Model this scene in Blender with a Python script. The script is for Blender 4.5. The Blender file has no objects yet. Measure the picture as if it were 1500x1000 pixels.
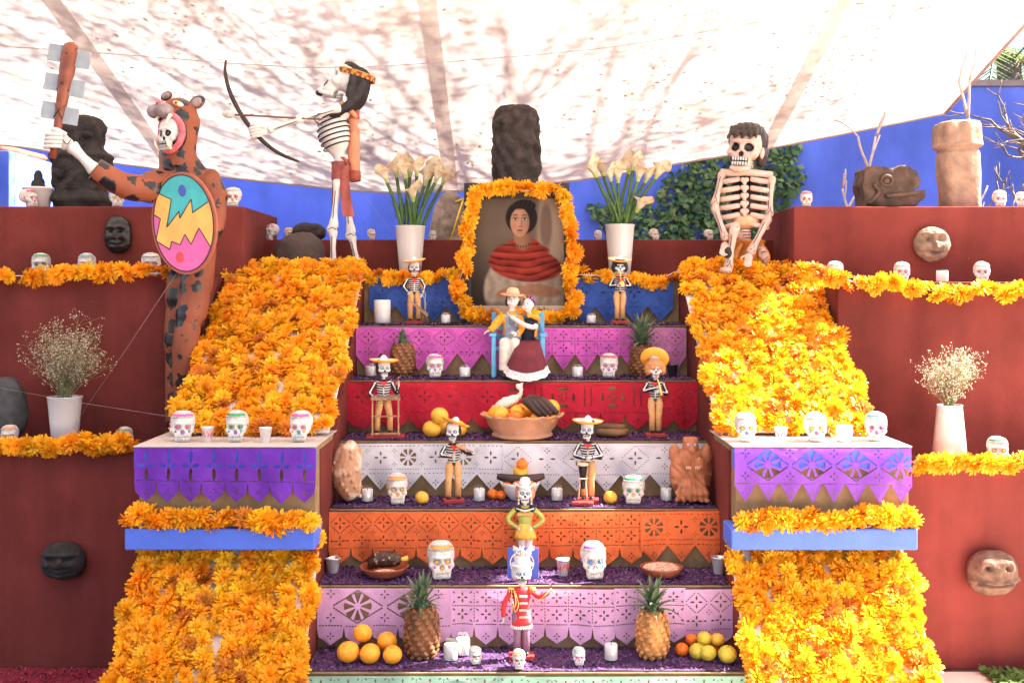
import bpy, bmesh, math, random
from mathutils import Vector, Matrix, Euler, noise as mnoise
random.seed(7)
SC = bpy.context.scene
COL = SC.collection
PI = math.pi
R = math.radians
# ------------------------------------------------------------------ camera
H = 1.6635            # eye height
FPX = 1600.0          # focal length in photo pixels (1500 wide)
cam_data = bpy.data.cameras.new("camera")
cam_data.sensor_fit = 'HORIZONTAL'
cam_data.sensor_width = 36.0
cam_data.lens = 36.0 * FPX / 1500.0
cam_data.shift_y = -70.0 / 1500.0       # horizon sits 70 px above the picture's middle
cam_data.clip_start = 0.05
cam_data.clip_end = 400
cam = bpy.data.objects.new("camera", cam_data)
cam.location = (0, 0, H)
cam.rotation_euler = (R(90), 0, 0)
COL.objects.link(cam)
SC.camera = cam
# ------------------------------------------------------------------ sky, sun, exposure
SUNV = Vector((1.0, 0.24, 1.0)).normalized()      # towards the sun
SUN_EL = math.asin(SUNV.z)
SUN_AZ = math.atan2(SUNV.x, SUNV.y)                # clockwise from +Y
world = bpy.data.worlds.new("World")
SC.world = world
world.use_nodes = True
wn = world.node_tree
wn.nodes.clear()
wo = wn.nodes.new("ShaderNodeOutputWorld")
wb = wn.nodes.new("ShaderNodeBackground")
ws = wn.nodes.new("ShaderNodeTexSky")
ws.sky_type = 'NISHITA'
ws.sun_disc = False
ws.sun_elevation = SUN_EL
ws.sun_rotation = SUN_AZ
ws.air_density = 1.0
ws.dust_density = 1.6
wb.inputs['Strength'].default_value = 0.052
wn.links.new(ws.outputs[0], wb.inputs[0])
wn.links.new(wb.outputs[0], wo.inputs[0])
sun_data = bpy.data.lights.new("sun", 'SUN')
sun_data.energy = 5.0
sun_data.angle = R(0.53)
sun_data.color = (1.0, 0.93, 0.82)
sun = bpy.data.objects.new("sun", sun_data)
sun.rotation_euler = (-SUNV).to_track_quat('-Z', 'Y').to_euler()
sun.location = SUNV * 30
COL.objects.link(sun)
SC.view_settings.view_transform = 'Standard'
SC.view_settings.look = 'None'
SC.view_settings.gamma = 1.0
SC.view_settings.use_curve_mapping = False
SC.view_settings.exposure = 3.15
SC.render.engine = 'CYCLES'
SC.cycles.max_bounces = 8
SC.cycles.diffuse_bounces = 5
SC.cycles.transmission_bounces = 6
SC.cycles.transparent_max_bounces = 8
SC.cycles.sample_clamp_indirect = 6.0
SC.cycles.caustics_reflective = False
SC.cycles.caustics_refractive = False
SC.cycles.use_denoising = True
# ------------------------------------------------------------------ helpers
def P(px, py, Y):
    """photo pixel + distance -> a point of the place"""
    return Vector(((px - 750.0) * Y / FPX, Y, H - (py - 430.0) * Y / FPX))

def V(*a):
    return Vector(a)

def frame_of(d):
    d = d.normalized()
    a = Vector((0, 0, 1)) if abs(d.z) < 0.9 else Vector((1, 0, 0))
    u = d.cross(a).normalized()
    return u, d.cross(u).normalized()

class MB:
    """collects shapes into one mesh"""
    def __init__(s):
        s.v = []; s.f = []; s.m = []; s.sm = []
    def add(s, vs, fs, mi=0, smooth=True):
        o = len(s.v)
        s.v.extend([tuple(p) for p in vs])
        for f in fs:
            s.f.append(tuple(i + o for i in f)); s.m.append(mi); s.sm.append(smooth)
    def box(s, c, size, mi=0, M=None, bev=0.0):
        c = Vector(c); hx, hy, hz = [x / 2 for x in size]
        if bev <= 0:
            pts = [Vector((x * hx, y * hy, z * hz)) for z in (-1, 1) for y in (-1, 1) for x in (-1, 1)]
            fs = [(0, 2, 3, 1), (4, 5, 7, 6), (0, 1, 5, 4), (2, 6, 7, 3), (0, 4, 6, 2), (1, 3, 7, 5)]
        else:
            bm = bmesh.new(); bmesh.ops.create_cube(bm, size=1.0)
            for v in bm.verts: v.co = Vector((v.co.x * size[0], v.co.y * size[1], v.co.z * size[2]))
            bmesh.ops.bevel(bm, geom=list(bm.edges), offset=bev, segments=2, affect='EDGES', profile=0.5)
            bm.verts.index_update()
            pts = [v.co.copy() for v in bm.verts]; fs = [tuple(v.index for v in f.verts) for f in bm.faces]
            bm.free()
        if M is not None: pts = [M @ p for p in pts]
        s.add([p + c for p in pts], fs, mi, False)
        return s
    def tube(s, pts, rads, seg=8, mi=0, caps=True, flat=None):
        pts = [Vector(p) for p in pts]; n = len(pts)
        if not hasattr(rads, '__len__'): rads = [rads] * n
        vs = []; u = None
        for i in range(n):
            d = (pts[min(i + 1, n - 1)] - pts[max(i - 1, 0)])
            if d.length < 1e-9: d = Vector((0, 0, 1))
            d.normalize()
            if u is None: u, w = frame_of(d)
            else:
                u = (u - d * u.dot(d))
                if u.length < 1e-6: u, w = frame_of(d)
                u.normalize()
            w = d.cross(u)
            for k in range(seg):
                a = 2 * PI * k / seg
                off = u * (math.cos(a) * rads[i]) + w * (math.sin(a) * rads[i])
                if flat: off = Vector((off.x * flat[0], off.y * flat[1], off.z * flat[2]))
                vs.append(pts[i] + off)
        fs = []
        for i in range(n - 1):
            for k in range(seg):
                k2 = (k + 1) % seg
                fs.append((i * seg + k, i * seg + k2, (i + 1) * seg + k2, (i + 1) * seg + k))
        if caps:
            fs.append(tuple(range(seg - 1, -1, -1))); fs.append(tuple((n - 1) * seg + k for k in range(seg)))
        s.add(vs, fs, mi)
        return s
    def ell(s, c, r, seg=14, rings=9, mi=0, M=None, fn=None):
        c = Vector(c)
        if not hasattr(r, '__len__'): r = (r, r, r)
        vs = [Vector((0, 0, -1))]
        for i in range(1, rings):
            t = -PI / 2 + PI * i / rings
            for k in range(seg):
                a = 2 * PI * k / seg
                vs.append(Vector((math.cos(t) * math.cos(a), math.cos(t) * math.sin(a), math.sin(t))))
        vs.append(Vector((0, 0, 1)))
        if fn: vs = [fn(p) for p in vs]
        vs = [Vector((p.x * r[0], p.y * r[1], p.z * r[2])) for p in vs]
        if M is not None: vs = [M @ p for p in vs]
        vs = [p + c for p in vs]
        fs = []
        for k in range(seg): fs.append((0, 1 + (k + 1) % seg, 1 + k))
        for i in range(rings - 2):
            for k in range(seg):
                a = 1 + i * seg + k; b = 1 + i * seg + (k + 1) % seg
                fs.append((a, b, b + seg, a + seg))
        top = len(vs) - 1; o = 1 + (rings - 2) * seg
        for k in range(seg): fs.append((o + k, o + (k + 1) % seg, top))
        s.add(vs, fs, mi)
        return s
    def lathe(s, prof, c=(0, 0, 0), seg=24, mi=0, M=None, fn=None, cap=True):
        c = Vector(c); vs = []
        for r, z in prof:
            for k in range(seg):
                a = 2 * PI * k / seg
                p = Vector((r * math.cos(a), r * math.sin(a), z))
                if fn: p = fn(p, a)
                if M is not None: p = M @ p
                vs.append(p + c)
        fs = []; n = len(prof)
        for i in range(n - 1):
            for k in range(seg):
                k2 = (k + 1) % seg
                fs.append((i * seg + k, i * seg + k2, (i + 1) * seg + k2, (i + 1) * seg + k))
        if cap:
            fs.append(tuple(range(seg - 1, -1, -1))); fs.append(tuple((n - 1) * seg + k for k in range(seg)))
        s.add(vs, fs, mi)
        return s
    def prism(s, poly, y0, y1, M=None, mi=0, c=(0, 0, 0)):
        """polygon in (x, z), extruded from y0 to y1"""
        n = len(poly); c = Vector(c)
        area = sum(poly[i][0] * poly[(i + 1) % n][1] - poly[(i + 1) % n][0] * poly[i][1] for i in range(n))
        if area < 0: poly = poly[::-1]
        vs = [Vector((x, y0, z)) for x, z in poly] + [Vector((x, y1, z)) for x, z in poly]
        if M is not None: vs = [M @ p for p in vs]
        fs = [tuple(range(n)), tuple(range(2 * n - 1, n - 1, -1))]
        for i in range(n):
            j = (i + 1) % n
            fs.append((i, i + n, j + n, j))
        s.add([p + c for p in vs], fs, mi, False)
        return s
    def bone(s, a, b, r, mi=0, seg=8, knob=1.7):
        a = Vector(a); b = Vector(b); d = b - a
        ts = [0, .05, .13, .25, .5, .75, .87, .95, 1]
        rs = [knob * .55, knob * .95, knob * .9, 1.1, .92, 1.1, knob * .9, knob * .95, knob * .55]
        s.tube([a + d * t for t in ts], [r * k for k in rs], seg, mi)
        return s
    def mesh(s, name):
        me = bpy.data.meshes.new(name)
        me.from_pydata(s.v, [], s.f)
        me.polygons.foreach_set('material_index', s.m)
        me.polygons.foreach_set('use_smooth', s.sm)
        me.validate(); me.update()
        return me
    def build(s, name, mats, parent=None, at=None):
        me = s.mesh(name)
        return put(name, me, mats, parent, at)

def put(name, me, mats=None, parent=None, at=None):
    if mats is not None:
        idx = [q.material_index for q in me.polygons]
        me.materials.clear()
        for m in (mats if isinstance(mats, (list, tuple)) else [mats]): me.materials.append(m)
        me.polygons.foreach_set('material_index', idx)
    o = bpy.data.objects.new(name, me)
    COL.objects.link(o)
    if parent is not None:
        o.parent = parent
        if at == 'world':        # mesh was built in world space; its parent only carries a location
            off = world_loc(parent)
            me.transform(Matrix.Translation(-off))
    elif at is not None:
        a = Vector(at); me.transform(Matrix.Translation(-a)); o.location = a
    return o

def world_loc(o):
    l = o.location.copy()
    while o.parent: o = o.parent; l += o.location
    return l

def thing(name, label, cat, loc=(0, 0, 0), rz=0.0, group=None, sc=1.0):
    o = bpy.data.objects.new(name, None)
    o.empty_display_size = 0.05
    COL.objects.link(o)
    o.location = loc; o.rotation_euler = (0, 0, rz); o.scale = (sc, sc, sc)
    return tag(o, label, cat, group)

def tag(o, label, cat, group=None, kind=None):
    o['label'] = label; o['category'] = cat
    if group: o['group'] = group
    if kind: o['kind'] = kind
    return o

def struct(o, label=None):
    o['kind'] = 'structure'
    if label: o['label'] = label
    return o

def copy_tree(src, parent=None):
    c = src.copy(); COL.objects.link(c)
    if parent is not None: c.parent = parent
    for ch in list(src.children): copy_tree(ch, c)
    return c

def fuse(mb, voxel, smooth=2, name='fused'):
    """one continuous surface out of overlapping shapes"""
    me = mb.mesh('tmp'); o = bpy.data.objects.new('tmp', me); COL.objects.link(o)
    m = o.modifiers.new('r', 'REMESH'); m.mode = 'VOXEL'; m.voxel_size = voxel; m.use_smooth_shade = True
    if smooth:
        k = o.modifiers.new('s', 'SMOOTH'); k.iterations = smooth; k.factor = 0.5
    dg = bpy.context.evaluated_depsgraph_get(); dg.update()
    out = bpy.data.meshes.new_from_object(o.evaluated_get(dg))
    out.name = name
    bpy.data.objects.remove(o); bpy.data.meshes.remove(me)
    for p in out.polygons: p.use_smooth = True
    return out

def paint(me, fn):
    """which paint a face of a painted thing carries"""
    for p in me.polygons: p.material_index = fn(p.center, p.normal)

def displace(me, fn):
    ns = [v.normal.copy() for v in me.vertices]
    for v, n in zip(me.vertices, ns): v.co = v.co + n * fn(v.co)
    me.update()

def arc(pts, n=12):
    """smooth path through points (Catmull-Rom)"""
    pts = [Vector(p) for p in pts]; out = []
    for i in range(len(pts) - 1):
        p0 = pts[max(i - 1, 0)]; p1 = pts[i]; p2 = pts[i + 1]; p3 = pts[min(i + 2, len(pts) - 1)]
        for k in range(n):
            t = k / n
            out.append(0.5 * ((2 * p1) + (p2 - p0) * t + (2 * p0 - 5 * p1 + 4 * p2 - p3) * t * t + (3 * p1 - p0 - 3 * p2 + p3) * t ** 3))
    out.append(pts[-1])
    return out

def basis(x, y, z):
    M = Matrix.Identity(3)
    for i, a in enumerate((x, y, z)):
        for j in range(3): M[j][i] = a[j]
    return M

# ------------------------------------------------------------------ materials
MATS = {}
def mat(name, col, rough=0.6, var=0.12, scale=12.0, bump=0.0, bscale=60.0, metal=0.0, spec=0.4,
        trans=0.0, col2=None, detail=4.0, sheen=0.0, emit=None, coat=0.0, transl=None, mixpos=(0.35, 0.65), sub=0.0):
    if name in MATS: return MATS[name]
    m = bpy.data.materials.new(name); m.use_nodes = True
    nt = m.node_tree; N = nt.nodes; L = nt.links
    bs = N['Principled BSDF']; out = N['Material Output']
    bs.inputs['Roughness'].default_value = rough
    bs.inputs['Metallic'].default_value = metal
    bs.inputs['Specular IOR Level'].default_value = spec
    bs.inputs['Transmission Weight'].default_value = trans
    bs.inputs['Coat Weight'].default_value = coat
    if sub:
        bs.inputs['Subsurface Weight'].default_value = sub
        bs.inputs['Subsurface Radius'].default_value = (0.02, 0.015, 0.01)
        bs.inputs['Subsurface Scale'].default_value = 0.3
    tc = N.new('ShaderNodeTexCoord')
    c = (*col, 1.0)
    if var > 0 or col2 is not None:
        nz = N.new('ShaderNodeTexNoise'); nz.inputs['Scale'].default_value = scale; nz.inputs['Detail'].default_value = detail
        L.new(tc.outputs['Object'], nz.inputs['Vector'])
        rp = N.new('ShaderNodeValToRGB')
        rp.color_ramp.elements[0].position = mixpos[0]; rp.color_ramp.elements[1].position = mixpos[1]
        if col2 is None:
            a = tuple(max(0, x * (1 - var)) for x in col); b = tuple(min(1, x * (1 + var)) for x in col)
        else: a, b = col, col2
        rp.color_ramp.elements[0].color = (*a, 1); rp.color_ramp.elements[1].color = (*b, 1)
        L.new(nz.outputs['Fac'], rp.inputs['Fac']); L.new(rp.outputs['Color'], bs.inputs['Base Color'])
        colsock = rp.outputs['Color']
    else:
        bs.inputs['Base Color'].default_value = c; colsock = None
    if bump > 0:
        nb = N.new('ShaderNodeTexNoise'); nb.inputs['Scale'].default_value = bscale; nb.inputs['Detail'].default_value = 6
        L.new(tc.outputs['Object'], nb.inputs['Vector'])
        bp = N.new('ShaderNodeBump'); bp.inputs['Strength'].default_value = bump; bp.inputs['Distance'].default_value = 0.01
        L.new(nb.outputs['Fac'], bp.inputs['Height']); L.new(bp.outputs['Normal'], bs.inputs['Normal'])
    if transl:
        tr = N.new('ShaderNodeBsdfTranslucent'); mx = N.new('ShaderNodeMixShader'); mx.inputs[0].default_value = transl
        if colsock: L.new(colsock, tr.inputs['Color'])
        else: tr.inputs['Color'].default_value = c
        L.new(bs.outputs[0], mx.inputs[1]); L.new(tr.outputs[0], mx.inputs[2]); L.new(mx.outputs[0], out.inputs['Surface'])
    MATS[name] = m
    return m

def sR(r, g, b):
    f = lambda x: (x / 255 / 12.92) if x <= 10 else ((x / 255 + 0.055) / 1.055) ** 2.4
    return (f(r), f(g), f(b))

def nodes_of(m): return m.node_tree.nodes, m.node_tree.links

M_WALL = mat('maroon_wall_paint', (0.165, 0.033, 0.027), 0.88, 0.16, 3.2, 0.25, 140, spec=0.15)
def weather(m, dark=.72, light=1.22, s1=.9, s2=5.0, stain=.55):
    # faded patches, rain streaks and small scuffs in the paint
    N, L = nodes_of(m); bs = N['Principled BSDF']; src = bs.inputs['Base Color'].links[0].from_socket
    tc = N.new('ShaderNodeTexCoord'); mp = N.new('ShaderNodeMapping'); mp.inputs['Scale'].default_value = (s2, s2, .55); L.new(tc.outputs['Object'], mp.inputs['Vector'])
    a = N.new('ShaderNodeTexNoise'); a.inputs['Scale'].default_value = s1; a.inputs['Detail'].default_value = 7; L.new(tc.outputs['Object'], a.inputs['Vector'])
    b = N.new('ShaderNodeTexNoise'); b.inputs['Scale'].default_value = 1.3; b.inputs['Detail'].default_value = 5; L.new(mp.outputs[0], b.inputs['Vector'])
    c = N.new('ShaderNodeTexNoise'); c.inputs['Scale'].default_value = 22; c.inputs['Detail'].default_value = 8; c.inputs['Roughness'].default_value = .7; L.new(tc.outputs['Object'], c.inputs['Vector'])
    ra = N.new('ShaderNodeMapRange'); ra.inputs['From Min'].default_value = .3; ra.inputs['From Max'].default_value = .7; ra.inputs['To Min'].default_value = dark; ra.inputs['To Max'].default_value = light; L.new(a.outputs['Fac'], ra.inputs['Value'])
    rb = N.new('ShaderNodeMapRange'); rb.inputs['From Min'].default_value = .35; rb.inputs['From Max'].default_value = .65; rb.inputs['To Min'].default_value = .86; rb.inputs['To Max'].default_value = 1.10; L.new(b.outputs['Fac'], rb.inputs['Value'])
    mu = N.new('ShaderNodeMath'); mu.operation = 'MULTIPLY'; L.new(ra.outputs[0], mu.inputs[0]); L.new(rb.outputs[0], mu.inputs[1])
    hs = N.new('ShaderNodeHueSaturation'); L.new(src, hs.inputs['Color']); L.new(mu.outputs[0], hs.inputs['Value'])
    rc = N.new('ShaderNodeValToRGB'); rc.color_ramp.elements[0].position = .66; rc.color_ramp.elements[1].position = .74; L.new(c.outputs['Fac'], rc.inputs['Fac'])
    mx = N.new('ShaderNodeMixRGB'); mf = N.new('ShaderNodeMath'); mf.operation = 'MULTIPLY'; mf.inputs[1].default_value = stain; L.new(rc.outputs[0], mf.inputs[0]); L.new(mf.outputs[0], mx.inputs[0])
    h2 = N.new('ShaderNodeHueSaturation'); h2.inputs['Saturation'].default_value = .7; h2.inputs['Value'].default_value = 1.6; L.new(hs.outputs[0], h2.inputs['Color'])
    L.new(hs.outputs[0], mx.inputs[1]); L.new(h2.outputs[0], mx.inputs[2]); L.new(mx.outputs[0], bs.inputs['Base Color'])
    return m
weather(M_WALL)
M_BLUEW = mat('cobalt_wall_paint', (0.12, 0.19, 0.72), 0.85, 0.10, 2.0, 0.3, 40, spec=0.2)
weather(M_BLUEW, .85, 1.12, .5, 2.5, .3)
M_KRAFT = mat('kraft_cardboard', (0.25, 0.16, 0.075), 0.85, 0.15, 20, 0.1, 90)
M_WHITEB = mat('white_board', (0.72, 0.70, 0.68), 0.75, 0.05, 8)
M_BLUEBAR = mat('blue_painted_bar', (0.075, 0.15, 0.62), 0.7, 0.06, 10, 0.15, 60)
M_BLACK = mat('black_paint', (0.012, 0.011, 0.012), 0.45, 0.2, 20)
M_BONE = mat('white_bone_paint', (0.62, 0.59, 0.57), 0.55, 0.08, 18, 0.12, 50)
M_BONEP = mat('pinkish_bone_paint', (0.50, 0.345, 0.29), 0.5, 0.14, 14, 0.15, 50)
M_WAX = mat('white_wax', (0.66, 0.63, 0.60), 0.45, 0.05, 12, sub=0.15)
M_CERW = mat('white_plastic_vase', (0.62, 0.585, 0.565), 0.3, 0.03, 5, spec=0.5)
M_SUGAR = mat('sugar_white', (0.60, 0.56, 0.52), 0.65, 0.12, 9, 0.6, 16, sub=0.05)
M_STRAP = mat('grey_webbing', (0.55, 0.50, 0.53), 0.8, 0.05, 30)
M_WOODB = mat('reddish_brown_wood', (0.20, 0.055, 0.03), 0.5, 0.25, 20, 0.2, 40)
M_TAN = mat('tan_cloth', (0.62, 0.33, 0.13), 0.75, 0.12, 60, 0.2, 120)
M_REDP = mat('dark_red_base_paint', (0.30, 0.025, 0.025), 0.6, 0.15, 40)
M_RED = mat('bright_red', (0.62, 0.02, 0.02), 0.5, 0.1, 30)
M_ORANGEP = mat('orange_rim_paint', (0.85, 0.36, 0.04), 0.55, 0.08, 40)
M_HAIRB = mat('black_hair', (0.018, 0.014, 0.014), 0.5, 0.3, 80, 0.4, 150)
M_HAIRR = mat('auburn_hair', (0.16, 0.035, 0.02), 0.55, 0.3, 80, 0.4, 150)
M_HAIRO = mat('ginger_hair', (0.55, 0.22, 0.08), 0.6, 0.3, 80, 0.5, 150)
M_SILVER = mat('silver_foil', (0.78, 0.76, 0.76), 0.36, 0.06, 20, 0.1, 60, metal=0.6)
M_GOLD = mat('gold_brass', (0.80, 0.48, 0.14), 0.3, 0.1, 40, metal=0.9)
M_WICK = mat('dark_wick', (0.03, 0.025, 0.02), 0.8)
M_TERRA = mat('terracotta', (0.50, 0.24, 0.135), 0.75, 0.14, 16, 0.2, 70)
M_TERRAD = mat('dark_red_clay', (0.27, 0.07, 0.035), 0.4, 0.15, 16)
M_CLAY = mat('brown_clay', (0.36, 0.125, 0.055), 0.55, 0.22, 22, 0.3, 60)
M_STEM = mat('calla_stem_green', (0.055, 0.115, 0.022), 0.5, 0.3, 20)
M_BASALT = mat('dark_basalt', (0.028, 0.022, 0.021), 0.85, 0.35, 25, 0.7, 60)
M_ROCK = mat('brown_black_rock', (0.06, 0.04, 0.035), 0.85, 0.4, 9, 0.7, 40)
M_STONE = mat('grey_brown_stone', (0.24, 0.19, 0.15), 0.9, 0.35, 18, 0.7, 50)
M_SANDST = mat('pinkish_sandstone', (0.27, 0.175, 0.125), 0.9, 0.25, 12, 0.5, 50)
M_CARVED = mat('brown_carved_stone', (0.065, 0.036, 0.025), 0.75, 0.4, 14, 0.5, 45)
M_LINE = mat('black_line', (0.015, 0.012, 0.012), 0.6, 0)
# ------------------------------------------------------------------ ground, garden walls
XL, XR = -0.775, 0.875               # stair sides
XLO, XRO = -1.49, 1.576              # outer sides of the balustrades
TZ = [1.75, 1.5, 1.25, 1.0, 0.75, 0.5, 0.25]          # tread heights, step 0 .. 6
TY = [5.725 - 0.275 * k for k in range(7)]            # front edges

def ground():
    m = mat('red_gravel', (0.09, 0.045, 0.032), 0.9, 0.25, 3.5, 0.4, 60)
    b = MB(); n = 24; S = 60.0
    for i in range(n + 1):
        for j in range(n + 1):
            b.v.append((-S + 2 * S * i / n, -S + 5 + 2 * S * j / n, 0))
    for i in range(n):
        for j in range(n):
            a = i * (n + 1) + j
            b.f.append((a, a + n + 1, a + n + 2, a + 1)); b.m.append(0); b.sm.append(False)
    struct(b.build('ground', m), 'reddish gravel ground of the garden courtyard')
    b = MB(); b.box((6.4, -2.7, .001), (11.6, 15.0, .006)); p = b.build('path', mat('bounce_paving', (0.74, 0.63, 0.54), 0.9, 0.15, 1.5, 0.3, 30), None, (6.4, -3, 0))  # mostly unseen pale sheet, added to bounce sunlight onto the right-hand walls
    struct(p, 'pale paving added to bounce sunlight onto the right altar walls')
ground()

def garden_walls():
    b = MB(); b.box((1.6, 11.0, 1.86), (15.0, 0.3, 3.72), bev=0.01)
    b.box((1.6, 11.0, 3.75), (15.1, 0.36, 0.06), 1)
    tag(b.build('garden_wall', [M_BLUEW, mat('wall_coping', (0.25, 0.2, 0.2), 0.9)], None, (1.6, 11.0, 0)),
        'tall cobalt blue garden wall behind the altar with ivy on it', 'wall')
    b = MB(); b.box((-6.15, 9.9, 1.45), (3.6, 0.9, 2.90), bev=0.01)
    b2 = MB()
    w = tag(b.build('garden_wall', [M_BLUEW], None, (-6.15, 9.9, 0)), 'lower cobalt blue wall end with a brown tiled top beside the black stone figure', 'wall')
    for i in range(14):
        t = MB(); t.tube([(-7.9 + i * 0.26, 9.38, 2.93), (-7.9 + i * 0.26, 10.4, 2.95)], 0.1, 8, flat=(1, 1, .45))
        t.build('coping_tile', mat('brown_roof_tile', (0.25, 0.085, 0.04), 0.8, 0.3, 10), w, 'world')
garden_walls()

# ------------------------------------------------------------------ the stepped altar
altar = thing('stepped_altar', 'maroon stepped pyramid altar with a central stair and sloping side balustrades', 'altar', (0.05, 5.0, 0))
def part(name, lo, hi, m, bev=0.0, parent=altar):
    b = MB(); c = [(a + d) / 2 for a, d in zip(lo, hi)]; s = [d - a for a, d in zip(lo, hi)]
    b.box(c, s, bev=bev)
    return b.build(name, m, parent, 'world')
for k in range(7):
    part('step', (XL, TY[k], TZ[k] - 0.25), (XR, 6.04, TZ[k] - (0.002 if k else 0)), M_KRAFT, 0.003)
    if k:
        e = MB(); e.box(((XL + XR) / 2, TY[k] + 0.13, TZ[k] + 0.001), (XR - XL - 0.01, 0.275, 0.004)); 
        e.build('tread_sheet', M_KRAFT, altar, 'world')
MYX = basis((0, 1, 0), (-1, 0, 0), (0, 0, 1))
for x0, x1 in ((XLO, XL), (XR, XRO)):
    b = MB()
    prof = [(3.83, 0), (4.42, 0.645), (4.42, 1.03), (4.76, 1.03), (5.70, 1.745), (6.045, 1.745), (6.045, 0)]
    b.prism(prof, -x1, -x0, MYX)
    b.build('balustrade', M_WALL, altar, 'world')
    sg = -1 if x0 < 0 else 1
    part('cardboard_box', (x0 + 0.012, 4.33, 0.755), (x1 - 0.004, 4.424, 1.056), M_KRAFT, 0.003)
    part('cardboard_box', (x0 + 0.006, 4.424, 1.03), (x1 - 0.006, 4.80, 1.054), M_KRAFT)
    part('ledge_cover', (x0 - 0.004, 4.305, 1.057), (x1 + 0.002, 4.82, 1.063), mat('ledge_paper', (0.46, 0.40, 0.37), 0.8, 0.08, 8), 0.002)
    part('ledge_edge', (x0 - 0.002, 4.311, 0.975), (x1, 4.329, 1.0555), M_BLUEBAR)
    part('blue_ledge_bar', (x0 - 0.02, 4.255, 0.665), (x1 + 0.006, 4.43, 0.748), M_BLUEBAR, 0.006)
part('lower_tier', (-7, 4.84, 0), (XLO + .01, 5.30, 0.965), M_WALL, 0.006)
part('lower_tier', (XRO - .01, 4.84, 0), (7, 5.30, 0.89), M_WALL, 0.006)
part('middle_tier', (-7, 5.25, 0.0), (XLO + .01, 6.1, 1.748), M_WALL, 0.006)
part('middle_tier', (XRO - .01, 5.25, 0.0), (7, 6.1, 1.72), M_WALL, 0.006)
part('upper_block', (-7, 5.60, 1.70), (-1.3755, 6.40, 2.11), M_WALL, 0.006)
part('upper_block', (1.4455, 5.60, 1.70), (7, 6.40, 2.11), M_WALL, 0.006)
part('back_wall', (-1.5, 6.05, 0), (1.5, 6.6, 1.962), M_WALL, 0.006)

# ------------------------------------------------------------------ marigolds
M_MARI = [mat('marigold_orange_a', (0.93, 0.45, 0.012), 0.5, 0.22, 40, transl=0.3, spec=0.25),
          mat('marigold_orange_b', (0.95, 0.51, 0.018), 0.5, 0.22, 40, transl=0.3, spec=0.25),
          mat('marigold_orange_c', (0.90, 0.39, 0.010), 0.5, 0.22, 40, transl=0.3, spec=0.25)]
def flower_mesh(seed):
    rg = random.Random(seed); b = MB()
    layers = [(24, 4, .047, .0092), (22, 28, .045, .0090), (17, 50, .040, .0085), (11, 70, .034, .0075), (5, 86, .028, .006)]
    for n, el, ln, w in layers:
        ph = rg.random() * 6
        for k in range(n):
            a = ph + 2 * PI * k / n + rg.uniform(-.12, .12)
            e = R(el + rg.uniform(-10, 10)); l = ln * rg.uniform(.86, 1.06); ww = w * rg.uniform(.75, 1.25)
            d = Vector((math.cos(a), math.sin(a), 0)); t = Vector((-math.sin(a), math.cos(a), 0))
            tw = rg.uniform(-.5, .5)
            t = (t * math.cos(tw) + Vector((0, 0, 1)) * math.sin(tw)).normalized()
            up = d * math.cos(e) + Vector((0, 0, 1)) * math.sin(e)
            e2 = e - R(rg.uniform(-5, 45)); up2 = d * math.cos(e2) + Vector((0, 0, 1)) * math.sin(e2)
            p0 = up * 0.006; p1 = up * (l * .55); p2 = p1 + up2 * (l * .45)
            b.add([p0 - t * .0015, p0 + t * .0015, p1 + t * ww * .45, p1 - t * ww * .45, p2 + t * ww * .42 + up * rg.uniform(-.003, .002), p2 - t * ww * .42],
                  [(0, 1, 2, 3), (3, 2, 4, 5)], 0, False)
    return b.mesh('marigold_flower')
M_MARI.append(mat('marigold_wilted', (0.55, 0.20, 0.02), 0.6, 0.3, 40, transl=0.25, spec=0.2))
for m_ in M_MARI:                                  # every bloom has its own tone
    N_, L_ = nodes_of(m_); oi = N_.new('ShaderNodeObjectInfo'); hs = N_.new('ShaderNodeHueSaturation'); mr = N_.new('ShaderNodeMapRange'); mr2 = N_.new('ShaderNodeMapRange')
    mr.inputs['To Min'].default_value = .482; mr.inputs['To Max'].default_value = .503; mr2.inputs['To Min'].default_value = .90; mr2.inputs['To Max'].default_value = 1.15
    wn_ = N_.new('ShaderNodeTexWhiteNoise'); wn_.noise_dimensions = '1D'; L_.new(oi.outputs['Random'], wn_.inputs['W'])
    L_.new(oi.outputs['Random'], mr.inputs['Value']); L_.new(wn_.outputs['Value'], mr2.inputs['Value']); L_.new(mr.outputs[0], hs.inputs['Hue']); L_.new(mr2.outputs[0], hs.inputs['Value'])
    src = N_['Principled BSDF'].inputs['Base Color'].links[0].from_socket; L_.new(src, hs.inputs['Color']); L_.new(hs.outputs[0], N_['Principled BSDF'].inputs['Base Color'])
    for nd in N_:
        if nd.type == 'BSDF_TRANSLUCENT': L_.new(hs.outputs[0], nd.inputs['Color'])
FLOWERS = []
for i in range(16):
    me = flower_mesh(100 + i); me.materials.append(M_MARI[3] if i == 15 else M_MARI[i % 3]); FLOWERS.append(me)
FR = random.Random(55)
def add_flower(parent, loc, axis, sc=1.0):
    o = bpy.data.objects.new('flower', FR.choice(FLOWERS)); COL.objects.link(o)
    o.parent = parent
    o.location = loc
    q = Vector((0, 0, 1)).rotation_difference(Vector(axis).normalized())
    o.rotation_mode = 'QUATERNION'
    from mathutils import Quaternion
    o.rotation_quaternion = q @ Quaternion((0, 0, 1), FR.uniform(0, 6.28))
    s = sc * FR.uniform(.82, 1.15)
    o.scale = (s, s, s * FR.uniform(.8, 1.15))
    return o

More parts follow.
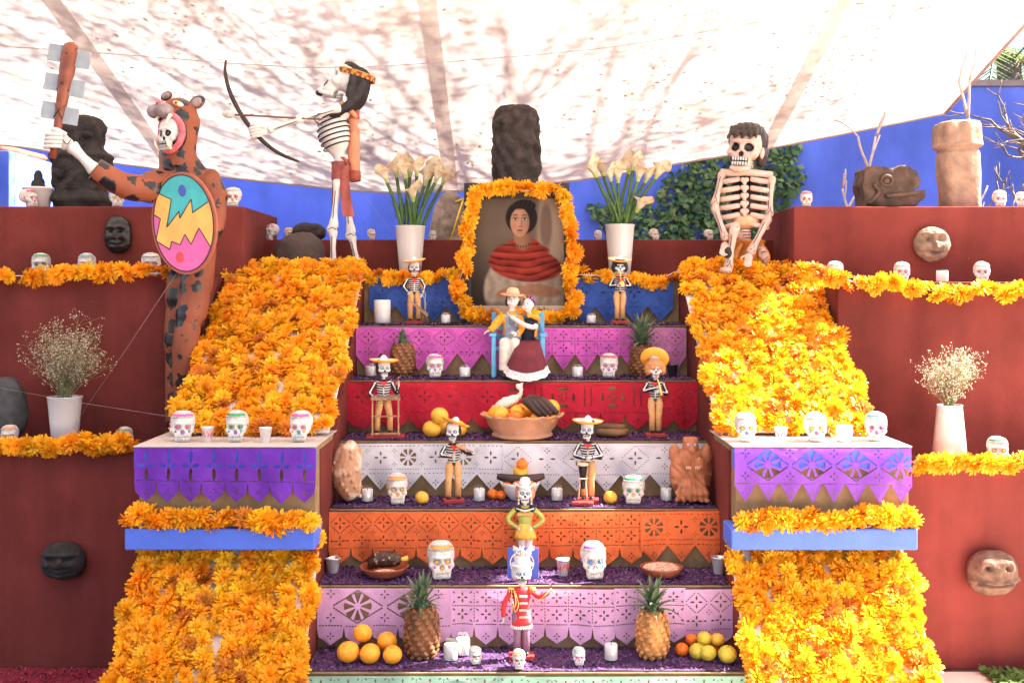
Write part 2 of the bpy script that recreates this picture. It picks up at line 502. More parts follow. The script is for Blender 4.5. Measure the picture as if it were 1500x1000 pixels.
def marigold_bank(label, x0, x1, ybot, zbot, ytop, ztop, cols, gaps=0.0):
    base = Vector(((x0 + x1) / 2, ybot, zbot))
    v = Vector((0, ytop - ybot, ztop - zbot)); L = v.length; v.normalize(); n = Vector((0, -v.z, v.y))
    root = thing('marigold_bank', label, 'marigold bank', base, 0, 'marigold panels on the stair balustrades')
    b = MB(); w = x1 - x0
    b.box(v * (L / 2) + n * 0.008, (w - .02, L, 0.012), M=basis(Vector((1, 0, 0)), v, n))
    b.build('backing_board', M_WHITEB, root)
    rows = min(int(L / 0.047), 26)
    under = MB(); PET = [(list(m_.vertices), list(m_.polygons)) for m_ in FLOWERS[:5]]
    for _ in range(int(L * w / .0034)):      # smaller blooms filling the gaps below the strung rows
        vs_, ps_ = FR.choice(PET); s_ = FR.uniform(.55, .8); ax_ = (n + Vector((FR.uniform(-.6, .6), 0, 0)) + v * FR.uniform(-.6, .6)).normalized(); Q_ = Vector((0, 0, 1)).rotation_difference(ax_).to_matrix() @ Matrix.Rotation(FR.uniform(0, 6.28), 3, 'Z')
        c_ = Vector((FR.uniform(-w / 2 + .015, w / 2 - .015), 0, 0)) + v * FR.uniform(.0, L) + n * .014
        under.add([c_ + Q_ @ (q_.co * s_) for q_ in vs_], [tuple(p_.vertices) for p_ in ps_], FR.randrange(3), False)
    under.build('small_flowers', M_MARI[:3], root)['kind'] = 'stuff'
    for c in range(cols):
        wob = FR.uniform(0, 6)
        for r in range(rows + 1):
            if FR.random() < gaps: continue
            s = r / rows
            x = -w / 2 + w * (c + .5) / cols + .016 * math.sin(wob + r * .9) + FR.uniform(-.012, .012)
            p = Vector((x, 0, 0)) + v * (L * s + FR.uniform(-.014, .014)) + n * FR.uniform(.022, .042)
            ax = n + Vector((FR.uniform(-.8, .8), 0, 0)) + v * FR.uniform(-.75, .55)
            add_flower(root, p, ax, .98 if FR.random() < .8 else 1.15)
    return root
marigold_bank('tall marigold covered slope above the purple fringed ledge, in full shade', XLO + .03, XL + .01, 4.63, 1.072, 5.72, 1.785, 11, .008)
marigold_bank('tall marigold covered slope above the purple fringed ledge, raked by sunlight', XR - .01, XRO - .02, 4.63, 1.072, 5.72, 1.785, 11, .008)
marigold_bank('shaded marigold covered slope below the blue bar, beside the dark stone mask', XLO, XL + .01, 3.86, 0.05, 4.425, 0.665, 11, .005)
marigold_bank('sunlit marigold covered slope below the blue bar, beside the grinning stone face', XR - .01, XRO, 3.86, 0.05, 4.425, 0.665, 11, .005)

def garland(label, pts, n, sc=1.08, back=None, group='marigold garlands'):
    path = arc(pts, 14)
    seglen = [(path[i + 1] - path[i]).length for i in range(len(path) - 1)]; tot = sum(seglen)
    root = thing('marigold_garland', label, 'garland', path[0], 0, group)
    b = MB(); b.tube([p - path[0] for p in path], 0.0022, 5); b.build('string', M_WHITEB, root)
    for i in range(n):
        t = (i + .5) / n * tot; k = 0
        while k < len(seglen) - 1 and t > seglen[k]: t -= seglen[k]; k += 1
        d = (path[k + 1] - path[k]); p = path[k] + d * (t / max(seglen[k], 1e-6)); d.normalize()
        ax = Vector((FR.uniform(-1, 1), FR.uniform(-1.2, .25), FR.uniform(-.7, 1)))
        ax = ax - d * ax.dot(d) * .6
        ax.normalize()
        add_flower(root, p - path[0] + ax * .012 + Vector((FR.uniform(-.006, .006), 0, FR.uniform(-.01, .01))), ax, sc)
    return root
garland('marigold garland along the ledge below the small black stone mask', [P(-40, 402, 5.20), P(60, 404, 5.2), P(150, 397, 5.2), P(262, 402, 5.2)], 24)
garland('marigold garland along the ledge under the vase, in shade', [P(-40, 656, 4.83), P(30, 653, 4.81), P(120, 650, 4.81), P(196, 648, 4.81)], 26)
garland('marigold garland hung along the ledge under the sunlit row of skulls', [P(1165, 400, 5.2), P(1215, 402, 5.2), P(1270, 418, 5.2), P(1300, 412, 5.2), P(1380, 428, 5.2), P(1450, 426, 5.2), P(1545, 420, 5.2)], 34)
garland('marigold garland along the ledge under the wide based white vase, in sun', [P(1338, 678, 4.8), P(1400, 676, 4.8), P(1470, 677, 4.8), P(1560, 668, 4.8)], 22)
garland('marigold garland lying on the blue bar under the shaded purple paper', [P(190, 757, 4.29), P(240, 759, 4.28), P(330, 761, 4.28), P(400, 764, 4.275), P(460, 766, 4.275)], 31, 1.1)
garland('marigold garland lying on the blue bar under the sunlit purple paper', [P(1080, 765, 4.275), P(1130, 763, 4.275), P(1220, 761, 4.28), P(1300, 757, 4.28), P(1340, 755, 4.29)], 31, 1.1)
garland('short marigold garland strung between the shaded slope and the portrait', [P(470, 396, 5.72), P(515, 392, 5.71), P(545, 405, 5.71), P(590, 409, 5.71), P(640, 405, 5.71), P(668, 400, 5.69)], 17)
garland('short marigold garland strung between the portrait and the seated skeleton', [P(846, 402, 5.69), P(880, 404, 5.71), P(925, 412, 5.71), P(960, 412, 5.71), P(990, 398, 5.71), P(1030, 387, 5.71), P(1075, 395, 5.69)], 18)
garland('marigold garland crowning the shaded slope beside the boulder', [P(318, 395, 5.66), P(360, 398, 5.68), P(420, 392, 5.68), P(465, 392, 5.68)], 13)
garland('marigold garland crowning the sunlit slope in front of the seated skeleton', [P(1075, 392, 5.66), P(1110, 398, 5.66), P(1160, 398, 5.66), P(1200, 400, 5.62)], 11)

# ------------------------------------------------------------------ purple petals and red petals
def scatter_petals(name, label, x0, x1, y0, y1, z, n, cols, size=.011, rise=.016, rs=1):
    rg = random.Random(rs); b = MB()
    g = 40; h = 6
    for i in range(g):
        for j in range(h):
            xa, xb = x0 + (x1 - x0) * i / g, x0 + (x1 - x0) * (i + 1) / g; ya, yb = y0 + (y1 - y0) * j / h, y0 + (y1 - y0) * (j + 1) / h
            q = [(xa, ya), (xb, ya), (xb, yb), (xa, yb)]
            b.add([(x, y, z + .004 + rise * .45 * (mnoise.noise(Vector((x * 14, y * 14, z))) * .5 + .5)) for x, y in q], [(0, 1, 2, 3)], 0)
    for _ in range(n):
        x, y = rg.uniform(x0, x1), rg.uniform(y0 - .006, y1)
        if y < y0 + .02 and rg.random() < .55: continue
        zz = z + .005 + rise * rg.random() * (0.5 + .5 * mnoise.noise(Vector((x * 9, y * 9, 3))))
        a = rg.uniform(0, 6.28); t = rg.uniform(-.9, .9); l = size * rg.uniform(.5, 1.3); w = l * rg.uniform(.3, .6)
        d = Vector((math.cos(a) * math.cos(t), math.sin(a) * math.cos(t), math.sin(t))); u = Vector((-math.sin(a), math.cos(a), rg.uniform(-.6, .6)))
        c = Vector((x, y, zz))
        b.add([c - d * l / 2 - u * w / 2, c + d * l / 2 - u * w / 2, c + d * l / 2 + u * w / 2, c - d * l / 2 + u * w / 2], [(0, 1, 2, 3)], rg.randrange(len(cols)), False)
    o = b.build(name, cols, None, ((x0 + x1) / 2, (y0 + y1) / 2, z))
    return tag(o, label, 'petals', None, 'stuff')
PUR = [mat('purple_petal_a', (0.060, 0.022, 0.085), 0.7, 0.3, 60), mat('purple_petal_b', (0.105, 0.035, 0.15), 0.7, 0.3, 60),
       mat('purple_petal_c', (0.035, 0.014, 0.045), 0.7, 0.3, 60), mat('purple_petal_d', (0.16, 0.07, 0.19), 0.7, 0.3, 60)]
TNAME = ['', 'under the portrait', 'under the painted bench with the doll couple', 'under the big clay fruit bowl', 'under the small white fruit bowl',
         'under the two clay dishes of food', 'on the lowest step with the soldier doll']
for k in range(1, 7):
    scatter_petals('purple_petals', 'shredded purple petals spread on the tread ' + TNAME[k], XL + .01, XR - .01, TY[k] + .004, TY[k - 1] - .004, TZ[k], 5200, PUR, rs=k)
REDP = [mat('red_petal_a', (0.22, 0.015, 0.035), 0.7, 0.3, 60), mat('red_petal_b', (0.13, 0.01, 0.03), 0.7, 0.3, 60), mat('red_petal_c', (0.30, 0.04, 0.07), 0.7, 0.3, 60)]
scatter_petals('red_petals', 'crimson petals strewn on the ground at the foot of the maroon wall', -4.2, XLO - .1, 4.05, 4.83, 0.002, 9000, REDP, .016, .02, 11)
GR = [mat('lawn_green_a', (0.06, 0.12, 0.02), 0.8, .3, 30), mat('lawn_green_b', (0.10, 0.16, 0.03), 0.8, .3, 30)]
tag(scatter_petals('grass', 'strip of green grass on the ground by the grinning stone face', 2.05, 3.4, 4.60, 4.80, 0.006, 900, GR, .03, .04, 12), 'strip of green grass on the ground by the grinning stone face', 'grass')

# ------------------------------------------------------------------ shade canopy
def canopy_z(Y, zf, Yf): return zf + 0.294 * (Yf - Y)
def canopy():
    m = bpy.data.materials.new('white_shade_cloth'); m.use_nodes = True
    N, L = nodes_of(m); out = N['Material Output']; N.remove(N['Principled BSDF'])
    tc = N.new('ShaderNodeTexCoord'); nz = N.new('ShaderNodeTexNoise'); nz.inputs['Scale'].default_value = 2.4; nz.inputs['Detail'].default_value = 9
    nz.inputs['Roughness'].default_value = .68
    L.new(tc.outputs['Object'], nz.inputs['Vector'])
    rp = N.new('ShaderNodeValToRGB'); rp.color_ramp.elements[0].position = .36; rp.color_ramp.elements[1].position = .52
    rp.color_ramp.elements[0].color = (.58, .47, .41, 1); rp.color_ramp.elements[1].color = (.83, .73, .66, 1)
    L.new(nz.outputs['Fac'], rp.inputs['Fac'])
    d = N.new('ShaderNodeBsdfDiffuse'); t = N.new('ShaderNodeBsdfTranslucent'); mx = N.new('ShaderNodeMixShader'); mx.inputs[0].default_value = .24
    L.new(rp.outputs[0], d.inputs[0]); L.new(rp.outputs[0], t.inputs[0]); L.new(d.outputs[0], mx.inputs[1]); L.new(t.outputs[0], mx.inputs[2])
    L.new(mx.outputs[0], out.inputs['Surface'])
    far = [(-520, 205, 8.9), (-250, 208, 8.9), (0, 212, 8.9), (150, 236, 8.9), (300, 256, 8.9), (430, 270, 8.9), (560, 281, 8.85), (700, 277, 8.8), (850, 263, 8.7), (1000, 238, 8.55), (1120, 218, 8.45), (1230, 197, 8.38), (1385, 166, 8.3)]
    fp = arc([P(*a) for a in far], 6)
    n = len(fp); rows = 30
    MSTR = mat('strap_cloth', (.74, .69, .67), .8, .06, 20, transl=.50)
    root = thing('shade_canopy', 'large white fabric shade canopy stretched over the altar', 'canopy', (0, 8.8, 2.5))
    b = MB(); Ynear = 0.0
    for p in fp:
        for r in range(rows + 1):
            s = r / rows; y = p.y + (Ynear - p.y) * s
            # far edge sags; towards the camera the cloth pulls straight
            zs = p.z + (2.85 - p.z) * min(1, s * 1.25) * .75
            z = zs + 0.294 * (p.y - y) + .012 * math.sin(p.x * 3 + y * 2.2) * math.sin(s * PI)
            x = p.x + max(0, (4.6 - y)) * .36 * max(0, p.x / fp[-1].x) ** 3  # unseen near part is flared to the right to shade the ground in front
            b.v.append((x, y, z))
    for i in range(n - 1):
        for r in range(rows):
            a = i * (rows + 1) + r
            b.f.append((a, a + 1, a + rows + 2, a + rows + 1)); b.m.append(0); b.sm.append(True)
    b.build('cloth', m, root, 'world')
    def surf(x, s):
        for i in range(n - 1):
            if fp[i].x <= x <= fp[i + 1].x:
                t = (x - fp[i].x) / (fp[i + 1].x - fp[i].x); p = fp[i].lerp(fp[i + 1], t); break
        else: p = fp[-1] if x > 0 else fp[0]
        y = p.y + (Ynear - p.y) * s
        return Vector((x + max(0, (4.6 - y)) * .36 * max(0, p.x / fp[-1].x) ** 3, y, p.z + (2.85 - p.z) * min(1, s * 1.25) * .75 + 0.294 * (p.y - y) + .012 * math.sin(p.x * 3 + y * 2.2) * math.sin(s * PI)))
    h = MB(); h.tube([p + Vector((0, 0, 0)) for p in fp], .012, 6); h.build('hem', mat('canopy_hem', (.62, .5, .46), .8), root, 'world')
    h = MB(); h.tube([surf(fp[-1].x, s / 30) for s in range(31)], .012, 6); h.build('hem', MATS['canopy_hem'], root, 'world')
    for x, w in ((-2.80, .125), (-0.54, .11), (1.90, .11)):
        bb = MB(); vs = []; fs = []
        for s in range(31):
            c = surf(x, s / 30 * .98 + .005); c2 = surf(x + w, s / 30 * .98 + .005)
            vs += [c + Vector((0, 0, -.012)), c2 + Vector((0, 0, -.012))]
        for s in range(30): fs.append((2 * s, 2 * s + 1, 2 * s + 3, 2 * s + 2))
        bb.add(vs, fs); bb.build('strap', MSTR, root, 'world')
    bb = MB(); bb.tube([surf(-3.6 + i * .38, .20 + .002 * i) + Vector((0, 0, -.012)) for i in range(19)], .0035, 5); bb.build('seam', MATS['canopy_hem'], root, 'world')
    # fallen leaves lying on the cloth
    rg = random.Random(5); b = MB()
    for c in range(75):
        cx = rg.uniform(-3.2, 3.0); cs = rg.uniform(.02, .55)
        for k in range(rg.randrange(12, 60)):
            x = cx + rg.gauss(0, .16); s = cs + rg.gauss(0, .03)
            if not (0.01 < s < .7 and -4 < x < 3.1): continue
            p = surf(x, s) + Vector((0, 0, .006)); a = rg.uniform(0, 6.28); l = rg.uniform(.006, .022); w = l * rg.uniform(.3, .7)
            d = Vector((math.cos(a), math.sin(a), -.294 * math.sin(a))); u = Vector((-math.sin(a), math.cos(a), -.294 * math.cos(a)))
            b.add([p - d * l, p - u * w, p + d * l, p + u * w], [(0, 1, 2, 3)], 0, False)
    tag(b.build('fallen_leaves', mat('dry_leaf', (.12, .07, .03), .8), None, (0, 5, 3)), 'dry fallen leaves lying on top of the white canopy', 'leaves', None, 'stuff')
    return surf
SURF = canopy()
# ------------------------------------------------------------------ cut-paper banners
from mathutils import geometry as mgeo
def leaf_hole(cx, cz, l, w, a):
    ca, sa = math.cos(a), math.sin(a); out = []
    for t, s in ((-.5, 0), (-.28, .38), (0, .5), (.28, .38), (.5, 0), (.28, -.38), (0, -.5), (-.28, -.38)):
        x, z = t * l, s * w
        out.append((cx + x * ca - z * sa, cz + x * sa + z * ca))
    return out
def dash_hole(cx, cz, l, w, a):
    ca, sa = math.cos(a), math.sin(a)
    return [(cx + x * ca - z * sa, cz + x * sa + z * ca) for x, z in ((-l / 2, -w / 2), (l / 2, -w / 2), (l / 2, w / 2), (-l / 2, w / 2))]
def wedge_hole(cx, cz, r0, r1, a, da):
    return [(cx + r * math.cos(t), cz + r * math.sin(t)) for r, t in ((r0, a - da * .45), (r1, a - da), (r1 * 1.03, a), (r1, a + da), (r0, a + da * .45))]
def cross4(H, cx, cz, s, w=.42):
    for q in range(4):
        a = q * PI / 2
        H.append(leaf_hole(cx + math.cos(a) * s * .62, cz + math.sin(a) * s * .62, s * .72, s * w * .72, a))
def dotted(H, x0, z0, x1, z1, n, l, w):
    a = math.atan2(z1 - z0, x1 - x0)
    for i in range(n):
        t = (i + .5) / n
        H.append(dash_hole(x0 + (x1 - x0) * t, z0 + (z1 - z0) * t, l, w, a))

def paper_mesh(w, h, n, pat, rg, tipf='tri', hb=.70):
    pw = w / n; zb = -h * hb
    out = [(0, 0), (w, 0), (w, zb)]
    for i in range(n - 1, -1, -1):
        x0, x1, xc = i * pw, (i + 1) * pw, (i + .5) * pw
        tip = -h * rg.uniform(.96, 1.0)
        if tipf == 'tri': out += [(xc, tip)]
        elif tipf == 'round': out += [(x1 - pw * .02, zb - (h * (1 - hb)) * .35), (xc + pw * .22, tip * .97), (xc, tip), (xc - pw * .22, tip * .97), (x0 + pw * .02, zb - (h * (1 - hb)) * .35)]
        else: out += [(x1 - pw * .06, zb - h * (1 - hb) * .45), (xc, tip), (x0 + pw * .06, zb - h * (1 - hb) * .45)]
        out.append((x0, zb + (h * .05 if i else 0)))
    Hs = []; S = min(pw, h * .4) * 1.45
    for i in range(n):
        x0, xc, x1 = i * pw, (i + .5) * pw, (i + 1) * pw
        if pat == 0:      # lattice of diamonds with four-petal flowers
            cross4(Hs, xc, -h * .22, S * .20); 
            dotted(Hs, x0 + pw * .06, -h * .22, xc - pw * .04, -h * .05, 5, S * .06, S * .03)
            dotted(Hs, xc + pw * .04, -h * .05, x1 - pw * .06, -h * .22, 5, S * .06, S * .03)
            dotted(Hs, x0 + pw * .06, -h * .25, xc - pw * .03, -h * .41, 5, S * .06, S * .03)
            dotted(Hs, xc + pw * .03, -h * .41, x1 - pw * .06, -h * .25, 5, S * .06, S * .03)
            cross4(Hs, xc, -h * .55, S * .17)
            cross4(Hs, x0 + pw * .01, -h * .40, S * .10) if i else None
            Hs.append(leaf_hole(x0 + pw * .16, -h * .55, S * .12, S * .05, 0)); Hs.append(leaf_hole(x1 - pw * .16, -h * .55, S * .12, S * .05, 0))
            dotted(Hs, x0 + pw * .08, hb * -h * .96, x1 - pw * .08, hb * -h * .96, 7, S * .05, S * .03)
        elif pat == 1:    # wheels and flowers by turns
            if i % 2 == 0:
                for q in range(8): Hs.append(wedge_hole(xc, -h * .30, S * .09, S * .30, q * PI / 4 + PI / 8, .25))
            else:
                cross4(Hs, xc, -h * .30, S * .24)
            dotted(Hs, x0 + pw * .05, -h * .06, x1 - pw * .05, -h * .06, 6, S * .06, S * .03)
            cross4(Hs, x0, -h * .16, S * .09) if i else None
            cross4(Hs, x0, -h * .44, S * .09) if i else None
            dotted(Hs, x0 + pw * .06, -h * .54, x1 - pw * .06, -h * .54, 9, S * .045, S * .03)
            dotted(Hs, x0 + pw * .06, -h * .63, x1 - pw * .06, -h * .63, 6, S * .07, S * .025)
        elif pat == 2:    # big diamonds
            f = i % 2
            cross4(Hs, xc, -h * .31, S * .26, .36) if f == 0 else cross4(Hs, xc, -h * .14, S * .12)
            za, zc = (-h * .31, -h * .06) if f == 0 else (-h * .06, -h * .31)
            if f == 0:
                dotted(Hs, x0 + pw * .02, -h * .31, xc, -h * .05, 6, S * .06, S * .022); dotted(Hs, xc, -h * .05, x1 - pw * .02, -h * .31, 6, S * .06, S * .022)
                dotted(Hs, x0 + pw * .02, -h * .34, xc, -h * .57, 6, S * .06, S * .022); dotted(Hs, xc, -h * .57, x1 - pw * .02, -h * .34, 6, S * .06, S * .022)
            else:
                cross4(Hs, xc, -h * .48, S * .12)
                Hs.append(leaf_hole(xc - pw * .2, -h * .31, S * .2, S * .07, 0)); Hs.append(leaf_hole(xc + pw * .2, -h * .31, S * .2, S * .07, 0))
            dotted(Hs, x0 + pw * .06, -h * .635, x1 - pw * .06, -h * .635, 10, S * .04, S * .03)
        elif pat == 3:    # rows of flowers with dashes between
            cross4(Hs, xc, -h * .16, S * .17, .5); cross4(Hs, xc, -h * .46, S * .17, .5)
            for qx in (-.36, .36):
                for qz in (.07, .245, .375, .57): Hs.append(leaf_hole(xc + pw * qx, -h * qz, S * .11, S * .045, qx * 2 if qz in (.07, .375) else -qx * 2))
            dotted(Hs, x0 + pw * .05, -h * .31, x1 - pw * .05, -h * .31, 9, S * .055, S * .03)
            dotted(Hs, x0 + pw * .05, -h * .635, x1 - pw * .05, -h * .635, 9, S * .055, S * .03)
            if i: dotted(Hs, x0, -h * .06, x0, -h * .60, 10, S * .05, S * .03)
        elif pat == 4:    # tall flowers
            for q in range(4):
                a = q * PI / 2
                l = pw * (.34 if q % 2 == 0 else .58)
                Hs.append(leaf_hole(xc + math.cos(a) * l * .62, -h * .32 + math.sin(a) * l * .66, l, pw * .17, a))
            dotted(Hs, x0 + pw * .04, -h * .60, x1 - pw * .04, -h * .60, 9, pw * .07, pw * .05)
        elif pat == 5:    # wheels in diamonds
            if i % 2:
                for q in range(8): Hs.append(wedge_hole(xc, -h * .31, S * .10, S * .42, q * PI / 4, .27))
                dotted(Hs, x0 - pw * .42, -h * .31, xc, -h * .03, 10, S * .08, S * .045); dotted(Hs, xc, -h * .03, x1 + pw * .42, -h * .31, 10, S * .08, S * .045) if i < n - 1 else None
                dotted(Hs, x0 - pw * .42, -h * .34, xc, -h * .60, 10, S * .08, S * .045); dotted(Hs, xc, -h * .60, x1 + pw * .42, -h * .34, 10, S * .08, S * .045) if i < n - 1 else None
            else:
                cross4(Hs, xc, -h * .10, S * .15); cross4(Hs, xc, -h * .52, S * .15)
            dotted(Hs, x0 + pw * .05, -h * .655, x1 - pw * .05, -h * .655, 8, S * .06, S * .035)
        elif pat == 6:    # open eyes and stars
            if i % 2 == 0:
                Hs.append(leaf_hole(xc, -h * .14, S * .42, S * .14, 0)); Hs.append(leaf_hole(xc, -h * .50, S * .42, S * .14, 0))
                for q in range(8): Hs.append(leaf_hole(xc + math.cos(q * PI / 4) * S * .13, -h * .32 + math.sin(q * PI / 4) * S * .13, S * .14, S * .05, q * PI / 4))
                Hs.append(leaf_hole(xc - S * .38, -h * .32, S * .32, S * .12, PI / 2)); Hs.append(leaf_hole(xc + S * .38, -h * .32, S * .32, S * .12, PI / 2))
            else:
                dotted(Hs, xc - S * .12, -h * .08, xc - S * .12, -h * .52, 8, S * .07, S * .05); dotted(Hs, xc + S * .12, -h * .08, xc + S * .12, -h * .52, 8, S * .07, S * .05)
            dotted(Hs, x0 + pw * .05, -h * .645, x1 - pw * .05, -h * .645, 8, S * .06, S * .035)
        cross4(Hs, xc, -h * (hb + (1 - hb) * .42), S * .115, .5)
    vs = []; es = []; fcs = []
    for poly in [out] + Hs:
        o0 = len(vs); k = len(poly)
        vs += [Vector((x, z)) for x, z in poly]
        es += [(o0 + i, o0 + (i + 1) % k) for i in range(k)]
    gx = max(2, int(w / .016)); gz = max(2, int(h / .016))
    for i in range(1, gx):
        for j in range(1, gz):
            vs.append(Vector((w * i / gx + .001 * math.sin(j * 3.7), -h * j / gz + .001 * math.sin(i * 2.9))))
    for (cx_, cz_) in [(sum(q[0] for q in H_) / len(H_), sum(q[1] for q in H_) / len(H_)) for H_ in Hs]: pass
    rv, re_, rf, ov, oe, of = mgeo.delaunay_2d_cdt(vs, es, [], 0, 1e-6)
    boxes = [(min(q[0] for q in H_), max(q[0] for q in H_), min(q[1] for q in H_), max(q[1] for q in H_), H_) for H_ in Hs]
    def inside(poly, x, z):
        c = False; k = len(poly); j = k - 1
        for i in range(k):
            xi, zi = poly[i]; xj, zj = poly[j]
            if (zi > z) != (zj > z) and x < (xj - xi) * (z - zi) / (zj - zi) + xi: c = not c
            j = i
        return c
    keep = []
    for f in rf:
        cx = sum(rv[i].x for i in f) / len(f); cz = sum(rv[i].y for i in f) / len(f)
        if not inside(out, cx, cz): continue
        if any(b0 < cx < b1 and b2 < cz < b3 and inside(H_, cx, cz) for b0, b1, b2, b3, H_ in boxes): continue
        keep.append(tuple(f))
    me = bpy.data.meshes.new('cut_paper')
    me.from_pydata([(q.x, q.y, 0) for q in rv], [], keep)
    bm = bmesh.new(); bm.from_mesh(me)
    bmesh.ops.delete(bm, geom=[v for v in bm.verts if not v.link_faces], context='VERTS'); bm.to_mesh(me); bm.free()
    ph = rg.uniform(0, 6)
    for v in me.vertices:
        x, z, y = v.co.x, v.co.y, v.co.z
        f = min(1, -z / h + .08)
        fold = abs(((x / pw) % 1) - .5) * 2            # folded into strips before it was cut
        wv = .0085 * f * math.sin(x * 17 + ph) + .006 * f * math.sin(x * 41 + z * 9 + ph * 2) + .0045 * (1 - fold) * f - .014 * f * f
        v.co = (x, y + wv, z + .0025 * math.sin(x * 6 + ph))
    for p in me.polygons: p.use_smooth = True
    me.update()
    return me

def paper_mat(name, col):
    m = mat(name, col, 0.7, 0.14, 7, 0.75, 15, spec=0.2, transl=0.26)
    return m
PAPERS = {
 'blue': (0.05, 0.12, 0.46), 'magenta': (0.66, 0.12, 0.50), 'pale magenta': (0.56, 0.20, 0.44), 'red': (0.56, 0.018, 0.045), 'white': (0.74, 0.73, 0.80),
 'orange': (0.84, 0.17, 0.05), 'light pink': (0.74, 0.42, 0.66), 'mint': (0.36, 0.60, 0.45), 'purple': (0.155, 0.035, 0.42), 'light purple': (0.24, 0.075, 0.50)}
PR = random.Random(31)
def paper(col, px0, px1, Y, ztop, h, n, pat, label, tipf='tri', hb=.70, tilt=0.0):
    x0 = (px0 - 750) * Y / FPX; x1 = (px1 - 750) * Y / FPX
    me = paper_mesh(x1 - x0, h, n, pat, PR, tipf, hb)
    o = put('cut_paper_banner', me, paper_mat(col + '_tissue_paper', PAPERS[col]))
    o.location = (x0, Y, ztop); o.rotation_euler = (0, tilt, 0)
    return tag(o, label, 'paper banner', 'cut paper banners')
def riser(k, *sheets):
    for i, (col, a, b, h, n, pat, tipf, hb, label) in enumerate(sheets):
        paper(col, a, b, TY[k] - .016 - .0025 * (i % 2), TZ[k] - .004 - .002 * (i % 2), h, n, pat, label, tipf, hb)
riser(0, ('blue', 541, 692, .235, 4, 0, 'tri', .68, 'dark blue cut paper banner behind the washboard playing skeleton doll'),
         ('blue', 834, 986, .235, 4, 2, 'tri', .68, 'dark blue cut paper banner behind the horn playing skeleton doll'))
riser(1, ('magenta', 521, 744, .222, 6, 0, 'tri', .62, 'magenta cut paper banner behind the darker pineapple and skull'),
         ('magenta', 742, 942, .222, 6, 3, 'tri', .64, 'magenta cut paper banner with rows of flowers beside the doll couple bench'),
         ('pale magenta', 942, 1005, .222, 2, 0, 'tri', .64, 'narrow pale magenta paper banner behind the dark glass'))
riser(2, ('red', 508, 737, .222, 5, 2, 'round', .68, 'red cut paper banner behind the marimba player and stacked oranges'),
         ('red', 734, 952, .222, 6, 6, 'blunt', .68, 'red cut paper banner with stars and eye shapes above the blackened bananas'),
         ('red', 950, 1022, .222, 2, 0, 'round', .68, 'narrow dark red paper banner behind the flute playing skeleton doll'))
riser(3, ('white', 497, 739, .215, 6, 1, 'tri', .70, 'white cut paper banner with wheels behind the violin playing doll'),
         ('white', 737, 1038, .215, 7, 2, 'tri', .70, 'white cut paper banner with big diamonds behind the drummer doll'))
riser(4, ('orange', 482, 738, .222, 8, 0, 'blunt', .72, 'orange cut paper banner with diamond lattice above the dish of mole'),
         ('orange', 736, 942, .222, 6, 3, 'blunt', .72, 'orange cut paper banner with rows of flowers behind the woman doll'),
         ('orange', 938, 1058, .222, 3, 1, 'tri', .70, 'narrow orange paper banner with a wheel above the dish of rice'))
riser(5, ('light pink', 465, 662, .222, 5, 5, 'blunt', .72, 'pale pink cut paper banner with wheels behind the large oranges'),
         ('light pink', 660, 902, .222, 7, 3, 'blunt', .72, 'pale pink cut paper banner with rows of flowers behind the soldier doll'),
         ('light pink', 900, 1004, .222, 3, 3, 'blunt', .72, 'pale pink paper banner behind the sunlit topped pineapple'),
         ('light pink', 1002, 1074, .222, 2, 0, 'blunt', .74, 'narrow pale pink paper banner above the green and yellow fruit'))
riser(6, ('mint', 450, 770, .21, 8, 3, 'tri', .7, 'mint green paper banner under the large oranges'),
         ('mint', 768, 1092, .21, 8, 3, 'tri', .7, 'mint green paper banner under the green and yellow fruit'))
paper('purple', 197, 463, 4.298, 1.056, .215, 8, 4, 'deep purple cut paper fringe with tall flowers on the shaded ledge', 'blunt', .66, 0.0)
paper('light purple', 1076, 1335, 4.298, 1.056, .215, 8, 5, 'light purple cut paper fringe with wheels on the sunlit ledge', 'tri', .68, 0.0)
# ------------------------------------------------------------------ skulls
FOIL = {n: mat('foil_' + n, c, 0.35, 0.15, 40, 0.2, 80, metal=0.35) for n, c in dict(
    pink=(.75, .08, .35), green=(.02, .30, .10), gold=(.75, .42, .05), purple=(.32, .10, .55), teal=(.05, .42, .48), red=(.55, .03, .10), blue=(.08, .25, .65), orange=(.85, .30, .03), white=(.75, .72, .7)).items()}
def skull_core(voxel=.026, sugar=True):
    b = MB(); jw = 1.0 if sugar else .80
    b.ell((0, .06, .61), (.372, .44, .37), 24, 16, fn=lambda p: Vector((math.copysign(abs(p.x) ** .82, p.x), math.copysign(abs(p.y) ** .9, p.y), math.copysign(abs(p.z) ** .80, p.z))))
    b.ell((0, -.16, .47), (.315, .25, .30), 18, 12)
    b.ell((-.225, -.20, .37), (.13, .15, .12)); b.ell((.225, -.20, .37), (.13, .15, .12))
    b.box((0, -.24, .20), (.50 * jw, .28, .30), bev=.06)
    b.box((0, -.22, .10), (.47 * jw, .28, .20), bev=.05)
    b.ell((0, -.37, .60), (.24, .07, .06))
    me = fuse(b, voxel, 4, 'skull')
    for v in me.vertices:
        x, y, z = v.co
        if y < -.05:
            for sx in (-.145, .145):
                r = math.hypot((x - sx) / .115, (z - .475) / .105)
                if r < 1.25: v.co.y += .13 * math.exp(-(r ** 4) * 1.6)
            r = math.hypot(x / .065, (z - .325) / .075)
            if r < 1.3: v.co.y += .08 * math.exp(-(r ** 4))
            if z < .28: v.co.y += .022 * math.exp(-((z - .165) / .022) ** 2)
    me.update()
    return me
SK_ME = skull_core()
displace(SK_ME, lambda c: .010 * mnoise.noise(c * 13) + .006 * mnoise.noise(c * 31))
SK_ME.materials.append(M_SUGAR)
SK_VAR = [SK_ME]
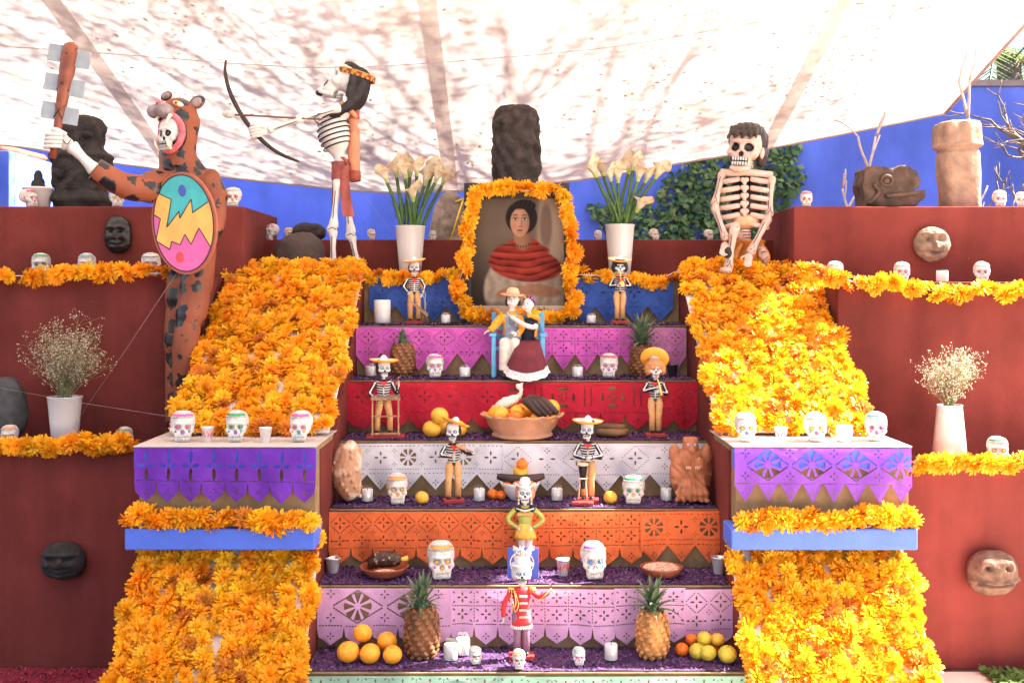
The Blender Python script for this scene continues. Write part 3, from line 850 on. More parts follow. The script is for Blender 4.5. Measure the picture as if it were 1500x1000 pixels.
for i_ in range(3):
    m_ = SK_ME.copy(); displace(m_, lambda c: .022 * mnoise.noise(c * 4 + Vector((7 * i_ + 3, 0, 0))) + .010 * mnoise.noise(c * 22 + Vector((i_, 5, 0)))); SK_VAR.append(m_)
def sk_parts():
    d = {}
    for s in (-1, 1):
        b = MB(); b.lathe([(.056, 0), (.047, .014), (.022, .026), (.004, .03)], (0, 0, 0), 14, M=Matrix.Rotation(R(90), 3, 'X')); d['eye'] = b.mesh('eye')
    b = MB()
    for r, z in ((0, .215), (1, .115)):
        for i in range(6):
            x = -.180 + .072 * i
            b.box((x, -.385 + .35 * x * x, z), (.064, .05, .075), bev=.012)
    d['teeth'] = b.mesh('teeth')
    b = MB(); b.prism([(-.055, 0), (.055, 0), (0, .12)], -.02, .02); d['nose'] = b.mesh('nose')
    b = MB()          # piped icing around the brow and over the crown
    def on(a, z):      # a point on the cranium
        t = min(1, abs((z - .61) / .37)) ** 1.25; c = math.sqrt(max(0, 1 - t * t)); sa, ca = math.sin(a), math.cos(a)
        return Vector((.384 * math.copysign(abs(c * sa) ** .82, sa), .06 - .454 * math.copysign(abs(c * ca) ** .9, ca), z))
    pts = [on(-1.25 + 2.5 * i / 40, .80 + (.022 if i % 2 else -.022)) for i in range(41)]; b.tube(pts, .016, 5)
    pts = [on(-1.3 + 2.6 * i / 40, .90 + (.016 if i % 2 else -.016)) for i in range(41)]; b.tube(pts, .014, 5)
    d['icing'] = b.mesh('icing')
    b = MB(); vs = []; fs = []
    for i in range(21):
        for j in range(3): vs.append(on(-1.2 + 2.4 * i / 20, .825 + .03 * j) * 1.0 + Vector((0, -.008, .006)))
    for i in range(20):
        for j in range(2): fs.append((i * 3 + j, i * 3 + 3 + j, i * 3 + 4 + j, i * 3 + 1 + j))
    b.add(vs, fs); d['band'] = b.mesh('band')
    b = MB(); b.ell((0, 0, 0), (.032, .016, .045), 8, 6); d['dab'] = b.mesh('dab')
    return d
SKP = sk_parts()
_skc = {}
def sk_col(part_name, col):
    k = (part_name, col)
    if k not in _skc:
        me = SKP[part_name].copy(); me.materials.append(M_SUGAR if col == 'sugar' else FOIL[col]); _skc[k] = me
    return _skc[k]
def child(name, me, parent, loc=(0, 0, 0), rot=(0, 0, 0), sc=(1, 1, 1)):
    o = bpy.data.objects.new(name, me); COL.objects.link(o); o.parent = parent; o.location = loc; o.rotation_euler = rot
    o.scale = sc if hasattr(sc, '__len__') else (sc, sc, sc)
    return o
def sugar_skull(label, loc, h, rz=0.0, eye='pink', nose='purple', band='pink', dab='teal', tip=0.0):
    root = thing('sugar_skull', label, 'sugar skull', loc, rz, 'sugar skulls', h)
    root.rotation_euler = (tip, 0, rz)
    root.scale = (h * RSK.uniform(.94, 1.06), h * RSK.uniform(.95, 1.05), h * RSK.uniform(.96, 1.05))
    child('skull', RSK.choice(SK_VAR), root)
    child('teeth', sk_col('teeth', 'sugar'), root)
    for s in (-1, 1):
        child('eye', sk_col('eye', eye), root, (s * .145, -.318, .475))
        child('dab', sk_col('dab', dab), root, (s * .20, -.375, .355), (0, s * .4, 0))
        child('dab', sk_col('dab', dab if s > 0 else band), root, (s * .375, -.02, .50), (0, 0, 1.57), (1, 1, 1.5))
    child('nose', sk_col('nose', nose), root, (0, -.355, .265))
    child('icing', sk_col('icing', 'sugar'), root)
    child('band', sk_col('band', band), root)
    return root
def at_z(px, Y, z): return ((px - 750) * Y / FPX, Y, z)
S = sugar_skull
RSK = random.Random(77)
RS = random.Random(4)
zB = 1.063
S('sugar skull with pink band beside the red lettered cup on the shaded ledge', at_z(268, 4.46, zB), .128, .25, 'pink', 'purple', 'pink', 'green')
S('sugar skull with green eyes and green band between two cups on the shaded ledge', at_z(347, 4.46, zB), .122, .1, 'green', 'purple', 'green', 'teal')
S('sugar skull with magenta band at the stair end of the shaded ledge', at_z(441, 4.46, zB), .124, -.05, 'pink', 'teal', 'pink', 'orange')
S('sugar skull with gold eyes at the stair end of the sunlit ledge', at_z(1092, 4.46, zB), .122, -.1, 'gold', 'purple', 'white', 'teal')
S('sugar skull between the lettered cup and white candle on the sunlit ledge', at_z(1194, 4.46, zB), .122, -.15, 'gold', 'pink', 'white', 'green')
S('sugar skull with red eyes at the outer end of the sunlit ledge', at_z(1283, 4.47, zB), .122, -.25, 'red', 'pink', 'teal', 'pink')
S('sugar skull with pink eyes beside the dark pineapple on the magenta step', at_z(637, 5.27, 1.262), .118, .1, 'pink', 'purple', 'pink', 'teal')
S('sugar skull with red band beside the doll couple bench, near the flowering pineapple', at_z(892, 5.27, 1.262), .115, -.1, 'pink', 'purple', 'red', 'purple')
S('sugar skull with orange band and gold eyes beside the violin doll', at_z(582, 4.72, .762), .126, .12, 'gold', 'orange', 'orange', 'orange')
S('sugar skull with green eyes and green band beside the clay bat jar', at_z(928, 4.72, .762), .126, -.12, 'green', 'gold', 'green', 'pink')
S('sugar skull with gold eyes and orange icing beside the mole dish', at_z(646, 4.45, .512), .144, .15, 'gold', 'orange', 'orange', 'pink')
S('sugar skull with blue eyes beside the rice dish', at_z(869, 4.45, .512), .140, .1, 'blue', 'white', 'purple', 'teal')
S('tiny sugar skull at the feet of the soldier doll', at_z(760, 4.10, .262), .066, .05, 'red', 'pink', 'orange', 'pink')
S('tiny sugar skull with teal band between soldier doll and candle', at_z(848, 4.14, .262), .064, .0, 'pink', 'pink', 'teal', 'blue')
S('tiny sugar skull beside the two white candles on the lowest step', at_z(696, 4.15, .262), .066, .3, 'red', 'gold', 'white', 'gold')
# ledges
S('sugar skull lying beside the flowerpot on the upper block', at_z(42, 5.68, 2.112), .10, 1.3, 'pink', 'pink', 'red', 'pink')
S('sugar skull with green dabs between black stone figure and jaguar warrior', at_z(171, 5.68, 2.112), .095, .5, 'gold', 'pink', 'green', 'green')
S('sugar skull with red eyes at the corner of the shaded upper block', at_z(342, 5.68, 2.112), .105, .1, 'red', 'orange', 'white', 'teal')
S('sugar skull above the garland below the small black mask, by the frame edge', at_z(60, 5.4, 1.75), .115, .3, 'green', 'white', 'green', 'white')
S('sugar skull above the garland directly below the small black mask', at_z(127, 5.4, 1.75), .112, .2, 'green', 'pink', 'teal', 'white')
S('sugar skull above the garland behind the jaguar shield', at_z(221, 5.4, 1.75), .118, .3, 'pink', 'pink', 'white', 'white')
S('sugar skull half hidden behind the garland next to the leaning dark stone', at_z(14, 4.98, .967), .098, .2, 'gold', 'pink', 'orange', 'pink')
S('sugar skull half hidden behind the garland between the vase and the shaded ledge', at_z(183, 4.98, .967), .09, .3, 'pink', 'white', 'green', 'white')
S('sugar skull on the low back wall next to the upper block, beside the boulder', at_z(398, 6.14, 1.963), .095, -.6, 'pink', 'pink', 'pink', 'green')
S('sugar skull on the low back wall behind the boulder', at_z(424, 6.2, 1.963), .075, .5, 'gold', 'gold', 'gold', 'white')
S('sugar skull on the low back wall between the archer and the calla vase', at_z(544, 6.14, 1.963), .062, .4, 'orange', 'white', 'orange', 'pink')
S('sugar skull on the low back wall at the foot of the leaning grey slab', at_z(634, 6.12, 1.963), .052, .2, 'blue', 'white', 'orange', 'white')
S('sugar skull on the low back wall between portrait and calla vase', at_z(876, 6.14, 1.963), .056, .1, 'white', 'white', 'white', 'white')
S('sugar skull with orange dabs on the low back wall before the ivy', at_z(958, 6.14, 1.963), .066, .5, 'orange', 'orange', 'orange', 'orange')
S('sugar skull on the low back wall beside the seated skeleton', at_z(1038, 6.14, 1.963), .062, .5, 'orange', 'white', 'white', 'orange')
S('sugar skull with red eyes at the corner of the sunlit upper block', at_z(1181, 5.68, 2.112), .09, -.2, 'red', 'orange', 'red', 'orange')
S('sugar skull beside the tall pink stone column', at_z(1464, 5.7, 2.112), .09, -.2, 'purple', 'white', 'white', 'white')
S('sugar skull at the frame edge beyond the tall pink stone column', at_z(1496, 5.7, 2.112), .085, -.4, 'pink', 'white', 'white', 'white')
S('sugar skull on the sunlit ledge beside the marigold slope', at_z(1223, 5.42, 1.722), .105, -.2, 'orange', 'white', 'white', 'white')
S('sugar skull on the sunlit ledge beside the little white candle', at_z(1321, 5.42, 1.722), .098, -.2, 'pink', 'white', 'white', 'pink')
S('sugar skull on the sunlit ledge beyond the little white candle', at_z(1438, 5.42, 1.722), .098, -.3, 'purple', 'white', 'white', 'white')
S('sugar skull on the garlanded ledge beside the wide based white vase', at_z(1461, 5.0, .892), .115, -.25, 'gold', 'white', 'green', 'white')

# ------------------------------------------------------------------ candles, cups
def glass_mat():
    m = mat('votive_glass', (.95, .95, .95), .05, 0, spec=.5)
    N, L = nodes_of(m); bs = N['Principled BSDF']; out = N['Material Output']
    tr = N.new('ShaderNodeBsdfTransparent'); mx = N.new('ShaderNodeMixShader'); gl = N.new('ShaderNodeBsdfGlossy'); gl.inputs['Roughness'].default_value = .05
    mx.inputs[0].default_value = .10
    L.new(tr.outputs[0], mx.inputs[1]); L.new(gl.outputs[0], mx.inputs[2]); L.new(mx.outputs[0], out.inputs['Surface'])
    return m
M_GLASS = glass_mat()
def candle(label, loc, r, h, glass=True, group='white candles'):
    root = thing('candle', label, 'candle', loc, 0, group)
    hw = h * (.80 if glass else 1)
    b = MB(); rr = r - (.003 if glass else 0)
    b.lathe([(rr * .96, .002), (rr, .004), (rr, hw - .003), (rr * .93, hw), (rr * .5, hw - .002), (rr * .2, hw - .004)], seg=20); b.build('wax', M_WAX, root)
    b = MB(); b.tube([(0, 0, hw - .006), (.001, 0, hw + .005), (.003, .001, hw + .010)], .0013, 5); b.build('wick', M_WICK, root)
    if glass:
        b = MB(); b.lathe([(r * .96, 0), (r, .003), (r, h), (r - .001, h + .001)], seg=20, cap=False); b.build('glass', M_GLASS, root)
    return root
candle('thick white pillar candle against the blue paper', at_z(560, 5.58, 1.512), .043, .12, False)
candle('small white candle under the blue paper beside the washboard doll', at_z(653, 5.56, 1.512), .027, .055)
candle('small white candle under the blue paper between portrait and horn doll', at_z(866, 5.56, 1.512), .027, .052)
candle('white candle at the wall beside the dark pineapple, behind the marimba doll', at_z(543, 5.33, 1.262), .030, .060)
candle('white candle between skull and doll couple on the magenta step', at_z(681, 5.27, 1.262), .029, .058)
candle('white candle between doll couple and red banded skull', at_z(846, 5.27, 1.262), .029, .060)
candle('white candle at the foot of the warty clay squash', at_z(538, 4.75, .762), .028, .066)
candle('white candle between violin doll and white fruit bowl', at_z(702, 4.76, .762), .027, .066)
candle('white candle between white fruit bowl and drummer doll', at_z(816, 4.77, .762), .027, .066)
candle('white candle between green banded skull and clay bat jar', at_z(976, 4.77, .762), .028, .066)
candle('white candle in clear glass beside the speckled pineapple', at_z(660, 4.19, .262), .029, .074)
candle('white candle in clear glass behind the tiny skull on the lowest step', at_z(678, 4.25, .262), .030, .078)
candle('white candle in clear glass between tiny teal skull and pineapple', at_z(895, 4.19, .262), .028, .074)
candle('white candle on the sunlit purple fringed ledge', at_z(1237, 4.44, 1.063), .031, .066, False)
candle('little white candle on the sunlit upper ledge', at_z(1380, 5.4, 1.722), .028, .055, False)
candle('low white candle at the foot of the wide based vase', at_z(1384, 4.93, .892), .045, .03, False)
def cup(label, loc, r, h, m, mark=None, crush=0.0):
    root = thing('small_cup', label, 'cup', loc, RS.uniform(0, 6), 'small cups')
    def fn(p, a): return Vector((p.x * (1 + crush * math.sin(3 * a) * p.z / h), p.y * (1 + crush * math.cos(2 * a) * p.z / h), p.z + crush * .25 * h * math.sin(2 * a + 1) * (p.z / h)))
    b = MB(); b.lathe([(r * .66, 0), (r * .70, .003), (r * .98, h * .93), (r * 1.05, h * .95), (r * 1.05, h), (r * .95, h), (r * .62, .006)], seg=24, fn=fn, cap=False); b.build('cup', m, root)
    if mark:
        b = MB()
        for a0 in range(0, 360, 40):
            for j in range(3):
                a = R(a0 + 9 * j); z = h * (.42 + .12 * ((j * 7 + a0) % 3)); rr = r * (.70 + .29 * z / h) + .0006
                b.box((rr * math.cos(a), rr * math.sin(a), z), (.0012, r * .13, h * .16), M=Matrix.Rotation(a, 3, 'Z'))
        b.build('printed_mark', mark, root)
    return root
M_CUPW = mat('white_cup', (.78, .76, .74), .3, .04, 20)
cup('silver cup with red lettering between two skulls on the shaded ledge', at_z(304, 4.44, zB), .026, .060, M_SILVER, M_RED)
cup('plain silver cup next to the magenta banded skull', at_z(389, 4.42, zB), .026, .060, M_SILVER)
cup('white cup with red lettering on the sunlit ledge', at_z(1144, 4.43, zB), .026, .060, M_CUPW, M_RED)
cup('crumpled silver paper cup at the wall beside the mole dish', at_z(488, 4.52, .512), .030, .060, M_SILVER, None, .12)
cup('silver cup with red spots between woman doll and blue eyed skull', at_z(825, 4.47, .512), .028, .068, M_SILVER, M_RED, .05)
cup('crumpled silver cup at the wall beside the rice dish', at_z(1053, 4.50, .512), .030, .070, M_SILVER, None, .07)
cup('small dark glass behind the flute playing doll', at_z(985, 5.33, 1.262), .027, .055, mat('dark_glass', (.02, .02, .025), .15, 0, spec=.6))

# ------------------------------------------------------------------ fruit
def orange_mesh(seed, flat=.93):
    rg = random.Random(seed); b = MB()
    def fn(p):
        r = 1 + .018 * mnoise.noise(p * 2.2 + Vector((seed, 0, 0))); q = p * r
        k = math.exp(-((p.x ** 2 + p.y ** 2) / .03)); q.z -= .10 * k * (1 if p.z > 0 else -1)
        return q
    b.ell((0, 0, flat), (1, 1, flat), 20, 14, 0, None, fn); 
    b.ell((0, 0, 2 * flat - .09), (.09, .09, .05), 8, 5, 1)
    return b.mesh('fruit')
M_ORA = mat('orange_peel', (.85, .29, .015), .42, .2, 3, .35, 9, col2=(.88, .40, .03))
M_ORB = mat('yellow_orange_peel', (.80, .36, .02), .42, .2, 3, .35, 9, col2=(.62, .40, .05))
M_LIM = mat('green_yellow_peel', (.42, .36, .03), .42, .2, 2.2, .3, 9, col2=(.72, .48, .05))
M_TANG = mat('tangerine_peel', (.83, .17, .01), .42, .2, 3, .35, 9)
M_STALK = mat('fruit_stalk', (.10, .09, .03), .8)
_fm = {}
def fruit(label, loc, r, m, group='round fruit', name='orange', cat='orange'):
    key = (m.name, RS.randrange(3))
    if key not in _fm:
        me = orange_mesh(len(_fm)); me.materials.append(m); me.materials.append(M_STALK); _fm[key] = me
    o = bpy.data.objects.new(name, _fm[key]); COL.objects.link(o); o.location = loc
    o.rotation_euler = (RS.uniform(-.35, .35), RS.uniform(-.35, .35), RS.uniform(0, 6)); o.scale = (r, r, r)
    return tag(o, label, cat, group)
PLS = ('by the speckled pineapple', )
for lab, px, Y, z, r in (('large orange at the wall end of the pile by the speckled pineapple', 513, 4.17, .258, .043), ('large orange in the middle of the front row by the speckled pineapple', 546, 4.165, .258, .040),
        ('large orange of the front row next to the speckled pineapple', 578, 4.165, .258, .037), ('large orange resting on top of the pile by the speckled pineapple', 529, 4.22, .318, .037), ('large orange half hidden behind the front row by the speckled pineapple', 565, 4.25, .28, .039)):
    fruit(lab, at_z(px, Y, z), r, M_ORA, 'pile of large oranges')
for lab, px, Y, z, r, m in (('red orange tangerine at the pineapple end of the small fruit pile', 1000, 4.25, .258, .027, M_TANG), ('green citrus beside the end tangerine of the small fruit pile', 1018, 4.22, .258, .033, M_LIM),
        ('yellow green citrus in the middle front of the small fruit pile', 1040, 4.18, .258, .033, M_LIM), ('large yellow green citrus at the wall end of the small fruit pile', 1064, 4.165, .258, .036, M_LIM), ('small tangerine tucked behind the end of the small fruit pile', 1012, 4.27, .29, .024, M_TANG),
        ('green citrus resting on top of the small fruit pile', 1035, 4.24, .30, .030, M_LIM), ('yellow orange resting at the back of the small fruit pile', 1052, 4.24, .295, .028, M_ORB), ('tangerine wedged between citrus in the small fruit pile', 1046, 4.27, .26, .028, M_TANG)):
    fruit(lab, at_z(px, Y, z), r, m, 'pile of green and yellow fruit', 'citrus_fruit', 'fruit')
for lab, px, Y, z, r in (('bottom orange of the stack beside the marimba doll', 630, 4.98, 1.008, .042), ('topmost orange of the stack on the red step', 642, 4.985, 1.07, .041), ('bottom orange of the stack partly behind the violin doll sombrero', 669, 4.99, 1.008, .042), ('orange hidden at the back of the stack on the red step', 650, 5.05, 1.008, .041)):
    fruit(lab, at_z(px, Y, z), r, M_ORB, 'stack of oranges on the red step')
fruit('single small orange between the skull and violin doll', at_z(615, 4.70, .760), .030, M_ORB)
fruit('single yellow orange between drummer doll and green banded skull', at_z(891, 4.71, .760), .030, M_ORB)
lab = 'little tangerine lying against the white fruit bowl'
for px, Y, r in ((720, 4.80, .025), (733, 4.79, .022)): fruit(lab, at_z(px, Y, .760), r, M_TANG, 'tangerines by the white bowl', 'tangerine', 'tangerine')

# pottery
def bowl(name, label, loc, prof, m, wav=0.0, nw=18, seg=54):
    root = thing(name, label, 'bowl', loc)
    zt = max(z for r, z in prof)
    def fn(p, a):
        k = max(0, p.z / zt - .6) / .4
        s = 1 + wav * math.sin(nw * a) * k
        return Vector((p.x * s, p.y * s, p.z + wav * .12 * math.sin(nw * a) * k))
    b = MB(); b.lathe(prof, seg=seg, fn=fn, cap=False); b.build('bowl', m, root)
    return root
big = at_z(765, 5.02, 1.008)
bw = bowl('clay_fruit_bowl', 'big pale terracotta bowl with wavy rim full of fruit', big,
     [(.001, .002), (.13, .0), (.14, .004), (.14, .016), (.128, .022), (.155, .05), (.168, .085), (.186, .096), (.190, .104), (.182, .106), (.16, .09), (.13, .05), (.001, .045)], M_TERRA, .035, 16, 96)
bx, by, bz = big
FB = [(-.125, -.045, .088, .040, M_ORA), (-.085, -.075, .088, .040, M_ORB), (-.03, -.06, .100, .036, M_ORA), (-.02, -.10, .085, .033, M_TANG), (.055, -.09, .07, .034, M_ORA), (.105, -.05, .12, .027, M_TANG),
      (.135, -.01, .11, .042, M_ORB), (.125, -.07, .085, .036, M_ORA), (-.10, .03, .085, .042, M_ORA), (0, .03, .09, .042, M_ORA), (.08, .05, .09, .042, M_ORB), (-.14, .0, .07, .036, M_ORB), (.085, -.03, .150, .024, M_TANG)]
for x, y, z, r, m in FB: fruit('orange heaped in the big clay bowl', (bx + x, by + y, bz + z - r * .4), r, m, 'fruit heaped in the big clay bowl')
def banana(mb, pts, r, seg=8):
    path = arc(pts, 5); n = len(path)
    mb.tube(path, [r * (0.25 + .75 * math.sin(PI * min(max((i + .6) / n, .06), .94)) ** .45) for i in range(n)], seg)
M_BANB = mat('blackened_banana', (.035, .016, .013), .5, .4, 18, .2, 40)
M_BANM = mat('brown_black_banana', (.03, .018, .010), .45, .2, 9, .2, 40, col2=(.17, .075, .02))
root = thing('banana_bunch', 'bunch of dark purple bananas on the big clay bowl', 'bananas', (bx + .04, by - .06, bz + .14))
for i in range(4):
    b = MB(); o = .022 * i
    banana(b, [(-.035 + o * .3, .0 + o * .2, .03 + .004 * i), (-.01 + o, -.035, .018 + .004 * i), (.045 + o * 1.1, -.055, -.035 + .004 * i)], .019); b.build('banana', M_BANB, root)
root = thing('banana_bunch', 'pair of blackened bananas lying beside the drummer doll hat', 'bananas', at_z(893, 5.02, 1.02))
for i in range(2):
    b = MB(); banana(b, [(-.075, .02 - .05 * i, .022 - .008 * i), (-.02, -.005 - .05 * i, .012 + .018 * (1 - i)), (.05, -.01 - .04 * i, .010 + .018 * (1 - i)), (.075, .0 - .03 * i, .02 + .01 * (1 - i))], .021); b.build('banana', M_BANM, root)
# white gourd-like bird in the bowl
def clay_bird():
    root = thing('white_bird_ornament', 'white long necked bird lying on the fruit of the big clay bowl', 'ornament', (bx - .075, by - .02, bz + .155))
    b = MB(); M = Matrix.Rotation(R(-24), 3, 'Y')
    b.ell((0, 0, .0), (.058, .032, .027), 16, 10, 0, M); b.tube(arc([(.03, 0, .012), (.062, 0, .035), (.07, 0, .062), (.058, 0, .075)], 5), [.024, .023, .021, .018, .015, .013, .011, .010, .009, .009, .009, .010, .011, .012, .012, .010], 10)
    b.ell((.060, 0, .078), (.016, .012, .012), 10, 8); b.tube([(.045, 0, .075), (.068, 0, .082), (.086, 0, .098)], [.004, .007, .001], 6)
    b.tube([(-.05, 0, -.02), (-.075, 0, -.032)], [.014, .005], 8)
    me = fuse(b, .0035, 2); displace(me, lambda c: .0016 * math.sin(c.x * 300 + 6 * math.sin(c.z * 90)))
    put('body', me, mat('off_white_ceramic', (.70, .60, .50), .5, .1, 30), root)
clay_bird()
wb2 = at_z(762, 4.80, .760)
bowl('white_fruit_bowl', 'small white bowl with tangerines and a dark plantain across it', wb2, [(.001, .002), (.04, 0), (.045, .004), (.065, .03), (.085, .068), (.090, .078), (.087, .079), (.062, .034), (.001, .02)], M_CUPW)
for x, y, z, r, m in ((-.05, -.03, .06, .024, M_TANG), (-.01, -.05, .06, .024, M_TANG), (.04, -.04, .06, .026, M_TANG), (.0, .03, .06, .028, M_ORA), (-.045, .03, .06, .028, M_ORA), (.05, .025, .065, .028, M_TANG), (.0, .0, .112, .034, M_ORB), (.003, -.012, .150, .026, M_TANG)):
    fruit('tangerine in the small white bowl', (wb2[0] + x, wb2[1] + y, wb2[2] + z - r * .6), r, m, 'tangerines in the small white bowl', 'tangerine', 'tangerine')
b = MB(); banana(b, [(-.10, -.01, .01), (-.04, -.02, .0), (.04, -.02, .0), (.105, -.01, .012)], .021)
tag(b.build('plantain', M_BANB, None), 'dark plantain laid across the small white bowl', 'plantain').location = (wb2[0], wb2[1] - .01, wb2[2] + .095)
# dishes of food
d1 = at_z(563, 4.475, .508)
bowl('clay_dish', 'red clay dish with mole covered meat and rice', d1, [(.001, .004), (.06, 0), (.075, .008), (.098, .036), (.101, .042), (.096, .043), (.072, .016), (.001, .012)], M_TERRAD)
def mole():
    b = MB(); banana(b, [(-.065, .0, .0), (-.02, .0, .02), (.03, .0, .022), (.07, 0, .02)], .034, 14)
    me = fuse(b, .004, 1); displace(me, lambda c: .004 * mnoise.noise(c * 120))
    root = thing('mole_meat', 'drumstick in dark mole sauce lying on the red clay dish', 'food', (d1[0] - .005, d1[1] + .02, d1[2] + .042))
    m = mat('mole_sauce', (.045, .014, .008), .3, 0, 60, .3, 90, col2=(.45, .33, .2), mixpos=(.60, .68)); put('meat', me, m, root)
    b = MB(); b.tube([(.065, 0, .020), (.10, 0, .026)], [.008, .011], 8); b.build('bone_end', mat('yellow_bone', (.75, .45, .08), .5), root)
mole()
def rice(label, c, rx, ry, z, n, cols, rs):
    rg = random.Random(rs); b = MB()
    b.ell((0, 0, 0), (rx, ry, .012), 20, 8)
    for _ in range(n):
        a = rg.uniform(0, 6.28); r = math.sqrt(rg.random()) * .97; x, y = rx * r * math.cos(a), ry * r * math.sin(a); zz = .012 * math.sqrt(max(0, 1 - r * r)) + .001
        t = rg.uniform(0, PI); d = Vector((math.cos(t), math.sin(t), rg.uniform(-.3, .3))) * .0042
        b.tube([(x - d.x, y - d.y, zz - d.z), (x, y, zz + .001), (x + d.x, y + d.y, zz + d.z)], [.0008, .0018, .0008], 4, rg.choice((0, 0, 0, 1)) if len(cols) > 1 else 0)
    o = b.build('rice_portion', cols, None); o.location = (c[0], c[1], z); return tag(o, label, 'rice', None, 'stuff')
M_RICE = mat('cooked_rice', (.70, .55, .42), .6, .1, 80); M_CARR = mat('carrot_bits', (.75, .20, .06), .6, .2, 80)
rice('rice served in front of the mole covered meat', (d1[0] + .01, d1[1] - .045), .055, .028, d1[2] + .022, 260, [M_RICE, M_CARR], 3)
d2 = at_z(969, 4.475, .508)
bowl('clay_dish', 'red clay dish heaped with rice beside the blue eyed skull', d2, [(.001, .004), (.055, 0), (.07, .008), (.085, .034), (.088, .040), (.083, .041), (.062, .016), (.001, .012)], M_TERRAD)
rice('white rice with carrot bits heaped in the red clay dish', d2, .075, .072, d2[2] + .032, 700, [M_RICE, M_CARR], 8)

# ------------------------------------------------------------------ pineapples
M_PINB = mat('pineapple_rind', (.20, .075, .025), .6, .35, 30, .3, 80)
M_PINC = mat('pineapple_rind_light', (.50, .22, .06), .6, .4, 30, .3, 80)
M_PINL = mat('pineapple_leaf', (.10, .15, .075), .6, .4, 25, .2, 80)
M_PINT = mat('pineapple_leaf_dry', (.52, .36, .20), .6, .3, 25, .2, 80)
def leaf_strip(l, w, bend):
    b = MB(); vs = []; fs = []; n = 6
    for i in range(n + 1):
        t = i / n; ww = w * (1 - t ** 2.2) * (0.85 + .3 * math.sin(PI * t)) * .5 + .0003
        a = bend * t; x = l * (math.sin(a) / a * t if abs(a) > .01 else t) ; 
        zc = l * t * math.cos(a * .6); xc = l * t * math.sin(a * .75)
        vs += [(xc + ww * .25, -ww, zc), (xc - ww * .10, 0, zc + .0004), (xc + ww * .25, ww, zc)]
    for i in range(n):
        for j in range(2): fs.append((i * 3 + j, i * 3 + j + 1, i * 3 + j + 4, i * 3 + j + 3))
    mi = b
    for f in fs: pass
    b.add(vs, fs)
    for i in range(len(b.m)): b.m[i] = 1 if (i // 2) >= 4 and True else 0
    return b.mesh('leaf')
PLEAF = [leaf_strip(.1, .019, bd) for bd in (.25, .6, 1.0, 1.5)]
def pineapple(label, loc, hb, r, hc, light, dry, rs):
    rg = random.Random(rs); root = thing('pineapple', label, 'pineapple', loc, rg.uniform(0, 6), 'pineapples')
    b = MB(); M1 = M_PINC if light else M_PINB
    def rad(t): return r * (1 - abs(2 * t - 1) ** 3.2 * .34) * (1 - .06 * t)
    b.lathe([(rad(i / 14) * .97 * (1 if 0 < i < 14 else .75), hb * i / 14) for i in range(15)], seg=20)
    rows = 10; cols = 10
    for j in range(rows):
        t = (j + .5) / rows
        for k in range(cols):
            a = 2 * PI * (k + .5 * (j % 2)) / cols + .12 * j
            rr = rad(t); n = Vector((math.cos(a), math.sin(a), (t - .5) * -.0)); u = Vector((-math.sin(a), math.cos(a), 0)); w = Vector((0, 0, 1))
            c = Vector((rr * math.cos(a), rr * math.sin(a), hb * t)); sx = PI * rr / cols * .96; sz = hb / rows * .92
            p = [c + u * sx * .92, c + w * sz * .82 , c - u * sx * .92, c - w * sz * .82]
            q = [c + u * sx * .45 + n * r * .10, c + w * sz * .4 + n * r * .10, c - u * sx * .45 + n * r * .10, c - w * sz * .4 + n * r * .10]
            tip = c + n * r * .15 + w * sz * .12
            b.add(p + q + [tip, c + n * r * .17 + w * sz * .55], [(0, 1, 5, 4), (1, 2, 6, 5), (2, 3, 7, 6), (3, 0, 4, 7), (4, 5, 8), (5, 6, 8), (6, 7, 8), (7, 4, 8)], 0)
            b.add([c + n * r * .14 - u * .0012, c + n * r * .14 + u * .0012, c + n * r * .2 + w * sz * .5], [(0, 1, 2)], 1, False)
    b.build('body', [M1, M_PINT], root)
    cr = MB(); cr.lathe([(r * .32, 0), (r * .3, .01), (r * .15, hc * .45), (.002, hc * .6)], (0, 0, hb * .98), 10); crown = cr.build('crown', M_PINL, root)
    for i in range(34):
        t = i / 34; a = i * 2.399; me = PLEAF[min(3, int((1 - t) * 4))]
        key = (me.name, dry)
        if key not in _fm:
            m2 = me.copy(); m2.materials.clear(); m2.materials.append(M_PINL); m2.materials.append(M_PINT if dry else M_PINL); _fm[key] = m2
        s = hc / .1 * (.62 + .38 * t) * rg.uniform(.85, 1.1)
        child('leaf', _fm[key], crown, (r * .22 * (1 - t) * math.cos(a), r * .22 * (1 - t) * math.sin(a), hb * .97 + hc * .18 * t), (0, (1 - t) * .75 + rg.uniform(-.1, .1), a), s)
    return root
pineapple('small dark brown pineapple with short grey crown against the magenta paper', at_z(590, 5.34, 1.258), .165, .060, .075, False, False, 1)
pineapple('pineapple with long grey green crown behind the flute doll sombrero', at_z(940, 5.36, 1.258), .155, .060, .155, False, True, 2)
pineapple('tall speckled pineapple with tidy crown beside the large oranges', at_z(618, 4.23, .258), .195, .066, .125, False, True, 3)
pineapple('golden brown pineapple with unruly sunlit crown on the lowest step', at_z(956, 4.23, .258), .180, .062, .135, True, True, 4)

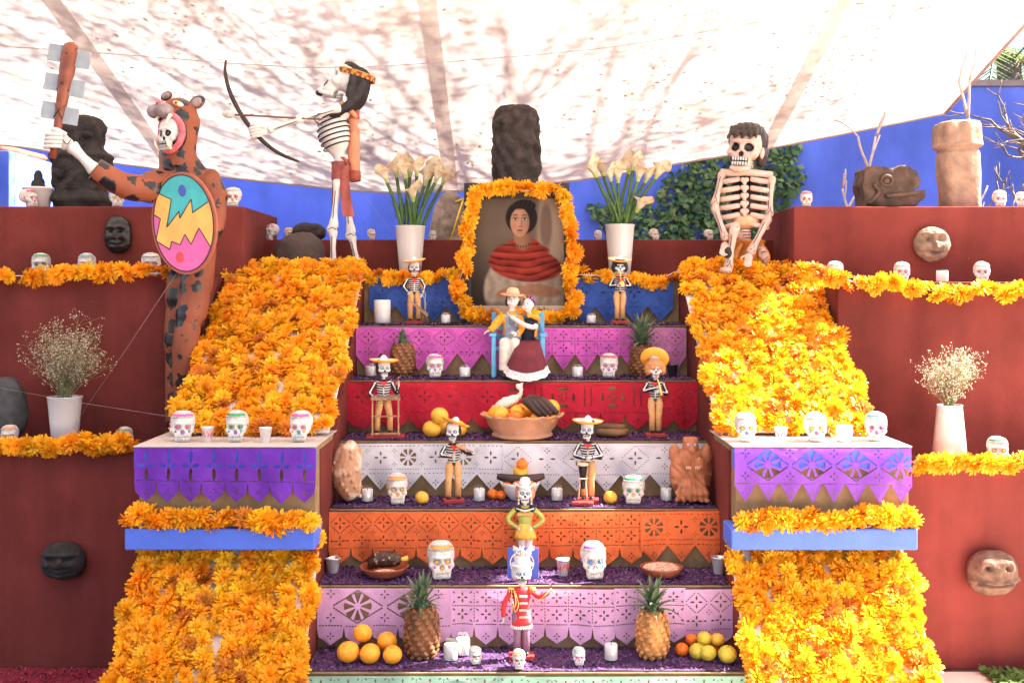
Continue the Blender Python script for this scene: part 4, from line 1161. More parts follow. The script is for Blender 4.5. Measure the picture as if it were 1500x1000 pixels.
# ------------------------------------------------------------------ clay squash, clay bat jar
def squash():
    root = thing('clay_squash', 'pale brown warty clay squash propped against the white paper', 'pottery', at_z(514, 4.74, .760))
    b = MB(); path = arc([(-.005, .02, .245), (-.012, .01, .20), (-.02, 0, .13), (-.005, 0, .06), (.018, 0, .02)], 5); n = len(path)
    b.tube(path, [.022 + .042 * math.sin(PI * min(1, (i + 3) / (n + 3))) ** .8 for i in range(n)], 18)
    b.ell((-.004, .02, .235), (.030, .03, .032)); b.ell((.005, -.01, .25), (.012, .012, .02))
    rg = random.Random(8)
    for i in range(46):
        k = rg.randrange(3, n - 2); a = rg.uniform(0, 6.28); rr = .022 + .042 * math.sin(PI * min(1, (k + 3) / (n + 3))) ** .8
        p = path[k] + Vector((math.cos(a), math.sin(a), 0)) * rr; b.ell(p, (.009, .009, .010), 8, 6)
    me = fuse(b, .0036, 1); put('body', me, mat('pale_brown_clay', (.40, .21, .12), .6, 0, 14, .3, 60, col2=(.68, .50, .38), mixpos=(.5, .62)), root)
squash()
def bat_jar():
    root = thing('clay_bat_jar', 'large brown clay jar shaped like a seated winged bat with blue eyes', 'pottery', at_z(1012, 4.73, .760))
    b = MB()
    b.ell((0, .015, .122), (.092, .060, .118), 20, 14); b.ell((0, .01, .24), (.036, .034, .035)); b.box((0, .012, .268), (.066, .05, .03), bev=.01)
    b.ell((-.066, .01, .205), (.028, .026, .046), M=Matrix.Rotation(R(-10), 3, 'Y')); b.ell((.066, .01, .205), (.028, .026, .046), M=Matrix.Rotation(R(10), 3, 'Y'))
    for i in range(6):
        x = -.055 + .022 * i; b.tube([(x * .8, -.035, .10), (x * 1.1, -.045, .05), (x * 1.15, -.04, .012)], [.010, .013, .012], 8)
    b.ell((-.028, -.045, .175), (.022, .016, .030)); b.ell((.028, -.045, .175), (.022, .016, .030)); b.ell((0, -.035, .228), (.016, .014, .012))
    me = fuse(b, .0042, 2); displace(me, lambda c: .0035 * math.sin(c.x * 95 + 3.5 * math.sin(c.z * 55 + c.x * 30)) if c.y < 0 and c.z < .17 else .001 * mnoise.noise(c * 80))
    put('body', me, M_CLAY, root)
    for s in (-1, 1):
        e = MB(); e.ell((s * .0145, -.0175, .252), .0058, 8, 6); e.build('eye', mat('pale_blue_glaze', (.25, .42, .75), .2), root)
        for j in range(3):
            e = MB(); e.tube([(s * (.012 + .008 * j), -.060, .165), (s * (.010 + .008 * j), -.063, .150)], [.004, .001], 6); e.build('claw', mat('pale_claw', (.6, .42, .3), .5), root)
bat_jar()
# ------------------------------------------------------------------ bones, heads and hands shared by the skeleton figures
def in_socket(c):
    if c.y > -.02: return False
    return min(math.hypot((abs(c.x) - .145) / .098, (c.z - .475) / .09), math.hypot(c.x / .05, (c.z - .325) / .062)) < 1
def bone_skull(voxel=.022):
    me = skull_core(voxel, False)
    paint(me, lambda c, n: 1 if in_socket(c) else 0)
    return me
BSK = bone_skull()
def skull_obj(parent, m, M4, black=M_BLACK, teeth=True, line=True):
    """a painted skull; M4 places the 1-high skull in its parent's space"""
    me = BSK.copy(); me.materials.append(m); me.materials.append(black)
    o = bpy.data.objects.new('skull', me); COL.objects.link(o); o.parent = parent; o.matrix_local = M4
    if teeth:
        t = SKP['teeth'].copy(); t.materials.append(M_BONE); q = bpy.data.objects.new('teeth', t); COL.objects.link(q); q.parent = o; q.scale = (.80, 1, 1)
    if line:
        b = MB(); b.box((0, -.384, .165), (.34, .03, .014))
        for i in range(7): b.box((-.173 + .0577 * i, -.404 + .5 * (-.173 + .0577 * i) ** 2, .165), (.010, .03, .17))
        b.build('teeth_line', M_LINE, o)
    return o
def TRS(loc, rot=(0, 0, 0), s=1.0):
    return Matrix.Translation(Vector(loc)) @ Euler(rot, 'XYZ').to_matrix().to_4x4() @ Matrix.Scale(s, 4)
def hand(mb, wrist, d, side, size, curl=.5, mi=0, spread=.12, thumb=1):
    """palm, four unequal fingers and a thumb; d points to the fingertips, side across the palm"""
    d = Vector(d).normalized(); s = Vector(side); s = (s - d * s.dot(d)).normalized(); n = d.cross(s)
    w = Vector(wrist); L = size
    M = basis(s, d, n)
    mb.ell(w + d * L * .26, (L * .21, L * .28, L * .10), 10, 8, mi, M)
    for i, (o, ln) in enumerate(((-.155, .42), (-.052, .50), (.052, .47), (.150, .36))):
        p0 = w + d * L * .44 + s * (L * o); a = curl * .7; dd = (d * math.cos(a) + n * math.sin(a) + s * o * spread * 4).normalized()
        p1 = p0 + dd * L * ln * .48; a2 = curl * 1.9; d2 = (d * math.cos(a2) + n * math.sin(a2)).normalized(); p2 = p1 + d2 * L * ln * .34
        a3 = curl * 2.9; p3 = p2 + (d * math.cos(a3) + n * math.sin(a3)).normalized() * L * ln * .24
        mb.tube([p0 - dd * L * .06, p1, p2, p3], [L * .050, L * .050, L * .043, L * .030], 6, mi)
    t0 = w + d * L * .16 + s * (-L * .17 * thumb); td = (d * .55 - s * .75 * thumb + n * .35 * curl).normalized(); t1 = t0 + td * L * .20
    td2 = (d * .95 - s * .25 * thumb + n * .6 * curl).normalized()
    mb.tube([t0 - td * L * .05, t1, t1 + td2 * L * .18], [L * .060, L * .052, L * .034], 6, mi)

# ------------------------------------------------------------------ little papier-mache musicians
def sombrero(parent, m_crown, m_brim, c, r, tilt=(0, 0), yaw=0):
    M = Euler((tilt[0], tilt[1], yaw), 'XYZ').to_matrix()
    b = MB(); b.lathe([(r * .34, 0), (r * .33, r * .12), (r * .24, r * .30), (r * .12, r * .44), (r * .03, r * .48)], c, 18, 0, M)
    hat = b.build('hat_crown', m_crown, parent)
    b = MB(); b.lathe([(r * .32, r * .015), (r * .70, -r * .02), (r * .96, r * .10), (r, r * .15), (r * .99, r * .18), (r * .93, r * .14), (r * .68, r * .03), (r * .32, r * .06)], c, 26, 0, M, cap=False)
    for i, f in enumerate(b.f):
        b.m[i] = 1 if (i // 26) in (0, 1, 2, 3, 4) else 0
    b.build('hat_brim', [M_BONE, m_brim], hat)
    return hat
DUMMY = None
def doll(label, loc, rz, k, arms, pants=M_TAN, hair=M_HAIRB, hatm=M_BONE, brim=M_ORANGEP, tilt=(0, 0), hatoff=(0, .004, 0), head_rz=0.0, lean=0.0, hairbig=1.0, moustache=M_BLACK, hat=True, base=True, feet=.018, group='skeleton musician dolls', name='skeleton_doll', top='bones', coat=None):
    root = thing(name, label, 'doll', loc, rz, group, k)
    z0 = .016 if base else 0
    if base:
        b = MB(); b.box((0, 0, .008), (.082, .052, .016), bev=.002); b.build('base', M_REDP, root)
    for s in (-1, 1):
        b = MB(); b.tube([(s * .013, .0, .158), (s * .0165, -.002, .13), (s * (feet + .001), 0, .085), (s * (feet + .002), .001, z0 + .008)], [.0155, .0160, .0125, .0120], 10)
        b.ell((s * .010, 0, .152), (.017, .015, .014)); b.build('trouser_leg', pants, root)
        b = MB(); b.ell((s * (feet + .003), -.008, z0 + .005), (.0085, .0165, .0065), 10, 7); b.build('shoe', M_BLACK, root)
    # torso
    b = MB(); tz = [(.148, .0215, .0150), (.158, .0205, .0150), (.175, .0225, .0150), (.200, .0285, .0165), (.222, .0300, .0150), (.234, .018, .010)]
    vs = []
    for z, rx, ry in tz:
        for q in range(14): vs.append((rx * math.cos(2 * PI * q / 14), ry * math.sin(2 * PI * q / 14), z))
    fs = [(i * 14 + q, i * 14 + (q + 1) % 14, (i + 1) * 14 + (q + 1) % 14, (i + 1) * 14 + q) for i in range(5) for q in range(14)]
    fs += [tuple(range(13, -1, -1)), tuple(range(70, 84))]
    b.add(vs, fs); tor = b.build('torso', coat if coat else M_BLACK, root)
    if top == 'bones':
        for i in range(6):
            z = .163 + .0102 * i; rx = .0215 + .0085 * min(1, max(0, (z - .165) / .045)); ry = .0152 + .001 * i / 5
            b = MB(); b.tube([(rx * 1.01 * math.sin(t), -ry * 1.06 * math.cos(t), z - .004 * math.cos(t) + .003) for t in [(-1.35 + 2.7 * j / 12) for j in range(13)]], .0021, 5); b.build('rib', M_BONE, tor)
        b = MB(); b.tube([(0, -.0165, .160), (0, -.0182, .19), (0, -.0175, .222)], .0024, 6); b.build('breastbone', M_BONE, tor)
        b = MB(); b.tube([(-.030, -.008, .226), (-.012, -.016, .224), (0, -.0165, .222), (.012, -.016, .224), (.030, -.008, .226)], .0026, 6); b.build('collarbone', M_BONE, tor)
        b = MB(); b.ell((-.008, -.020, .222), (.009, .004, .006), 8, 6, M=Matrix.Rotation(.4, 3, 'Y')); b.ell((.008, -.020, .222), (.009, .004, .006), 8, 6, M=Matrix.Rotation(-.4, 3, 'Y')); b.ell((0, -.021, .213), (.004, .003, .012), 8, 6); b.build('bow_tie', M_RED, tor)
    b = MB(); b.tube([(0, 0, .228), (0, -.001, .262)], [.0062, .0055], 8)
    for i in range(3): b.tube([(0, 0, .238 + .006 * i), (0, 0, .241 + .006 * i)], .0072, 8)
    b.build('neck', M_BONE, root)
    # arms
    for s, (el, ha) in zip((-1, 1), arms):
        sh = Vector((s * .030, 0, .222)); el = Vector(el); ha = Vector(ha)
        b = MB(); b.tube(arc([sh, el, ha], 6), [.0098, .0098, .009, .009, .0088, .0088, .0088, .0088, .0085, .008, .0075, .0072, .007], 8); arm = b.build('arm', coat if coat else M_BLACK, root)
        if top == 'bones':
            off = Vector((0, -.0072, .002)) + Vector((s * .003, 0, 0))
            b = MB(); b.bone(sh + off, el + off, .0028, seg=6); b.bone(el + off, ha + off, .0026, seg=6); b.build('arm_bone', M_BONE, arm)
        b = MB(); d = (ha - el).normalized(); hand(b, ha, d, Vector((-s * .3, -.2, 1)), .026, .45, thumb=-s); b.build('hand', M_BONE, arm)
    # head
    hd = .072
    hs = skull_obj(root, M_BONE, TRS((0, .003, .246), (0, 0, head_rz), hd))
    for s in (-1, 1):
        b = MB(); b.lathe([(.075, 0), (.05, .02), (.004, .03)], (s * .145, -.30, .475), 12, M=Matrix.Rotation(R(90), 3, 'X')); b.lathe([(.032, .028), (.02, .04), (.002, .044)], (s * .145, -.30, .475), 10, 1, M=Matrix.Rotation(R(90), 3, 'X'))
        b.build('eye', [mat('pale_blue_eye', (.45, .62, .78), .4), M_LINE], hs)
    if moustache:
        b = MB(); b.tube(arc([(-.22, -.36, .20), (-.12, -.42, .265), (0, -.43, .245), (.12, -.42, .265), (.22, -.36, .20)], 4), [.01] + [.03] * 15 + [.01], 6); b.build('moustache', moustache, hs)
    b = MB(); g = hairbig
    b.ell((0, .12, .66), (.42 * g, .42 * g, .40), 16, 10); b.ell((-.30 * g, .06, .45), (.16 * g, .26 * g, .33), 10, 8); b.ell((.30 * g, .06, .45), (.16 * g, .26 * g, .33), 10, 8); b.ell((0, .30, .45), (.3 * g, .2 * g, .36), 12, 8)
    me = fuse(b, .035, 1); displace(me, lambda c: .025 * mnoise.noise(c * 9)); put('hair', me, hair, hs)
    if hat: sombrero(root, hatm, brim, (hatoff[0], hatoff[1], .305 + hatoff[2]), .060, tilt)
    root.rotation_euler = (0, lean, rz)
    return root
def add_part(root, name, mb, m, parent=None): return mb.build(name, m, parent or root)

z = .010
# A - washboard player under the blue paper
a = doll('skeleton doll with auburn hair and a slatted washboard against the blue paper', at_z(607, 5.55, 1.5 + z), .05, 1.02,
         [((-.050, -.012, .185), (-.030, -.035, .160)), ((.050, -.01, .188), (.040, -.03, .150))], hair=M_HAIRR, moustache=M_HAIRR, tilt=(.10, -.12), hatoff=(-.002, .004, .004), brim=M_ORANGEP)
b = MB(); M = Matrix.Rotation(R(40), 3, 'Y')
b.box((.028, -.05, .075), (.105, .03, .010), M=M)
for i in range(8): b.box(Vector((.028, -.05, .075)) + M @ Vector((-.045 + .0125 * i, 0, .0075)), (.006, .034, .006), M=M)
add_part(a, 'washboard', b, mat('brown_cane', (.30, .16, .08), .7, .3, 60))
for p, q in (((-.030, -.045, .016), (-.030, -.045, .118)), ((.044, -.045, .016), (.050, -.045, .058)), ((.066, -.055, .016), (.058, -.055, .05))):
    b = MB(); b.tube([p, q], .0028, 6); add_part(a, 'stand_leg', b, mat('dark_stick', (.22, .10, .06), .7, .3, 60))
b = MB(); b.tube(arc([(.040, -.035, .19), (.055, -.04, .15), (.052, -.04, .09), (.06, -.03, .04)], 6), .0016, 5); b.tube(arc([(.036, -.035, .19), (.045, -.045, .14), (.058, -.04, .10), (.05, -.03, .05)], 6), .0016, 5); add_part(a, 'rope', b, mat('grey_string', (.35, .32, .30), .8))
# B - horn player
a = doll('skeleton doll with bushy black hair playing a golden horn against the blue paper', at_z(908, 5.53, 1.5 + z), -.02, 1.03,
         [((-.048, -.012, .186), (-.018, -.040, .190)), ((.048, -.012, .186), (.020, -.040, .186))], hairbig=1.28, tilt=(.22, .05), hatoff=(0, .008, .006), moustache=None, feet=.012)
b = MB(); b.lathe([(.016, 0), (.013, .006), (.006, .018), (.003, .035), (.0025, .060)], (.004, -.052, .200), 16, M=Matrix.Rotation(R(-65), 3, 'X'), cap=False)
b.tube(arc([(.004, -.05, .206), (.0, -.035, .23), (0, -.022, .262)], 5), .0026, 6); b.ell((.004, -.062, .197), (.014, .004, .014)); add_part(a, 'horn', b, M_GOLD)
# C - marimba player
a = doll('skeleton doll standing behind a wooden marimba frame on the red step', at_z(562, 4.99, 1.0 + z), .12, 1.12,
         [((-.054, -.006, .178), (-.030, -.020, .160)), ((.052, -.01, .180), (.058, -.02, .212))], tilt=(.02, .03), head_rz=.2, feet=.024)
b = MB(); b.box((.008, -.005, .004), (.155, .085, .009), bev=.001); add_part(a, 'floor_board', b, M_REDP)
mw = mat('raw_pine', (.42, .23, .11), .7, .25, 60)
for x in (-.045, .060):
    for y in (-.042, .020):
        b = MB(); b.box((x, y, .084), (.005, .005, .15)); add_part(a, 'frame_leg', b, mw)
for zz, h_ in ((.160, .012), (.088, .005), (.018, .008)):
    b = MB(); b.box((.0075, -.042, zz), (.118, .009, h_))
    for i in range(10): b.box((-.045 + .0115 * i, -.0475, zz), (.007, .003, h_ * .8))
    add_part(a, 'frame_rail', b, mat('carved_rail', (.30, .17, .10), .7, .4, 120))
b = MB(); 
for i in range(12): b.box((-.046 + .0098 * i, -.012, .169), (.0078, .062, .005))
add_part(a, 'marimba_keys', b, mat('grey_brown_keys', (.26, .17, .12), .6, .3, 60))
b = MB(); b.tube([(.058, -.025, .212), (.060, -.035, .242)], .0015, 5); b.ell((.060, -.036, .244), .0035, 8, 6); add_part(a, 'mallet', b, mw)
# D - flute / horn with ginger hair
a = doll('skeleton doll with ginger curls and an upturned sombrero playing a clarinet', at_z(960, 5.0, 1.0 + z), -.15, 1.10,
         [((-.046, -.012, .190), (.004, -.034, .205)), ((.046, -.012, .182), (.022, -.038, .188))], hair=M_HAIRO, hairbig=1.35, moustache=None, tilt=(-.95, .05), hatoff=(-.004, .030, .012), head_rz=.12, feet=.012)
b = MB(); b.tube([(.004, -.026, .258), (.016, -.044, .222), (.024, -.056, .190), (.027, -.060, .176)], [.0022, .0032, .0038, .0095], 10); add_part(a, 'clarinet', b, M_GOLD)
# E - violinist
a = doll('skeleton doll playing the violin beside the orange banded skull', at_z(664, 4.73, .75 + z), .22, 1.10,
         [((-.048, -.008, .190), (-.012, -.036, .188)), ((.045, -.018, .200), (.070, -.040, .196))], tilt=(-.08, .36), hatoff=(.006, .004, .004), head_rz=-.35)
b = MB(); Mv = Matrix.Rotation(R(22), 3, 'Y') @ Matrix.Rotation(R(-50), 3, 'X')
b.prism([(.018 * math.cos(t) * (1 - .35 * math.exp(-(math.cos(t) / .35) ** 2)) * 1.2, .011 * math.sin(t) * (1 - .30 * math.exp(-(math.cos(t) / .3) ** 2))) for t in [2 * PI * j / 24 for j in range(24)]], -.003, .003, Mv, 0, (.024, -.034, .222))
b.tube([Vector((.024, -.034, .222)) + Mv @ Vector((.015, 0, 0)), Vector((.024, -.034, .222)) + Mv @ Vector((.062, 0, 0))], .002, 6); add_part(a, 'violin', b, mat('violin_wood', (.42, .18, .09), .4, .2, 60))
b = MB(); b.tube([(-.020, -.048, .185), (.045, -.052, .245)], .0011, 5); add_part(a, 'violin_bow', b, mw)
# F - drummer
a = doll('skeleton doll with a tall black drum on a stick stand', at_z(861, 4.73, .75 + z), -.08, 1.13,
         [((-.050, -.012, .184), (-.008, -.036, .176)), ((.052, -.012, .182), (.016, -.036, .178))], tilt=(.02, .04), head_rz=-.2, feet=.012)
b = MB(); b.box((-.018, -.045, .006), (.08, .05, .012), bev=.002); add_part(a, 'drum_base', b, M_REDP)
b = MB(); b.lathe([(.011, .100), (.018, .150), (.019, .152)], (-.018, -.052, 0), 16); b.lathe([(.007, .062), (.011, .095)], (-.018, -.052, 0), 12); add_part(a, 'drum', b, M_BLACK)
b = MB(); b.lathe([(.021, .150), (.0215, .158), (.001, .159)], (-.018, -.052, 0), 16); add_part(a, 'drumhead', b, mat('drum_skin', (.66, .48, .34), .6))
for s in (-1, 1):
    b = MB(); b.tube([(-.018 + s * .010, -.060, .105), (-.018 + s * .017, -.066, .012)], .0032, 6); add_part(a, 'drum_leg', b, mat('pale_stick', (.55, .30, .18), .6, .2, 50))
b = MB(); b.tube([(-.018 + .018 * math.cos(t), -.052 + .018 * math.sin(t), .103) for t in [2 * PI * j / 12 for j in range(13)]], .0028, 5); add_part(a, 'drum_ring', b, M_BONE)
# G - woman in white hat
GREEN = mat('olive_bodice', (.34, .34, .07), .6, .2, 50)
a = doll('female skeleton doll in white hat, olive bodice and yellow skirt, hands on hips', at_z(769, 4.54, .5 + z), .0, 1.17,
         [((-.062, -.002, .186), (-.026, -.014, .158)), ((.064, -.002, .186), (.028, -.014, .158))], pants=mat('pale_pink_stockings', (.75, .55, .48), .6), hair=mat('light_brown_hair', (.45, .20, .13), .6, .3, 60, .4, 100), hat=False, moustache=None, hairbig=1.12, coat=GREEN, top='dress', feet=.008)
b = MB(); b.lathe([(.022, .172), (.030, .155), (.037, .128), (.038, .118), (.034, .119), (.028, .15)], seg=30, fn=lambda p, t: Vector((p.x * (1 + .07 * math.sin(9 * t)), p.y * .8 * (1 + .07 * math.sin(9 * t)), p.z)), cap=False); add_part(a, 'skirt', b, mat('yellow_orange_frill', (.80, .42, .06), .6, .2, 40, transl=.2))
b = MB()
for i in range(9): b.ell((-.024 + .006 * i, -.015, .205 + .001 * (i % 2)), (.005, .006, .007), 8, 6)
add_part(a, 'bodice_frill', b, mat('orange_brown_frill', (.55, .28, .08), .6))
b = MB(); b.ell((-.024, -.004, .224), (.014, .013, .012)); b.ell((.024, -.004, .224), (.014, .013, .012)); b.tube([(-.02, -.012, .226), (0, -.017, .222), (.02, -.012, .226)], .004, 6); add_part(a, 'shoulder_cape', b, M_BLACK)
b = MB(); b.tube([(-.032, -.013, .226), (-.012, -.020, .222), (0, -.021, .220), (.012, -.020, .222), (.032, -.013, .226)], .0026, 6); add_part(a, 'collarbone', b, M_BONE)
b = MB(); b.lathe([(.020, .302), (.022, .306), (.021, .318), (.016, .330), (.010, .334)], (0, .004, 0), 18); h_ = add_part(a, 'hat_crown', b, M_BONE)
b = MB(); b.lathe([(.018, .303), (.030, .301), (.038, .306), (.039, .309), (.030, .304), (.018, .306)], (0, .004, 0), 24, fn=lambda p, t: Vector((p.x, p.y, p.z + .006 * math.cos(2 * t))), cap=False); b.build('hat_brim', M_BONE, h_)
for s in (-1, 1):
    for i in range(7):
        b = MB(); b.ell((s * .0225, -.012, .285 - .007 * i), .0038, 8, 6); add_part(a, 'braid_bead', b, FOIL['gold'] if i % 2 else M_BONE)
# H - soldier
a = doll('soldier skeleton doll in red coat with gold braid and a white plumed hat', at_z(764, 4.205, .25 + z), .05, 1.18,
         [((-.055, -.004, .185), (-.060, -.012, .140)), ((.058, -.016, .205), (.086, -.030, .222))], pants=mat('mauve_trousers', (.26, .13, .18), .7, .15, 60), hair=mat('white_wool', (.74, .70, .68), .7, .1, 60, .6, 90), hat=False, coat=mat('scarlet_coat', (.62, .025, .03), .6, .12, 50), top='coat', moustache=M_BLACK, feet=.013)
b = MB(); b.lathe([(.0235, .195), (.025, .165), (.031, .125), (.032, .108), (.029, .109), (.022, .16)], seg=28, fn=lambda p, t: Vector((p.x, p.y * .72, p.z)), cap=False); add_part(a, 'coat_skirt', b, MATS['scarlet_coat'])
b = MB()
for j in range(26):
    t = 2 * PI * j / 26; b.ell((.0325 * math.cos(t), .0325 * .72 * math.sin(t), .106), (.0042, .003, .006), 6, 5)
add_part(a, 'lace_hem', b, M_BONE)
for i in range(4):
    b = MB(); b.box((.004, -.0215 - .0008 * i, .208 - .022 * i), (.026, .004, .0065), bev=.001); b.box((.004, -.0235 - .0008 * i, .208 - .022 * i), (.020, .003, .0015), 1); add_part(a, 'coat_frog', b, [M_BONE, M_GOLD])
for s in (-1, 1):
    b = MB(); b.ell((s * .034, -.003, .230), (.013, .012, .006))
    for j in range(9): b.tube([(s * .034 + .010 * math.cos(j * .7), -.003 + .010 * math.sin(j * .7), .229), (s * .036 + .012 * math.cos(j * .7), -.003 + .012 * math.sin(j * .7), .216)], .0016, 5)
    add_part(a, 'epaulette', b, M_GOLD)
b = MB(); b.tube(arc([(-.026, -.016, .228), (-.020, -.026, .19), (-.030, -.024, .168), (-.034, -.014, .20), (-.032, -.01, .226)], 6), .0022, 6); b.tube(arc([(-.024, -.016, .228), (-.012, -.026, .185), (-.022, -.026, .160), (-.03, -.02, .19)], 6), .0018, 6); add_part(a, 'gold_cord', b, M_GOLD)
b = MB(); b.lathe([(.018, .302), (.022, .306), (.026, .335), (.024, .338), (.002, .339)], (0, .002, 0), 18); hh = add_part(a, 'hat_crown', b, M_BONE)
b = MB(); b.lathe([(.020, .303), (.036, .304), (.038, .308), (.020, .310)], (0, .002, 0), 24, cap=False); b.build('hat_brim', M_BONE, hh)
b = MB(); rg = random.Random(3)
for j in range(40):
    t = rg.uniform(0, 6.28); p = Vector((.014 * math.cos(t), .010 * math.sin(t), .335)); q = p + Vector((.022 * math.cos(t) + .006, .018 * math.sin(t), rg.uniform(.012, .034)))
    b.tube([p, (p + q) / 2 + Vector((0, 0, .006)), q], [.003, .0035, .0006], 5)
b.build('plume', M_BONE, hh)
b = MB(); b.tube([(.084, -.036, .222), (.05, -.046, .200), (.02, -.04, .170)], .0012, 5); b.tube([(.060, -.045, .205), (.094, -.036, .236)], .003, 6); add_part(a, 'bugle_cord', b, M_GOLD)

# blue sign with white emblem, propped behind the soldier doll
def blue_sign():
    root = thing('blue_sign', 'small square blue sign with a white circled bird emblem behind the soldier doll', 'sign', at_z(766, 4.40, .512), -.06)
    b = MB(); w = .125; b.box((0, 0, w / 2 + .005), (w, .006, w), bev=.001); b.build('board', mat('sign_blue', (.055, .10, .42), .45, .08, 20), root)
    b = MB(); c = Vector((-.004, -.004, .068))
    b.tube([c + Vector((.047 * math.cos(t), 0, .047 * math.sin(t))) for t in [2 * PI * j / 40 for j in range(41)]], .0028, 6, flat=(1, .3, 1)); b.build('ring', M_BONE, root)
    b = MB(); b.prism([(-.030, .052), (-.010, .062), (.004, .082), (.010, .105), (.022, .098), (.034, .108), (.028, .088), (.036, .07), (.020, .048), (.014, .03), (-.004, .034), (-.014, .046)], -.0052, -.0032); b.build('emblem', M_BONE, root)
    b = MB(); b.box((-.018, -.0042, .085), (.052, .0016, .005), M=Matrix.Rotation(R(42), 3, 'Y')); b.build('bar', M_BONE, root)
blue_sign()

# ------------------------------------------------------------------ the couple on the painted bench
def bench_and_couple():
    L0 = Vector(at_z(759, 5.30, 1.262))
    bl = mat('sky_blue_paint', (.10, .36, .58), .5, .1, 30, .15, 60)
    be = thing('painted_bench', 'small sky blue wooden bench with arms under the doll couple', 'bench', L0)
    for s in (-1, 1):
        b = MB(); b.box((s * .118, -.055, .098), (.020, .020, .196), bev=.002); b.build('leg', bl, be)
        b = MB(); b.box((s * .118, .075, .155), (.022, .020, .31), bev=.002); b.build('back_post', bl, be)
        b = MB(); b.box((s * .122, .005, .203), (.034, .155, .014), bev=.002); b.build('armrest', bl, be)
    b = MB(); b.box((0, .01, .135), (.216, .125, .014), bev=.002); b.build('seat', bl, be)
    for zz in (.19, .235, .285): 
        b = MB(); b.box((0, .075, zz), (.214, .010, .026), bev=.002); b.build('back_slat', bl, be)
    # man
    skin = mat('pale_doll_skin', (.74, .60, .56), .5, .06, 30); ov = mat('grey_blue_denim', (.25, .29, .36), .8, .2, 60, .3, 90); tr = mat('pale_linen', (.56, .51, .44), .8, .12, 50, .2, 90)
    sh = mat('mustard_shirt', (.68, .28, .02), .75, .15, 50, .2, 90)
    man = thing('man_doll', 'seated man doll in straw hat, mustard shirt and grey blue overalls', 'doll', L0, 0, 'doll couple on the bench')
    def body(name, root, mb, vox, pf, mats):
        me = fuse(mb, vox, 2); paint(me, pf); return put(name, me, mats, root)
    b = MB(); hipz = .165
    b.tube([(-.030, .02, .15), (-.030, .02, .19), (-.030, .02, .24), (-.032, .02, .295), (-.032, .018, .318)], [.046, .048, .046, .044, .022], 14, flat=(1, .8, 1)); b.tube([(-.032, .015, .30), (-.028, .012, .345)], .014, 10)
    for x, kx, fx in ((-.048, -.066, -.068), (-.012, -.018, -.012)):
        b.tube(arc([(x, .02, .160), (kx, -.065, .165), (kx, -.085, .145), (fx, -.092, .035)], 5), [.027] * 6 + [.026] * 4 + [.025] * 6, 12)
    b.tube(arc([(-.070, .018, .295), (-.102, .0, .262), (-.118, -.02, .240), (-.140, -.045, .222)], 5), [.021] * 5 + [.021] * 5 + [.017] * 5 + [.012], 10)
    b.tube(arc([(.005, .018, .290), (.018, -.02, .235), (-.006, -.068, .205)], 5), [.019] * 5 + [.015] * 5 + [.012], 10)
    def pf(c, n):
        if c.z < .142 or (c.y < -.02 and c.z < .20 and abs(c.x + .03) < .075): return 2
        if c.x < -.083 or (c.x > .0 and c.z > .19 and c.y < .005): return 1
        if c.z > .318: return 3
        if abs(c.x + .030) < .034 and c.z < .295: return 0
        if c.z < .20: return 0
        if .018 < abs(c.x + .030) < .030 and c.y < .02: return 0
        return 1
    body('body', man, b, .0035, pf, [ov, sh, tr, skin])
    b = MB(); hand(b, (-.138, -.043, .224), (-.8, -.4, -.25), (0, 1, 0), .038, .35); b.build('hand', skin, man)
    b = MB(); hand(b, (-.004, -.066, .207), (-.9, -.25, .35), (0, .2, 1), .036, .3); b.build('hand', skin, man)
    b = MB(); b.box((-.030, -.0185, .265), (.030, .004, .034), bev=.001); b.build('bib_pocket', mat('dark_denim', (.13, .15, .22), .8, .2, 60), man)
    for x in (-.068, -.012):
        b = MB(); b.ell((x, -.108, .012), (.017, .030, .012)); b.build('shoe', M_BLACK, man)
    def face(root, c, k, rz, sk):
        M = Matrix.Rotation(rz, 3, 'Z'); b = MB(); c = Vector(c)
        b.ell(c, (.026 * k, .027 * k, .035 * k), 16, 12); b.ell(c + M @ Vector((0, -.010 * k, -.017 * k)), (.020 * k, .018 * k, .018 * k)); b.ell(c + M @ Vector((0, -.029 * k, -.004 * k)), (.0048 * k, .006 * k, .008 * k)); b.ell(c + M @ Vector((0, -.0265 * k, -.020 * k)), (.009 * k, .004 * k, .0035 * k))
        for s in (-1, 1): b.ell(c + M @ Vector((s * .026 * k, .002, -.002)), (.005 * k, .008 * k, .011 * k)); b.ell(c + M @ Vector((s * .013 * k, -.020 * k, -.012 * k)), (.010 * k, .008 * k, .009 * k))
        me = fuse(b, .0022 * k, 2); o = put('head', me, sk, root)
        for s in (-1, 1):
            e = MB(); e.ell(c + M @ Vector((s * .0105 * k, -.0245 * k, .004 * k)), (.0055 * k, .003 * k, .0035 * k), 10, 6, 0, M); e.ell(c + M @ Vector((s * .0105 * k, -.0272 * k, .004 * k)), (.0024 * k, .0014 * k, .0026 * k), 8, 6, 1, M); e.build('eye', [M_BONE, M_LINE], o)
            e = MB(); e.tube([c + M @ Vector((s * .005 * k, -.0258 * k, .0105 * k)), c + M @ Vector((s * .011 * k, -.0258 * k, .0128 * k)), c + M @ Vector((s * .018 * k, -.022 * k, .0105 * k))], .0011 * k, 5); e.build('brow', M_HAIRB, o)
        e = MB(); e.tube([c + M @ Vector((-.009 * k, -.0275 * k, -.0195 * k)), c + M @ Vector((0, -.0312 * k, -.0205 * k)), c + M @ Vector((.009 * k, -.0275 * k, -.0195 * k))], [.0008 * k, .0019 * k, .0008 * k], 6); e.build('mouth', mat('doll_lips', (.45, .10, .09), .4), o)
        return o
    hd = face(man, (-.026, .004, .372), 1.12, -.12, skin)
